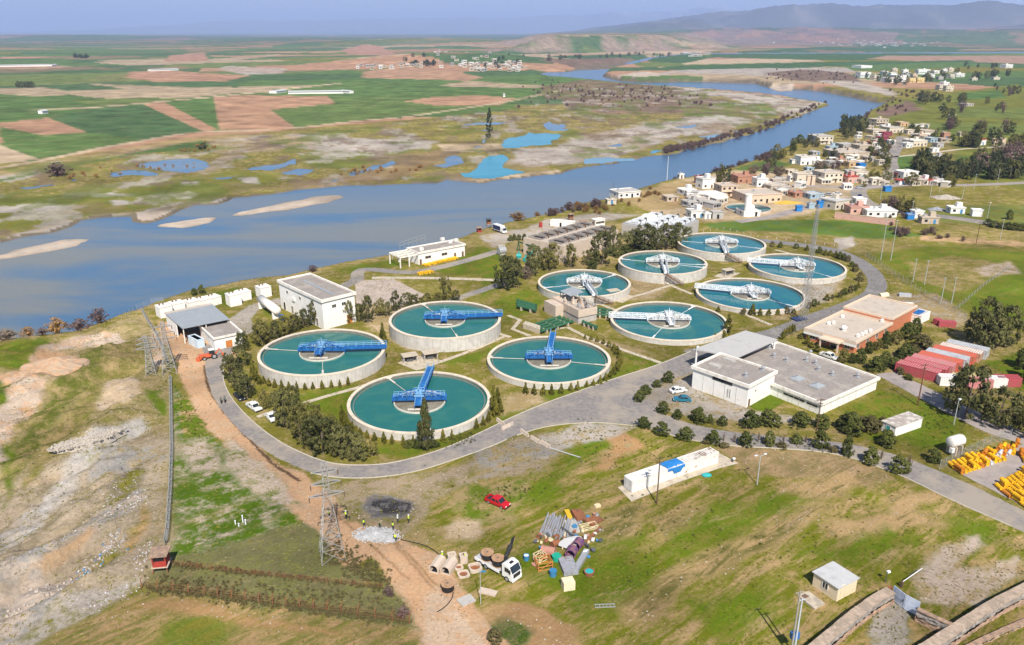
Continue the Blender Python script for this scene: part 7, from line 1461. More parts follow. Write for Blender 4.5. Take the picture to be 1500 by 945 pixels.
# ------------------------------------------------------------------ pylons, masts and poles
mat('lattice', (0.36, 0.36, 0.35), .6, .1, 1.0, metal=.2)
def pylon(px, py, top, wb, label, arms=True, bulk=.13, levels=9, wt=.9, seed=0):
    q = W(px, py); h = hgt(px, py, top, tz(*q)); t = thing('lattice_pylon', label, 'pylon', (*q, tz(*q)), .35)
    wd = lambda f: wb + (wt - wb) * min(1, f / .72) if arms else wb + (wt - wb) * f
    cs = lambda f, i: ((1, 1), (-1, 1), (-1, -1), (1, -1))[i]
    P = lambda f, i: (cs(f, i)[0] * wd(f) / 2, cs(f, i)[1] * wd(f) / 2, f * h)
    fr = [1 - (1 - i / levels) ** 1.25 if arms else i / levels for i in range(levels + 1)]
    for i in range(4):
        mb = MB()
        for a, b_ in zip(fr[:-1], fr[1:]): mb.beam(P(a, i), P(b_, i), bulk)
        mb.build('leg', 'lattice', t)
    mb = MB()
    for a, b_ in zip(fr[:-1], fr[1:]):
        for i in range(4):
            j = (i + 1) % 4; mb.beam(P(a, i), P(b_, j), bulk * .7); mb.beam(P(a, j), P(b_, i), bulk * .7); mb.beam(P(b_, i), P(b_, j), bulk * .7)
    mb.build('lattice', 'lattice', t)
    if arms:
        for f, l_ in ((.66, 3.0), (.78, 2.6), (.9, 2.2)):
            mb = MB(); z = f * h
            for s in (-1, 1):
                for y in (-.4, .4): mb.beam((0, y, z), (s * l_, 0, z + .25), .1); mb.beam((0, y, z + .9), (s * l_, 0, z + .25), .09)
            ar = mb.build('cross_arm', 'lattice', t); 
            for s in (-1, 1): mb = MB(); mb.cyl((s * l_, 0, z + .2), (s * l_, 0, z - .8), .1, None, 8); mb.build('insulator', 'stair_steel', ar)
    return t
pylon(487, 815, 678, 4.2, 'tall lattice pylon straddling the edge of the orange haul road', bulk=.075); pylon(249, 545, 472, 3.8, 'broad lattice pylon at the bend of the razor wire fence', bulk=.11); pylon(222, 549, 493, 2.6, 'smaller lattice pylon on the grass west of the razor wire fence', bulk=.10)
pylon(1176, 470, 300, 2.0, 'very tall slender lattice mast beside the loop road', arms=False, bulk=.085, levels=22, wt=.6)
slabthing('mast_base', 1170, 468, (4.5, 3.0, .5), .4, 'paint_navy', 'dark blue steel platform at the foot of the slender mast', 'platform')
def pole(px, py, top, kind, label, m='grey_pole', r=.11, group=None):
    q = W(px, py); z = tz(*q); h = hgt(px, py, top, z); t = thing('utility_pole' if kind in ('wood', 'wire', 'plain') else 'street_lamp', label, 'pole' if kind in ('wood', 'wire', 'plain') else 'street lamp', (*q, z), .3, group)
    mb = MB(); mb.cyl((0, 0, 0), (0, 0, h), r, r * .65, 8); mb.build('shaft', m, t)
    if kind == 'wood':
        for k, l_ in ((h - .4, 1.1), (h - 1.3, .8)): mb = MB(); mb.beam((-l_, .1, k), (l_, .1, k), .12); mb.build('cross_arm', m, t)
    elif kind == 'wire': mb = MB(); mb.beam((-.7, .08, h - .3), (.7, .08, h - .3), .1); mb.build('cross_arm', m, t)
    elif kind == 'lamp':
        for s in (-1, 1): mb = MB(); mb.beam((0, 0, h - .05), (s * .9, 0, h + .25), .08); a = mb.build('lamp_arm', m, t); mb = MB(); mb.box((s * 1.1, 0, h + .28), (.6, .3, .15)); mb.build('lamp_head', 'white_steel', a)
    elif kind == 'flood': mb = MB(); mb.box((.25, 0, h), (.6, .4, .3)); mb.build('lamp_head', 'white_steel', t)
    return t
pole(1109, 710, 668, 'lamp', 'grey street lamp with two heads in the open field near the rusty container'); pole(962, 738, 669, 'wood', 'dark wooden pole with cross arms in front of the blue tarpaulin', 'brown_timber', .16); pole(949, 716, 688, 'flood', 'thin flood light pole leaning by the clean white container', 'grey_pole', .09); pole(1196, 631, 584, 'wood', 'dark thin pole before the corner of the long white hall', 'brown_timber', .14); pole(1344, 594, 533, 'wood', 'brown pole with cross arms beside the crimson containers', mat('pole_red', (0.15, 0.065, 0.04), .8, .2), .17); pole(1397, 622, 585, 'flood', 'pale lamp pole below the big tree near the container rows'); pole(1073, 677, 672, 'flood', 'low lamp post at the east end of the concrete pad', 'dark_steel', .2)
for i, (px, py, tp, kd) in enumerate(((1290, 381, 317, 'wire'), (1304.7, 382, 322, 'wire'), (1337, 413, 379, 'wire'), (1354, 417, 381, 'wire'), (1378, 444.6, 406, 'wire'), (1393.6, 444.6, 406, 'wire'))):
    pole(px, py, tp, kd, f'thin grey wire pole on the meadow slope, {nth(i)} from the village side', 'grey_pole', .13, 'paired wire poles over the meadow')
pole(1465, 350.5, 321, 'wire', 'grey wire pole at the end of the dark hedge'); pole(1430, 356, 324.5, 'wood', 'dark pole in the brushy field below the white trailers', 'brown_timber', .14); pole(1446, 320, 297, 'flood', 'bent lamp pole beside the lone white shed on the meadow'); pole(1158, 962, 866, 'wire', 'weathered wooden twin pole with cross arm, the browner of the pair', mat('pole_grey_wood', (0.33, 0.31, 0.28), .9, .2), .17); pole(1163, 958, 877, 'wire', 'pale blue-grey steel pole beside the weathered wooden pole', mat('pole_bluegrey', (0.50, 0.56, 0.60), .6, .1), .15)
q = W(1160.5, 955); t = thing('transformer', 'grey-blue transformer box held between the twin poles', 'transformer', (*q, 2.6), .3); mb = MB(); mb.b2((-.6, -.4, 0), (.6, .4, 1.1)); mb.build('body', 'paint_blue', t); mb = MB(); mb.cyl((-.3, 0, 1.1), (-.3, 0, 1.5), .08); mb.build('bushing', 'galv', t); mb = MB(); mb.cyl((.3, 0, 1.1), (.3, 0, 1.5), .08); mb.build('bushing', 'galv', t)
pole(704, 885, 832, 'plain', 'thin grey pole on the grass below the lorry', 'grey_pole', .07); pole(1297, 853, 838, 'flood', 'short lamp post on the stone wall end by the gate', 'dark_steel', .1); pole(1018, 541.5, 508, 'flood', 'pale lamp post at the outer corner of the big canopy', 'white_steel', .14); pole(575, 380, 368, 'plain', 'thin pole on the river bank west of the pergola building'); pole(977, 262, 225, 'plain', 'tall thin radio mast by the river above the brown meadow', 'white_steel', .18); pole(898, 283, 264, 'plain', 'thin mast on the roof terrace house by the river', 'dark_steel', .14)
rnd = random.Random(9)
for i in range(12):
    px = 1190 + i * 24 + rnd.uniform(-8, 8); py = 300 + rnd.uniform(-35, 25); pole(px, py, py - rnd.uniform(20, 30), 'wire', f'thin village wire pole, {nth(i)} from the river side along the village edge', 'grey_pole', .12, 'village wire poles')
# litter tipped on the western slope
mat('litter_white', (0.48, 0.46, 0.44), .8, .2); mat('litter_blue', (0.04, 0.22, 0.45), .7, .2); mat('litter_mixed', (0.30, 0.24, 0.20), .9, .4)
mb = MB(); rnd = random.Random(31)
for x0, y0, x1, y1, spr, n in ((88, 858, 178, 790, 7, 420), (88, 855, 105, 850, 7, 60), (150, 800, 178, 788, 5, 90), (192, 750, 207, 722, 4, 60), (150, 760, 215, 725, 7, 120), (0, 845, 110, 780, 8, 150), (200, 828, 222, 800, 6, 70), (100, 900, 215, 850, 8, 120), (140, 740, 200, 690, 12, 120), (90, 690, 150, 645, 7, 150)):
    for i in range(n):
        u = rnd.random(); p = W(x0 + (x1 - x0) * u + rnd.gauss(0, spr * .7), y0 + (y1 - y0) * u + rnd.gauss(0, spr)); s_ = rnd.uniform(.06, .26) * (1 if n != 150 else .8); mi = rnd.choice((0, 0, 2, 2, 2, 1 if n > 400 else 0, 2)); z = tz(*p); mb.box((*p, z + s_ * .2), (s_ * 1.6, s_, s_ * .5), rnd.uniform(0, 3), mi, (rnd.uniform(-.5, .5), rnd.uniform(-.5, .5)))
struct(mb.build('litter', ['litter_white', 'litter_blue', 'litter_mixed']), 'stuff')
# ------------------------------------------------------------------ trees and shrubs
leafmat('leaf_grey', (0.06, 0.068, 0.022), (0.245, 0.235, 0.085), .35); leafmat('leaf_olive', (0.075, 0.08, 0.018), (0.27, 0.24, 0.07), .35); leafmat('leaf_dark', (0.034, 0.048, 0.022), (0.11, 0.125, 0.055)); leafmat('leaf_yellow', (0.085, 0.09, 0.012), (0.24, 0.21, 0.035)); leafmat('leaf_bush', (0.048, 0.066, 0.014), (0.18, 0.19, 0.048), .3)
leafmat('leaf_brown', (0.095, 0.085, 0.032), (0.20, 0.165, 0.07)); leafmat('twig_purple', (0.085, 0.055, 0.05), (0.21, 0.14, 0.12), 0); leafmat('twig_orange', (0.16, 0.09, 0.03), (0.38, 0.22, 0.08), 0); leafmat('twig_brown', (0.10, 0.075, 0.055), (0.25, 0.19, 0.13), 0); mat('bark', (0.16, 0.125, 0.095), .9, .25, 3.0)
def crown(seed, shape, nclump, nleaf, ls, rc, lo=0.16, hi=1.0):
    rnd = random.Random(seed); mb = MB(); C = []
    for i in range(nclump):
        for _ in range(60):
            z = rnd.uniform(lo, hi); a = rnd.uniform(0, 2 * PI); f = (z - lo) / (hi - lo)
            rm = {'round': .5 * math.sqrt(max(0, 1 - (2 * f - .85) ** 2 / 1.35)), 'cone': .5 * (1 - f) ** .8 * (.35 + .65 * min(1, f * 6 + .3)), 'tall': .5 * min(1, f * 3 + .35) * (1 - f ** 3) ** .7, 'dome': .5 * math.sqrt(max(0, 1 - f * f)) * (.7 + .3 * min(1, 4 * f)), 'spread': .5 * math.sqrt(max(0, 1 - (2 * f - 1.1) ** 2 / 1.3))}[shape]
            r = rm * math.sqrt(rnd.uniform(.25, 1.0)) * (1 + .22 * math.sin(2 * a + seed) * (shape != 'cone') + .12 * math.sin(5 * a + 9 * z + seed)); break
        C.append((r * math.cos(a), r * math.sin(a), z, rc * rnd.uniform(.6, 1.3)))
    for cx, cy, cz, r in C:
        for j in range(nleaf):
            d = Vector((rnd.gauss(0, 1), rnd.gauss(0, 1), rnd.gauss(0, 1))).normalized(); p = Vector((cx, cy, cz)) + Vector((d.x, d.y, d.z * .75)) * r * rnd.uniform(.35, 1.0)
            n = (d * .9 + Vector((cx, cy, (cz - .5) * .6)).normalized() * .5 + Vector((rnd.gauss(0, .5), rnd.gauss(0, .5), rnd.gauss(.25, .5)))).normalized()
            u = n.orthogonal().normalized(); u.rotate(Matrix.Rotation(rnd.uniform(0, 6.28), 3, n)); v_ = n.cross(u); s = ls * rnd.uniform(.6, 1.3)
            mb.add([p - u * s, p - v_ * s * .6, p + u * s, p + v_ * s * .6], [(0, 1, 2, 3)])
    return mb
def trunkmb(seed, h=.5, r=.035, limbs=4, top=.8):
    rnd = random.Random(seed); mb = MB(); mb.cyl((0, 0, -.02), (.01, 0, h * .5), r, r * .75, 8); mb.cyl((.01, 0, h * .5), (0, .02, top), r * .75, r * .25, 7)
    for i in range(limbs):
        a = 2 * PI * i / limbs + rnd.uniform(-.4, .4); z = h * rnd.uniform(.45, .9); mb.cyl((0, 0, z), (.3 * math.cos(a), .3 * math.sin(a), z + rnd.uniform(.15, .32)), r * .45, r * .15, 6)
    return mb
def twigs(seed, n, hi=1.0):
    rnd = random.Random(seed); mb = MB()
    for i in range(n):
        a = rnd.uniform(0, 2 * PI); sp = abs(rnd.gauss(0, .42)); p = Vector((rnd.gauss(0, .08), rnd.gauss(0, .08), 0)); d = Vector((math.cos(a) * sp, math.sin(a) * sp, 1)).normalized(); L_ = rnd.uniform(.5, 1.0) * hi
        q = p + d * L_ * .55; mb.beam(p, q, .012); 
        for k in range(4): e = q + (d + Vector((rnd.gauss(0, .6), rnd.gauss(0, .6), rnd.uniform(-.2, .3)))).normalized() * L_ * .4; mb.beam(p.lerp(q, .4 + .2 * k), e, .007)
    return mb
KIND = {}
def defk(k, lm, nvar, maker, name, trunk=True):
    KIND[k] = (name, [])
    for i in range(nvar):
        me = []
        o = maker(i).build('crown' if trunk else name, lm); m1 = o.data; bpy.data.objects.remove(o); m2 = None
        if trunk: o = trunkmb(i + 3).build('trunk', 'bark'); m2 = o.data; bpy.data.objects.remove(o)
        KIND[k][1].append((m1, m2))
defk('grey', 'leaf_grey', 4, lambda i: crown(i + 1, 'round', 62, 30, .042, .12), 'broadleaf_tree'); defk('olive', 'leaf_olive', 3, lambda i: crown(i + 11, 'round', 56, 32, .042, .13), 'broadleaf_tree'); defk('tall', 'leaf_grey', 3, lambda i: crown(i + 21, 'tall', 60, 30, .040, .12), 'slender_tree'); defk('tallolive', 'leaf_olive', 3, lambda i: crown(i + 24, 'tall', 52, 28, .044, .12), 'slender_tree')
defk('dark', 'leaf_dark', 3, lambda i: crown(i + 31, 'round', 44, 24, .05, .13), 'dark_tree'); defk('darkcone', 'leaf_dark', 3, lambda i: crown(i + 41, 'cone', 50, 22, .05, .09, .04), 'conifer_tree'); defk('bigcone', 'leaf_grey', 1, lambda i: crown(i + 45, 'cone', 130, 34, .035, .10, .05), 'conifer_tree')
defk('cone', 'leaf_yellow', 3, lambda i: crown(i + 51, 'cone', 70, 22, .06, .10, .03), 'conical_shrub', False); defk('bush', 'leaf_bush', 4, lambda i: crown(i + 61, 'dome', 84, 28, .052, .12, .06), 'round_shrub', False); defk('weed', 'leaf_bush', 3, lambda i: crown(i + 65, 'dome', 13, 12, .11, .16, .06), 'weed', False); defk('dryweed', 'leaf_brown', 3, lambda i: crown(i + 68, 'dome', 13, 12, .11, .16, .06), 'weed', False); defk('brownbush', 'leaf_brown', 2, lambda i: crown(i + 71, 'dome', 60, 20, .06, .12, .08), 'brown_shrub', False)
def barem(i, n=46, c=True):
    mb = twigs(i, n); o = crown(i + 81, 'dome', 40, 14, .05, .13, .2); return MB_join(mb, o) if c else mb
def MB_join(a, b_): a.add(b_.v, b_.f); return a
defk('purple', 'twig_purple', 3, lambda i: barem(i), 'bare_shrub', False); defk('orange', 'twig_orange', 2, lambda i: barem(i + 5), 'bare_shrub', False); defk('twig', 'twig_brown', 2, lambda i: barem(i + 9), 'bare_shrub', False); defk('bare', 'twig_brown', 2, lambda i: twigs(i + 3, 26), 'bare_tree', False); defk('barep', 'twig_purple', 2, lambda i: MB_join(twigs(i + 13, 30), crown(i + 90, 'round', 30, 12, .05, .13, .3)), 'bare_tree', False)
trnd = random.Random(77)
def plant(k, x, y, h, w, label, group=None, cat=None, z=None):
    name, vs = KIND[k]; m1, m2 = trnd.choice(vs); q = (x, y, tz(x, y) if z is None else z)
    if m2 is None:
        t = bpy.data.objects.new(name, m1); COL.objects.link(t)
    else:
        t = bpy.data.objects.new(name, None); COL.objects.link(t); t.empty_display_size = .5
        for nm, m_ in (('crown', m1), ('trunk', m2)): o = bpy.data.objects.new(nm, m_); COL.objects.link(o); o.parent = t
    t.location = q; t.rotation_euler = (0, 0, trnd.uniform(0, 6.28)); t.scale = (w, w * trnd.uniform(.9, 1.1), h)
    return tag(t, label, cat or ('tree' if 'tree' in name else 'shrub'), group)
def row(k, s, label, group, cat=None, ws=1.03, hs=1.03):
    """'x,y,h,w ...' base pixel, height and width in pixels; the label's # becomes the place in the row"""
    P = s.split()
    for i, p in enumerate(P):
        v = list(map(float, p.split(','))); kk = k if isinstance(k, str) else trnd.choice(k); x, y = W(v[0], v[1]); m_ = mpp(v[0], v[1]); h = max(.6, hgt(v[0], v[1], v[1] - v[2])) * hs
        plant(kk, x, y, h, v[3] * m_ * ws, label.replace('#', nth(i)), group, cat)
row(('grey', 'olive'), '384,506,35,30 357,514,27,20 349,537,27,30 341,560,36,28 353,574,30,26 363,584,31,24 388,599,28,19', 'grey-green tree, # from the small house along the upper curved road', 'trees along the upper curved road')
row(('grey', 'olive', 'grey'), '417,626,54,32 441,648,52,34 458,656,44,28 474,665,52,40 498,670,45,30 522,674,38,32 545,668,20,20 432,608,40,24 452,634,42,30 463,630,36,26 486,648,36,28 508,656,30,24', 'grey-green tree, # in the thicket along the road bend by the front tank', 'trees in the thicket at the road bend')
row(('tall', 'tallolive', 'grey'), '386,500,26,20 404,497,26,18 416,492,28,22 432,486,25,20 445,480,26,20 461,476,34,22 476,474,28,18 491,470,20,18 511,473,32,20 526,470,24,14 539,473,38,20 557,463,26,16 568,463,20,14 580,457,32,13 596,450,20,18 609,449,18,18 625,448,18,16 640,446,16,16 653,444,40,20 668,442,16,14', 'slender tree, # from the west in the row behind the blue tanks', 'slender trees behind the blue tanks')
row('bigcone', '624,657,68,30', 'single dark conical tree standing before the front blue tank', None, 'tree'); row('bush', '600,655,10,16 612,657,8,12 638,655,9,12', 'low green shrub, # around the foot of the dark conical tree', 'shrubs at the conical tree')
row(('grey',), '739,423,46,34 752,420,42,28', 'dense grey-green tree, # of the pair left of the white-bridge tanks', 'pair of dense trees'); row('twig', '770,409,18,18 775,398,20,14', 'brown bare shrub, # beside the dense tree pair', 'bare shrubs by the tree pair')
row(('grey', 'olive'), '782,402,41,28 800,396,30,22 810,394,36,26 836,392,33,18 861,388,20,18 870,386,24,16 882,388,48,34', 'grey-green tree, # from the river before the brown filter block', 'trees before the brown filter block'); row(('tall', 'grey'), '897,376,46,16 918,368,28,22 930,368,34,24 944,370,40,40 962,366,30,22 977,365,36,28 992,362,34,24 1007,353,20,16', 'grey-green tree, # in the row between filter block and rear tanks', 'trees between filter block and rear tanks')
row('bush', '905,376,12,18 917,374,13,18 932,376,10,16 868,394,12,16 760,352,8,8 768,352,9,8 748,353,8,8 753,352,9,7', 'low dark shrub, # along the foot of the filter block trees', 'low shrubs by the filter blocks')
for s, lb, gp in (('387,562,11,8 394.5,566,11,9 403,568,12,9 413,570,13,8 423.5,570.5,11,8 435,570.5,12,6 447,571.5,10,8 458.6,570,10,7 472,570,12,8 486,568.5,11,7 498,567,10,7 510.5,564.5,12,8', 'small conical shrub, # from the road end before the westernmost blue tank', 'cones before the westernmost tank'), ('528,638,11,9 538,643,12,9 549,646,12,10 562.5,649.6,16,10 574.7,651,14,8 590.5,652.5,14,8 605.7,652,14,8 649,647,17,10 662,645,15,8 698,629,15,9 708,624,14,9 715.7,619,16,9', 'small conical shrub, # from the thicket around the front blue tank', 'cones around the front blue tank'),
    ('770,577,16,10 782.5,578.5,15,10 796,579,15,10 808,578.5,15,9 822,576.5,14,10 836,573.5,12,9 846,572.5,14,8 859.5,566.5,8,8 869,565,9,8 879,562.5,12,8 887,558.5,12,8 893.5,553.5,10,8 899,549,12,10 904,543,13,12 908,535,14,12 908,527,13,12 904,520,12,12 899,514,10,12 892,508.5,9,10 884,504,8,8 875,500.5,8,8 866,498,7,7 857,496.5,6,6', 'small conical shrub, # from the front around the tank by the road junction', 'cones around the junction tank'), ('1052,457,8,8 1089,461,9,8 1102,462,16,12 1113,462,10,9 1126,462,9,9 1139,461.5,9,10 1152,459.5,10,9 1162.7,459.5,7,8', 'low round shrub, # before the tank by the slender mast', 'low shrubs before the mast tank')):
    row(('cone', 'cone', 'brownbush') if 'mast' in gp else 'cone', s, lb, gp)
row('cone', '371,556,27,14 377,560,20,12 381,563,12,10', 'tall yellow-green cypress, # at the left flank of the westernmost blue tank', 'cypress clump at the westernmost tank'); row('cone', '561,498,24,12 564,503,16,9', 'tall yellow-green cypress, # between the two rear blue tanks', 'cypress clump between rear blue tanks'); row('cone', '502,622,26,12 507,628,24,12 511,633,18,12 517,637,18,12 523,640,16,10', 'tall yellow-green cypress, # on the thicket side of the front blue tank', 'cypress clump at the thicket side'); row('cone', '723,606,38,14 729,600,30,14 727,611,24,13 734,606,18,10', 'tall yellow-green cypress, # between the front tank and the junction tank', 'cypress clump between front tanks'); row('cone', '1066,489,27,15 1060,494,10,10 1047,497.5,9,8', 'dark yellow cypress, # at the right flank of the tank by the canopy', 'cypress at the canopy tank')
row(('brownbush', 'bush', 'cone'), '1185,452,9,9 1192,448.5,10,10 1199,447,6,6 1211,440,9,10 1219,438,6,6 1229.6,436,9,9 1237,432,10,9 1246,429,11,10 1251.6,426,8,7 1257,422,9,7 1259,412,13,10 1252.6,398,11,11 1247,391,8,8 1242,383.5,9,9 1236,381,9,10 1230,379.5,10,11 1224,377,9,10 1216,375,8,9 1209,374,8,9 1200,371,9,9 1182,367,8,8 1166,364,7,8 1142.7,362.5,8,8 1131,361.5,8,7', 'small shrub, # along the inner edge of the loop road', 'shrubs along the loop road')
row('bush', '978.7,560,15,17 962.7,567,10,14 945,577,12,18 936.7,587,14,18 970.7,606,17,17 992,613.5,13,15 1022.7,619,21,24 1040,620,12,12 1058.7,623,13,14 1098.7,626,23,24 1124,624,23,26 1136,624,16,18 1172,625,20,27 1203,626,18,26 1245,634,28,32 1232,628,18,20 1298,652,21,27 1366,676,17,23', 'round green shrub, # along the yard side of the lower road', 'shrubs on the yard side of the road'); row('bush', '942.7,626,14,19 969,637,18,21 1004,645,18,23 1045,649,17,23 1092,654,20,21 1126.7,651.5,19,18 1166.7,650,14,17 1201,656,25,21 1240,668,28,17 1274,679,23,25 1316,692,23,26', 'round green shrub, # along the field side of the lower road', 'shrubs on the field side of the road')
row('brownbush', '1274,632,22,30 1262,626,14,22 1290,628,16,20 1035,650,6,14 1060,655,6,16 1145,655,6,18 1220,662,7,16', 'brown dry shrub, # near the lower road bend', 'brown shrubs by the lower road'); row('bare', '1291,673,20,12 1331,685,26,14 1037,647,16,8 1075,648,16,8 1110,648,18,8 1147,650,16,8 1180,648,16,8 1060,646,14,7', 'thin leafless sapling, # along the lower road', 'leafless saplings on the lower road', ws=.9)
row(('bush', 'olive'), '1234,531,19,16 1247,532,14,11 1259,531,19,19 1272,517,16,15 1285,513,16,14 1296,510,23,15 1311,504,19,21 1328,498,24,23 1340,489,22,18', 'green shrub, # along the right wall of the orange office', 'shrubs along the office wall'); row(('brownbush', 'bush'), '1283,542,18,28 1310,539,14,24 1325,525,19,28 1349,512,20,32 1336,520,12,20 1297,528,12,18 1318,548,10,14 1330,556,8,12', 'mixed garden shrub, # between the office and the crimson containers', 'garden shrubs by the containers'); row('cone', '1145,497,11,7 1148,494,12,7 1152,491.5,12,7 1156,489,12,7 1159.5,487,12,7 1163,485.5,10,7 1183,506,13,12 1197,516,11,12 1189,510,9,10 1173,496,7,10', 'small dark shrub, # on the lawn beside the canopy roof', 'shrubs on the canopy lawn')
row('grey', '1441,508,67,46 1470,508,57,36 1424,502,50,26 1455,512,46,30', 'big dark grey-green tree, # of the clump behind the container rows', 'big trees behind the containers'); row('grey', '1414,612,73,58 1396,605,50,30', 'big grey-green tree, # standing over the second container row', 'big trees over the second container row'); row(('grey', 'olive'), '1461,626,55,46 1488,629,40,30 1500,640,40,30 1446,614,30,20', 'grey-green tree, # of the clump between container rows and drum yard', 'trees by the drum yard'); row('bush', '1500,540,30,30 1510,560,40,30', 'green shrub, # at the meadow edge right of the containers', 'shrubs at the meadow edge')
for k, s, lb in (('twig', '8,498,16,34', 'pale bare bush at the water edge below the tipped ground'), ('orange', '42,492,15,18', 'single orange bare bush at the water edge'), ('orange', '84,489,22,28', 'large orange-brown bare bush at the water edge'), ('purple', '117,480,15,34', 'wide purple-grey bare bush at the water edge'), ('purple', '146,473,20,24', 'tall purple-grey bare bush nearest the white tanks'), ('purple', '64,492,10,20', 'small purple bare bush between the two orange ones'), ('bush', '285,433,10,9', 'small dark evergreen left one behind the white cube tanks'), ('bush', '296,431,13,10', 'taller dark evergreen behind the white cube tanks'), ('purple', '458,398,9,14', 'small brown bare bush behind the white pump building'), ('brownbush', '725,940,16,26', 'dark weedy bush on the brown patch at the picture edge'), ('purple', '570,874,14,16', 'dry bush at the end of the upper rusty fence'), ('purple', '590,905,16,22', 'dry bush at the end of the lower rusty fence'), ('orange', '758,322,12,26', 'orange reed tuft on the river bank beside the trailer lorry'), ('olive', '1055,272,30,14', 'dark pointed tree left of the pair by the old white block'), ('dark', '1062,272,27,13', 'dark pointed tree right of the pair by the old white block')):
    row(k, s, lb, None)
# bank reeds and shrubs, dry hedge in the ditch: too many to count
def scatter(name, k, quads, n, hr, seed, lv=0.0):
    rnd = random.Random(seed); mb = MB(); src = [(m_[0]) for m_ in KIND[k][1]]; dat = []
    for m_ in src:
        v = np.empty(len(m_.vertices) * 3, np.float32); m_.vertices.foreach_get('co', v); dat.append((v.reshape(-1, 3), [tuple(p.vertices) for p in m_.polygons]))
    VV, FF, o = [], [], 0
    for i in range(n):
        x0, y0, x1, y1, sp = rnd.choice(quads); u = rnd.random(); x, y = W(x0 + (x1 - x0) * u + rnd.gauss(0, sp * 1.5), y0 + (y1 - y0) * u + rnd.gauss(0, sp), lv); h = rnd.uniform(*hr); v, f = rnd.choice(dat); a = rnd.uniform(0, 6.3); ca, sa = math.cos(a), math.sin(a); w_ = h * rnd.uniform(.9, 1.5)
        VV.append(np.stack([(v[:, 0] * ca - v[:, 1] * sa) * w_ + x, (v[:, 0] * sa + v[:, 1] * ca) * w_ + y, v[:, 2] * h + tz(x, y)], 1)); FF += [tuple(o + j for j in q) for q in f]; o += len(v)
    me = bpy.data.meshes.new(name); me.from_pydata(np.concatenate(VV).tolist(), [], FF); me.materials.append(src[0].materials[0]); ob = bpy.data.objects.new(name, me); COL.objects.link(ob); struct(ob, 'stuff')
scatter('reeds', 'orange', [(780, 318, 850, 300, 2), (840, 302, 890, 312, 3), (1085, 258, 1155, 252, 4), (890, 305, 960, 285, 3)], 70, (1.2, 2.6), 1); scatter('bare_undergrowth', 'purple', [(990, 258, 1060, 244, 2), (1040, 246, 1110, 232, 2), (1115, 236, 1130, 222, 4), (1268, 166, 1330, 152, 5), (1300, 142, 1340, 140, 4), (800, 316, 880, 300, 2)], 110, (2.0, 4.5), 2)
scatter('ditch_undergrowth', 'dryweed', [(212, 861, 600, 911, 2.2), (215, 864, 600, 914, 4), (255, 828, 555, 861, 2), (480, 800, 560, 850, 8), (220, 850, 580, 885, 9)], 1500, (.15, .65), 3); scatter('meadow_undergrowth', 'purple', [(1310, 335, 1330, 345, 3), (1340, 340, 1420, 352, 4), (1305, 315, 1345, 322, 3), (1285, 310, 1330, 306, 4)], 40, (1.2, 3.2), 4); scatter('far_bank_undergrowth', 'purple', [(975, 222, 1030, 212, 2), (1030, 210, 1120, 188, 2), (1120, 186, 1205, 153, 2), (800, 130, 900, 146, 5), (900, 138, 1040, 150, 7), (1125, 116, 1250, 118, 4), (780, 135, 1040, 142, 9)], 480, (1.2, 4.5), 5, ZF)
scatter('far_bank_reeds', 'orange', [(840, 152, 960, 158, 5), (100, 262, 320, 232, 3), (260, 222, 320, 214, 3), (500, 255, 620, 248, 3)], 90, (1.0, 3.0), 6, ZF)
scatter('weeds', 'weed', [(700, 730, 1000, 760, 40), (900, 800, 1300, 760, 50), (930, 640, 1040, 700, 10), (700, 735, 780, 712, 6), (655, 650, 690, 640, 4), (1100, 640, 1260, 668, 4), (260, 590, 300, 640, 6), (850, 620, 905, 690, 8), (1340, 600, 1400, 640, 6), (540, 825, 560, 870, 4), (1190, 945, 1300, 885, 5), (1360, 940, 1500, 872, 5), (180, 470, 230, 560, 20), (60, 700, 200, 560, 40)], 1300, (.12, .42), 7)
# trees of the village and beyond
def grove(k, quads, n, hr, wr, label, group, seed, lv=0.0):
    rnd = random.Random(seed)
    for i in range(n):
        x0, y0, x1, y1, sp = rnd.choice(quads); u = rnd.random(); x, y = W(x0 + (x1 - x0) * u + rnd.gauss(0, sp * .8), y0 + (y1 - y0) * u + rnd.gauss(0, sp), lv); h = rnd.uniform(*hr)
        plant(k if isinstance(k, str) else rnd.choice(k), x, y, h, h * rnd.uniform(*wr), label, group)
grove(('dark', 'grey', 'dark'), [(1345, 252, 1400, 262, 2), (1400, 262, 1500, 262, 2), (1420, 250, 1500, 252, 3)], 62, (8, 13), (.6, .85), 'dark tree in the dense grove beside the road right of the white house', 'dark grove right of the village', 1); grove('barep', [(1430, 252, 1490, 252, 4), (1450, 240, 1500, 240, 3)], 16, (9, 14), (.7, .9), 'leafless purplish tree inside the dense grove right of the village', 'leafless trees in the grove', 2)
grove(('grey', 'dark', 'olive'), [(1395, 212, 1432, 214, 2), (1448, 212, 1500, 214, 3), (1340, 250, 1360, 245, 3), (1410, 216, 1430, 216, 2)], 34, (8, 13), (.55, .8), 'grey-green tree in the belt behind the village houses', 'tree belt behind the village', 3); grove(('dark', 'darkcone', 'grey'), [(1232, 190, 1275, 186, 3), (1240, 200, 1270, 192, 3)], 30, (8, 14), (.45, .7), 'dark tree in the riverside wood above the village', 'riverside wood at the village', 4)
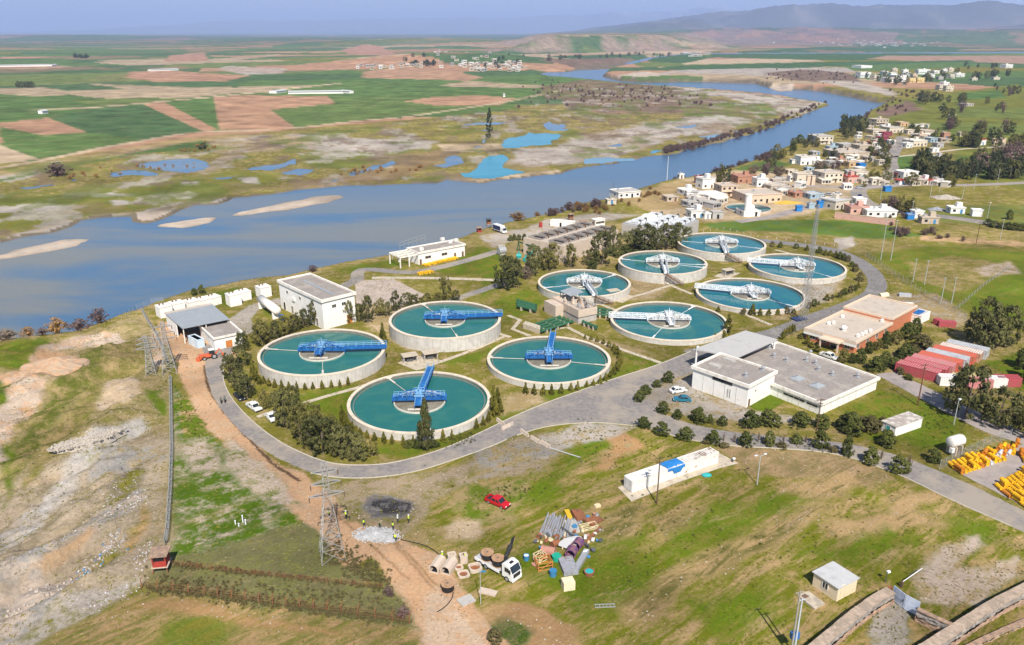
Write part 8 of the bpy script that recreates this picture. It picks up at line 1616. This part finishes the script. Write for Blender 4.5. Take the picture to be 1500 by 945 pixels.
grove(('dark', 'grey', 'bush', 'olive'), [(1170, 232, 1250, 238, 6), (1200, 262, 1310, 268, 4), (1270, 220, 1320, 205, 6), (1330, 195, 1390, 205, 6), (1265, 235, 1300, 240, 6), (1160, 215, 1200, 212, 3), (1120, 238, 1170, 225, 4), (1322, 268, 1400, 272, 2)], 96, (3, 8), (.6, 1.0), 'garden tree standing among the village houses', 'garden trees of the village', 5); grove(('barep', 'purple', 'twig'), [(1190, 250, 1250, 248, 5), (1225, 225, 1300, 222, 6), (1290, 300, 1330, 312, 4), (1100, 250, 1150, 256, 4)], 34, (2.5, 6), (.9, 1.3), 'bare brown bush among the village gardens', 'bare bushes of the village', 6)
grove(('dark', 'grey'), [(1365, 150, 1410, 150, 3), (1345, 152, 1370, 148, 3), (1300, 128, 1330, 122, 3), (1268, 118, 1300, 118, 4), (1360, 118, 1400, 112, 4), (1410, 116, 1480, 112, 3), (1415, 102, 1460, 100, 2), (1350, 122, 1360, 118, 2)], 66, (8, 15), (.6, .9), 'dark tree around the white houses upriver', 'trees of the upriver hamlet', 7); grove(('dark', 'grey', 'barep'), [(1380, 170, 1420, 168, 3), (1455, 130, 1500, 145, 6), (1350, 185, 1400, 188, 4), (1420, 195, 1500, 200, 3), (1440, 155, 1475, 165, 4), (1390, 185, 1395, 190, 2)], 34, (7, 13), (.5, .8), 'scattered dark tree on the meadows right of the river', 'scattered meadow trees', 8)
row('bush', '1447,330,9,12 1456,333,9,14 1466,335,9,14 1476,336,10,14 1486,337,10,14 1495,338,10,14 1505,339,10,14 1478,322,14,9', 'dark hedge shrub, # along the lane right of the white trailers', 'hedge shrubs by the lane'); row('tallolive', '1318,312,26,16 1328,312,18,14 1335,312,22,12', 'dark slender tree, # behind the pink walled compound', 'trees behind the pink compound')
def fartree(px, py, h, w, k, label, group=None):
    x, y, z = ground(px, py, ZF); plant(k, x, y, h, w, label, group, z=z)
x, y = W(717, 193, ZF); plant('darkcone', x, y, 23, 10, 'lone tall dark tree by the ponds over the river', None, z=ZF); x, y = W(715, 203, ZF); plant('dark', x, y, 6, 6, 'low dark bush below the lone tree by the ponds', None, z=ZF); x, y = W(86, 258, ZF); plant('purple', x, y, 9, 16, 'single bare grey bush over the river by the western pond', None, z=ZF); x, y = W(297, 219, ZF); plant('dark', x, y, 5, 9, 'dark bush at the edge of the large western pond', None, z=ZF)
for i, px in enumerate((27, 33, 40, 44, 48)): fartree(px, 129, 11, 9, 'dark', f'dark tree, {nth(i)} of the small clump amid the far fields', 'clump in the far fields')
rnd = random.Random(8)
for i in range(60):
    px, py = rnd.choice([(rnd.uniform(590, 640), rnd.uniform(88, 96)), (rnd.uniform(670, 775), rnd.uniform(84, 103)), (rnd.uniform(110, 130), rnd.uniform(83, 86)), (rnd.uniform(780, 850), rnd.uniform(83, 90)), (rnd.uniform(880, 1000), rnd.uniform(78, 86))]); fartree(px, py, rnd.uniform(8, 15), rnd.uniform(8, 16), 'dark', 'small dark tree around the hill village and the cliffs over the river', 'far trees over the river')
# ------------------------------------------------------------------ old works, village, far hamlets
HC = {'white': (0.76, 0.75, 0.72), 'cream': (0.62, 0.55, 0.44), 'tan': (0.48, 0.40, 0.31), 'beige': (0.58, 0.52, 0.43), 'peach': (0.64, 0.49, 0.36), 'pink': (0.60, 0.36, 0.29), 'orange': (0.56, 0.38, 0.21), 'grey': (0.42, 0.40, 0.38), 'red': (0.42, 0.05, 0.04), 'maroon': (0.26, 0.05, 0.08), 'blue': (0.03, 0.20, 0.52), 'brick': (0.42, 0.22, 0.14), 'yellow': (0.70, 0.56, 0.26), 'steel blue': (0.30, 0.42, 0.50)}
for k, c in HC.items(): mat('wall_' + k.replace(' ', '_'), c, .9, .1, .4, tuple(v * .75 for v in c), .3, .4)
HR = {'tan': 'tan_roof', 'grey': 'grey_concrete', 'red': mat('roof_red', (0.42, 0.07, 0.05), .8, .15, 1.0), 'white': 'white_trim', 'blue': 'tarp_blue', 'pale': 'tin_roof', 'maroon': 'wall_maroon', 'rust': 'rust_pink'}
hrnd = random.Random(19)
def house(px, py, wpx, hpx, col, roof, label, name='village_house', cat='house', rz=None, lv=None, dep=None, group=None, win=True):
    x, y, z = ground(px, py) if lv is None else (*W(px, py, lv), lv)
    if name == 'village_house': wpx *= .88; hpx *= .84
    m_ = mpp(px, py, z); w_ = wpx * m_; h = hgt(px, py, py - hpx * .86, z); h = max(2.4, h); d = dep or w_ * hrnd.uniform(.55, .9); rz = hrnd.choice((.25, .3, .38, .2)) if rz is None else rz
    w2 = (w_ / (math.cos(rz) + .45 * math.sin(rz)))
    t = thing(name, label, cat, (x - w_ * .35, y, z), rz, group); wm = 'wall_' + col.replace(' ', '_'); st = 2 if h > 5.6 else 1
    mb = MB(); mb.b2((0, 0, -.5), (w2, d, h)); 
    wl = mb.build('wall', wm, t)
    rm = HR[roof]; mb = MB(); mb.b2((-.25, -.25, h), (w2 + .25, d + .25, h + .2)); rf = mb.build('roof', rm, t)
    mb = MB()
    for p, q in (((-.25, -.25), (w2 + .25, 0)), ((-.25, d), (w2 + .25, d + .25)), ((-.25, 0), (0, d)), ((w2, 0), (w2 + .25, d))): mb.b2((*p, h + .2), (*q, h + .55))
    mb.build('parapet', wm if roof != 'red' else rm, rf)
    if hrnd.random() < .5 and w2 > 7: mb = MB(); mb.b2((w2 * .6, d * .55, h + .2), (w2 * .6 + 2.6, d * .55 + 2.4, h + 2.4)); mb.build('stair_house', wm, rf)
    if hrnd.random() < .5: mb = MB(); xx = w2 * hrnd.uniform(.15, .5); mb.cyl((xx, d * .6, h + .2), (xx, d * .6, h + 1.5), .55, None, 10); mb.build('water_tank', 'galv', rf)
    if win:
        n = max(1, min(6, int(w2 / 3.2)))
        for s in range(st):
            z0 = h / st * s
            for i in range(n):
                u = w2 * (i + .5) / n
                if s == 0 and i == n // 2: mb = MB(); mb.b2((u - .6, -.06, .05), (u + .6, .1, 2.2)); mb.build('door', hrnd.choice(('door_brown', 'door_blue', 'door_grey', 'black_inside')), t)
                else: mb = MB(); mb.b2((u - .7, -.06, z0 + 1.0), (u + .7, .1, z0 + 2.2)); mb.build('window', 'glass', t)
            mb = MB(); mb.b2((-.06, d * .35, z0 + 1.0), (.1, d * .35 + 1.3, z0 + 2.2)); mb.build('window', 'glass', t)
        if st == 2: mb = MB(); mb.b2((-.2, -1.3, h / 2 - .15), (w2 * .7, -.02, h / 2 + .1)); b_ = mb.build('balcony', wm, t)
    return t
for px, py, w_, h_, c, r, lb in (
    (1023, 269, 9, 11, 'red', 'rust', 'small red house beside the tall white block of the old works'), (1037, 277, 24, 16, 'white', 'grey', 'tall white block with dark side beside the two pointed trees'), (1010, 286, 23, 7, 'white', 'white', 'low white building at the edge of the brown river meadow'), (1066, 288, 28, 17, 'peach', 'tan', 'peach two-storey block of the old works next to the long peach hall'),
    (1115, 299, 62, 14, 'peach', 'tan', 'long peach hall with a tan roof behind the white tower'), (1049, 296, 34, 10, 'white', 'white', 'white building with small windows in front of the peach block'), (1091, 269, 30, 11, 'brick', 'rust', 'brick-red house with white ground floor near the pointed trees'), (1115, 274, 19, 13, 'white', 'pale', 'white house with a blue-grey roof edge behind the peach hall'),
    (1050, 321, 18, 11, 'grey', 'grey', 'grey concrete hut at the grass edge left of the white tower'), (1020, 320, 23, 11, 'white', 'grey', 'white shed with grey roof at the end of the filter block'), (1036, 321, 11, 7, 'white', 'white', 'small white hut between shed and concrete hut'), (1099, 318, 28, 6, 'white', 'white', 'low white plinth building at the foot of the white tower'),
    (920, 291, 40, 9, 'white', 'grey', 'white open-fronted terrace house on the river bank'), (895, 300, 15, 7, 'cream', 'grey', 'little cream hut left of the terrace house on the bank'), (1018, 304, 28, 7, 'grey', 'grey', 'grey low shelter beside the parked white trucks of the old works'), (984, 296, 20, 5, 'tan', 'tan', 'ruined tan shelter above the filter block'), (998, 262, 8, 7, 'white', 'white', 'tiny white gauge house on the river bank by the radio mast'),
    (1172, 290, 22, 6, 'brick', 'rust', 'low brick shed beside the yellow heap'), (1150, 285, 26, 7, 'tan', 'grey', 'tan walled yard building beside the peach hall'), (1195, 292, 24, 5, 'steel blue', 'pale', 'low pale blue shed row by the works gate'), (1137, 280, 22, 8, 'cream', 'tan', 'cream house behind the right end of the peach hall')):
    house(px, py, w_, h_, c, r, lb, 'works_building', 'building')
VH = ((1175, 268, 27, 17, 'cream', 'tan'), (1219, 269, 40, 20, 'cream', 'tan'), (1248, 269, 22, 13, 'pink', 'red'), (1261, 262, 25, 13, 'cream', 'tan'), (1283, 271, 19, 12, 'cream', 'white'), (1332, 264, 31, 15, 'white', 'white'), (1322, 271, 15, 8, 'white', 'red'), (1360, 271, 32, 8, 'white', 'red'), (1386, 272, 24, 8, 'white', 'grey'), (1318, 262, 14, 10, 'brick', 'red'), (1250, 245, 21, 9, 'orange', 'tan'), (1248, 233, 58, 11, 'tan', 'tan'), (1181, 242, 29, 16, 'white', 'tan'), (1198, 242, 21, 8, 'white', 'white'), (1206, 212, 34, 16, 'beige', 'grey'),
    (1220, 222, 18, 9, 'steel blue', 'pale'), (1243, 219, 27, 9, 'grey', 'grey'), (1267, 222, 28, 11, 'tan', 'tan'), (1281, 213, 17, 6, 'red', 'red'), (1294, 209, 19, 10, 'maroon', 'maroon'), (1292, 185, 29, 13, 'tan', 'tan'), (1287, 197, 27, 8, 'cream', 'tan'), (1274, 190, 13, 7, 'tan', 'tan'), (1312, 195, 31, 10, 'cream', 'grey'), (1324, 185, 17, 7, 'orange', 'tan'), (1344, 190, 21, 8, 'white', 'grey'), (1362, 199, 27, 9, 'tan', 'tan'), (1386, 203, 13, 11, 'brick', 'tan'), (1347, 215, 31, 11, 'cream', 'white'), (1368, 209, 17, 8, 'steel blue', 'pale'), (1377, 217, 15, 9, 'grey', 'grey'), (1332, 217, 15, 9, 'white', 'white'), (1370, 223, 13, 5, 'white', 'white'), (1348, 240, 15, 6, 'grey', 'grey'), (1378, 237, 31, 8, 'grey', 'grey'), (1440, 213, 14, 11, 'white', 'red'), (1458, 213, 7, 12, 'peach', 'tan'), (1470, 213, 10, 13, 'peach', 'tan'), (1488, 210, 11, 8, 'tan', 'tan'), (1410, 200, 13, 7, 'tan', 'tan'), (1300, 200, 18, 7, 'maroon', 'maroon'), (1275, 237, 18, 8, 'tan', 'grey'), (1293, 230, 16, 7, 'grey', 'pale'), (1230, 240, 18, 8, 'brick', 'tan'), (1232, 228, 16, 7, 'tan', 'tan'), (1257, 226, 18, 7, 'cream', 'tan'), (1306, 212, 12, 8, 'white', 'white'), (1335, 197, 18, 8, 'cream', 'tan'), (1352, 203, 18, 7, 'peach', 'tan'), (1165, 240, 16, 7, 'white', 'tan'), (1160, 256, 18, 6, 'cream', 'tan'), (1196, 228, 16, 6, 'grey', 'pale'), (1186, 252, 14, 6, 'steel blue', 'pale'), (1302, 191, 16, 7, 'white', 'grey'), (1355, 187, 14, 6, 'cream', 'tan'))
bands = ((255, 'front row by the village junction'), (225, 'middle rows between river and lane'), (205, 'rows around the red awnings'), (0, 'uppermost rows of the village')); cnt = {}
for h_ in sorted(VH, key=lambda v: v[0]):
    bn = next(b_ for y0, b_ in bands if h_[1] >= y0); key = (bn, h_[4]); cnt[key] = cnt.get(key, 0) + 1
    house(*h_, f'{h_[4]} house, {nth(cnt[key] - 1)} of its colour from the river, {bn}', group=f'{h_[4]} houses, {bn}')
for px, py, w_, h_, c, r, lb, rz in ((1234, 308, 32, 14, 'beige', 'pale', 'beige hall with a slanted pale metal roof beside the village road', .5), (1255, 314, 28, 11, 'pink', 'rust', 'pink house inside the pink walled compound', .05), (1284, 318, 42, 10, 'white', 'white', 'long white building inside the pink walled compound', -.05), (1344, 320, 15, 11, 'white', 'white', 'white box house next to the blue lorry cabin', .1), (1358, 328, 24, 10, 'tan', 'tan', 'tan box at the right end of the pink compound', -.05), (1333, 322, 11, 8, 'blue', 'pale', 'blue cabin between the pink compound and the white box', .1), (1399, 313, 20, 9, 'white', 'white', 'large white trailer body standing in the meadow', -.05), (1428, 317, 12, 10, 'white', 'white', 'lone white shed right of the large trailer in the meadow', -.2), (1259, 300, 16, 9, 'white', 'white', 'white cube house behind the pink house', .05), (1300, 281, 10, 7, 'blue', 'blue', 'bright blue cabin by the lane below the red roofs', .1), (1201, 305, 8, 10, 'blue', 'blue', 'bright blue tall container by the works gate', .1), (1170, 310, 9, 6, 'blue', 'blue', 'bright blue container left of the tall one at the gate', .1), (1263, 246, 11, 6, 'blue', 'blue', 'bright blue awning building in the middle of the village', .2), (1188, 306, 9, 5, 'steel blue', 'pale', 'pale blue container between two bright blue ones', .1)):
    house(px, py, w_, h_, c, r, lb, 'village_building', 'building', rz, win=w_ > 12)
A, B_ = W(1222, 320), W(1310, 331); t = thing('compound_wall', 'long pink boundary wall in front of the white building', 'wall', (*A, 0), ang(A, B_)); ln = math.hypot(A[0] - B_[0], A[1] - B_[1]); mb = MB(); mb.b2((0, 0, -.3), (ln, .4, 3.0)); mb.build('wall', 'wall_pink', t); mb = MB(); mb.b2((-.1, -.1, 3.0), (ln + .1, .5, 3.2)); mb.build('coping', 'wall_peach', t)
q = W(1094, 317); ht = hgt(1094, 317, 286); t = thing('white_tower', 'slim white cylindrical tower of the old works', 'tower', (*q, 0)); mb = MB(); mb.cyl((0, 0, 0), (0, 0, ht), 1.7, None, 20); mb.build('shaft', 'white_wall', t); mb = MB(); mb.cyl((0, 0, ht), (0, 0, ht + .5), 1.9, None, 20); mb.build('cap', 'white_trim', t)
for i, px in enumerate((1183, 1190)): q = W(px, 271); t = thing('brick_pillar', ['peach pillar nearer the river at the village gate', 'peach pillar farther from the river at the village gate'][i], 'pillar', (*q, 0)); mb = MB(); mb.b2((-1, -1, 0), (1, 1, 5.5)); mb.build('shaft', 'wall_peach', t); mb = MB(); mb.b2((-1.2, -1.2, 5.5), (1.2, 1.2, 5.8)); mb.build('cap', 'pink_concrete', t)
q = W(1096, 307); t = thing('round_basin', 'old round concrete basin with blue water behind the white tower', 'basin', (*q, 0)); Rb = 33 * mpp(1096, 307); mb = MB(); mb.lathe([(Rb - .6, .2), (Rb - .6, 1.0), (Rb, 1.0), (Rb, -.2)], 48); mb.build('wall', 'pink_concrete', t); mb = MB(); mb.disc((0, 0, .5), Rb - .5, 48); mb.build('water', 'tank_water_blue', t); mb = MB(); mb.box((0, 0, .8), (Rb * 1.9, 1.4, .5), .2); mb.build('footbridge', 'dark_steel', t)
heap(1152, 297, 9, 5, 1.2, mat('yellow_heap', (0.60, 0.36, 0.06), .95, .25, 1.5), 'low heap of yellow material beside the peach hall', 14, 'sand_heap', 'heap')
for i, (px, py) in enumerate(((1020, 304), (1008, 303), (1205, 290), (1213, 286), (1226, 285))): pcar('pickup', (px - 3, py), (px + 3, py + 1), ('paint_white', 'paint_silver')[i % 2], f'pale pickup, {nth(i)} from the filter block in the yards of the old works', 'pickup truck')
for px, py, w_, h_, c in ((1267, 114, 20, 9, 'white'), (1269, 100, 22, 4, 'white'), (1303, 121, 15, 8, 'white'), (1318, 120, 19, 11, 'white'), (1284, 117, 11, 7, 'cream'), (1336, 121, 11, 7, 'yellow'), (1348, 121, 13, 8, 'yellow'), (1351, 109, 18, 8, 'white'), (1393, 106, 9, 7, 'cream'), (1395, 115, 10, 7, 'cream'), (1405, 113, 13, 6, 'white'), (1427, 118, 9, 4, 'cream'), (1459, 117, 10, 4, 'cream'), (1478, 100, 15, 6, 'white'), (1380, 132, 12, 8, 'cream'), (1390, 134, 13, 9, 'cream'), (1386, 127, 12, 7, 'white'), (1354, 147, 13, 6, 'cream'), (1418, 156, 18, 4, 'grey'), (1395, 173, 10, 5, 'white'), (1308, 112, 10, 6, 'white'), (1330, 112, 10, 6, 'white'), (1371, 108, 9, 5, 'white'), (1378, 117, 9, 5, 'grey'), (1296, 110, 9, 6, 'white'), (1340, 114, 9, 6, 'peach'), (1364, 114, 10, 5, 'white'), (1310, 105, 8, 5, 'cream'), (1326, 106, 8, 4, 'white'), (1384, 106, 9, 5, 'white')):
    kk = (c, 'up'); cnt[kk] = cnt.get(kk, 0) + 1; house(px, py, w_, h_, c, 'white' if c == 'white' else 'tan', f'{c} house, {nth(cnt[kk] - 1)} {c} one counted in the hamlet upriver on the right bank', 'hamlet_house', group=f'{c} houses of the upriver hamlet', rz=hrnd.uniform(0, .4))
# far settlements: plain small blocks, a few pixels each
def blockmesh(nm, c, r):
    mb = MB(); mb.b2((-.5, -.5, -.5), (.5, .5, 1.0)); mb.b2((-.54, -.54, 1.0), (.54, .54, 1.12), 1); mb.b2((-.12, -.53, .3), (.12, -.49, .8), 2); mb.b2((.2, -.53, .35), (.38, -.49, .75), 2); mb.b2((-.4, -.53, .35), (-.22, -.49, .75), 2)
    o = mb.build(nm, [c, r, 'glass']); m_ = o.data; bpy.data.objects.remove(o); return m_
BM = [blockmesh('house', 'wall_' + c, r) for c, r in (('white', 'white_trim'), ('cream', 'tan_roof'), ('grey', 'grey_concrete'), ('tan', 'tan_roof'), ('beige', 'white_trim'))]
def hamlet(name, n, pick, sz, label, group, seed, lv=ZF, hz_=(3.2, 7)):
    rnd = random.Random(seed)
    for i in range(n):
        px, py = pick(rnd)
        if name == 'outbuilding' and 1288 < px < 1330 and 194 < py < 268: px -= 34
        x, y, z = ground(px, py, lv); o = bpy.data.objects.new(name, rnd.choice(BM)); COL.objects.link(o); s = rnd.uniform(*sz); o.location = (x, y, z); o.scale = (s, s * rnd.uniform(.7, 1.2), rnd.uniform(*hz_)); o.rotation_euler = (0, 0, rnd.uniform(-.4, .8)); tag(o, label, 'house', group)
def outs(r):
    x0, y0, x1, y1, s = r.choice(((1180, 262, 1300, 262, 5), (1200, 240, 1300, 225, 6), (1270, 215, 1300, 190, 5), (1310, 198, 1385, 206, 5), (1110, 268, 1170, 280, 6), (1000, 290, 1060, 300, 4), (1290, 118, 1410, 112, 5), (1320, 268, 1390, 272, 2))); u = r.random(); return x0 + (x1 - x0) * u + r.gauss(0, s * 1.4), y0 + (y1 - y0) * u + r.gauss(0, s)
hamlet('outbuilding', 110, outs, (3.2, 6.5), 'small low outbuilding squeezed in among the houses of the right bank', 'outbuildings of the village', 6, 0.0, (2.2, 3.3))
def hp_(r):
    k = r.random()
    if k < .45: u = r.random(); return 640 + 125 * u + r.gauss(0, 6), 82 + 18 * u + r.gauss(0, 4)
    if k < .65: return r.gauss(640, 9), r.gauss(82, 4)
    if k < .85: return r.uniform(520, 620), r.gauss(98, 1.6)
    return r.uniform(690, 770), r.gauss(101, 2.5)
hamlet('hillside_house', 150, hp_, (6, 12), 'small pale house of the village on the hill over the river', 'houses of the hill village', 1); hamlet('distant_house', 80, lambda r: (abs(r.gauss(0, 75)) + r.uniform(0, 40), r.uniform(48.8, 54)), (14, 30), 'tiny pale house of the town on the horizon far upstream left', 'houses of the town on the horizon', 2)
hamlet('distant_house', 90, lambda r: (r.gauss(1285, 42), r.uniform(60, 68)), (12, 24), 'tiny pale house of the distant town below the mountains', 'houses of the town below the mountains', 3); hamlet('distant_house', 16, lambda r: (r.uniform(1000, 1040), r.uniform(78, 83)), (12, 22), 'tiny house of the farm beyond the green flood plain', 'far farm houses', 4)
def barn(px0, py0, px1, py1, label, lv=ZF, w_=16, h=3.2):
    w_ *= .6
    a = ground(px0, py0, lv); b_ = ground(px1, py1, lv); t = thing('farm_barn', label, 'barn', a, ang(a, b_)); ln = math.hypot(a[0] - b_[0], a[1] - b_[1]); mb = MB(); mb.b2((0, 0, -2), (ln, w_, h)); mb.build('wall', 'white_wall', t); mb = MB(); mb.add([(0, -1, h), (ln, -1, h), (ln, w_ / 2, h + 1.6), (0, w_ / 2, h + 1.6), (ln, w_ + 1, h), (0, w_ + 1, h)], [(0, 1, 2, 3), (3, 2, 4, 5), (0, 3, 5), (1, 4, 2)]); mb.build('roof', 'tin_roof', t)
barn(422, 138, 503, 137, 'long white barn beside the brown field over the river', w_=26); barn(405, 137, 420, 135, 'short white barn at the left end of the long one', w_=22); barn(-10, 98, 74, 97, 'long white barn at the left border of the far plain', w_=30); barn(76, 97, 84, 96, 'small white house at the end of the leftmost long barn'); barn(221, 104.5, 262, 103, 'low white barn above the large round brown field', w_=24); barn(62, 167, 71, 166, 'small white shed beside the straight far track', w_=10); barn(737, 142, 740, 142, 'tiny white hut at the edge of the brown field by the ponds', w_=8); barn(498, 136, 512, 137, 'white hut right of the long barn over the river', w_=14)
# ------------------------------------------------------------------ grass tufts and loose stones on the open ground near by
rg = np.random.default_rng(5); n = 150000
gx = rg.uniform(-130, 165, n); gy = rg.uniform(92, 300, n)
gr = np.hypot(gx, gy); ir = np.clip(np.searchsorted(rows, gr), 0, nr - 1); ic = np.clip(((np.arctan2(gx, gy) - th[0]) / (th[-1] - th[0]) * (NC - 1)).astype(int), 0, NC - 1)
cc = base[ir * NC + ic]; gn = cc[:, 1] / np.maximum(cc[:, 0], 1e-4)
ok = (np.abs(np.arctan2(gx, gy)) < R(40)) & (fbm(gx / 3.5, gy / 3.5, 401, 4, .6) + rg.uniform(-.12, .12, n) > .47)
ring = inside(outer + innr[::-1], gx, gy) | inside(up + lo[::-1], gx, gy)
for P in (pad, WP('1282,548 1312,545 1400,588 1450,612 1520,640 1520,658 1440,632 1385,604'), WP('1398,690 1440,670 1480,655 1560,640 1600,700 1600,795 1500,742')): ring |= inside(P, gx, gy)
for k_ in TK: ring |= np.hypot(gx - TK[k_][1][0], gy - TK[k_][1][1]) < TK[k_][2] + .3
def tufts(name, sel, mt, w0, w1, h0, h1):
    q = np.nonzero(sel)[0]; m_ = len(q); x, y = gx[q], gy[q]; z = gz(x, y); V = []; 
    for t_ in range(2):
        a = rg.uniform(0, PI, m_); w_ = rg.uniform(w0, w1, m_) / 2; h = rg.uniform(h0, h1, m_); dx, dy = np.cos(a) * w_, np.sin(a) * w_; lx, ly = -np.sin(a) * h * .5, np.cos(a) * h * .5
        V.append(np.stack([np.stack([x - dx, y - dy, z - .02], 1), np.stack([x + dx, y + dy, z - .02], 1), np.stack([x + dx * 1.3 + lx, y + dy * 1.3 + ly, z + h], 1), np.stack([x - dx * 1.3 + lx, y - dy * 1.3 + ly, z + h * .8], 1)], 1))
    V = np.concatenate(V).reshape(-1, 3); me = bpy.data.meshes.new(name); me.from_pydata(V.tolist(), [], np.arange(len(V)).reshape(-1, 4).tolist()); me.materials.append(MATS[mt]); o = bpy.data.objects.new(name, me); COL.objects.link(o); struct(o, 'stuff')
leafmat('grass_blade', (0.07, 0.10, 0.008), (0.26, 0.235, 0.05), .2, .05); leafmat('straw_blade', (0.14, 0.12, 0.05), (0.46, 0.36, 0.20), .1, .05)
g_ = (gn > .78) & ok & ~ring
tufts('grass', g_ & (rg.random(n) < .75), 'grass_blade', .15, .5, .04, .14); tufts('dry_grass', ok & ~ring & (gn < 1.25) & (rg.random(n) < .28), 'straw_blade', .12, .42, .04, .13)
mat('field_stone', (0.42, 0.37, 0.31), .95, .3, 2.0); q = np.nonzero((gn < .86) & ~ring & (rg.random(n) < .10))[0]; mb = MB(); zq = gz(gx[q], gy[q]); rnd = random.Random(6)
for i, z in zip(q, zq): s = rnd.uniform(.05, .2); mb.box((gx[i], gy[i], z + s * .2), (s * 1.4, s, s * .8), rnd.uniform(0, 3), 0, (rnd.uniform(-.5, .5), rnd.uniform(-.5, .5)))
struct(mb.build('pebbles', 'field_stone'), 'stuff')
# ------------------------------------------------------------------ the air: one closed box of even haze
m = bpy.data.materials.new('haze'); m.use_nodes = True; nt = m.node_tree
nt.nodes.remove(nt.nodes['Principled BSDF'])
pv = nt.nodes.new('ShaderNodeVolumePrincipled')
pv.inputs['Color'].default_value = (0.48, 0.62, 1.0, 1); pv.inputs['Density'].default_value = 0.00006; pv.inputs['Anisotropy'].default_value = 0.0
nt.links.new(pv.outputs[0], nt.nodes['Material Output'].inputs['Volume'])
mb = MB(); zt = max(float(Z.max()), CAMZ) + 15; zb = float(Z.min()) - 1.0
mb.b2((-99000, -2000, zb), (99000, 99000, zt)); hz = struct(mb.build('haze', m), 'stuff')
scn.cycles.volume_bounces = 1; scn.cycles.max_bounces = 6; scn.cycles.diffuse_bounces = 3; scn.cycles.glossy_bounces = 3; scn.cycles.transparent_max_bounces = 8
scn.cycles.caustics_reflective = False; scn.cycles.caustics_refractive = False
scn.render.resolution_x = 1024; scn.render.resolution_y = 645
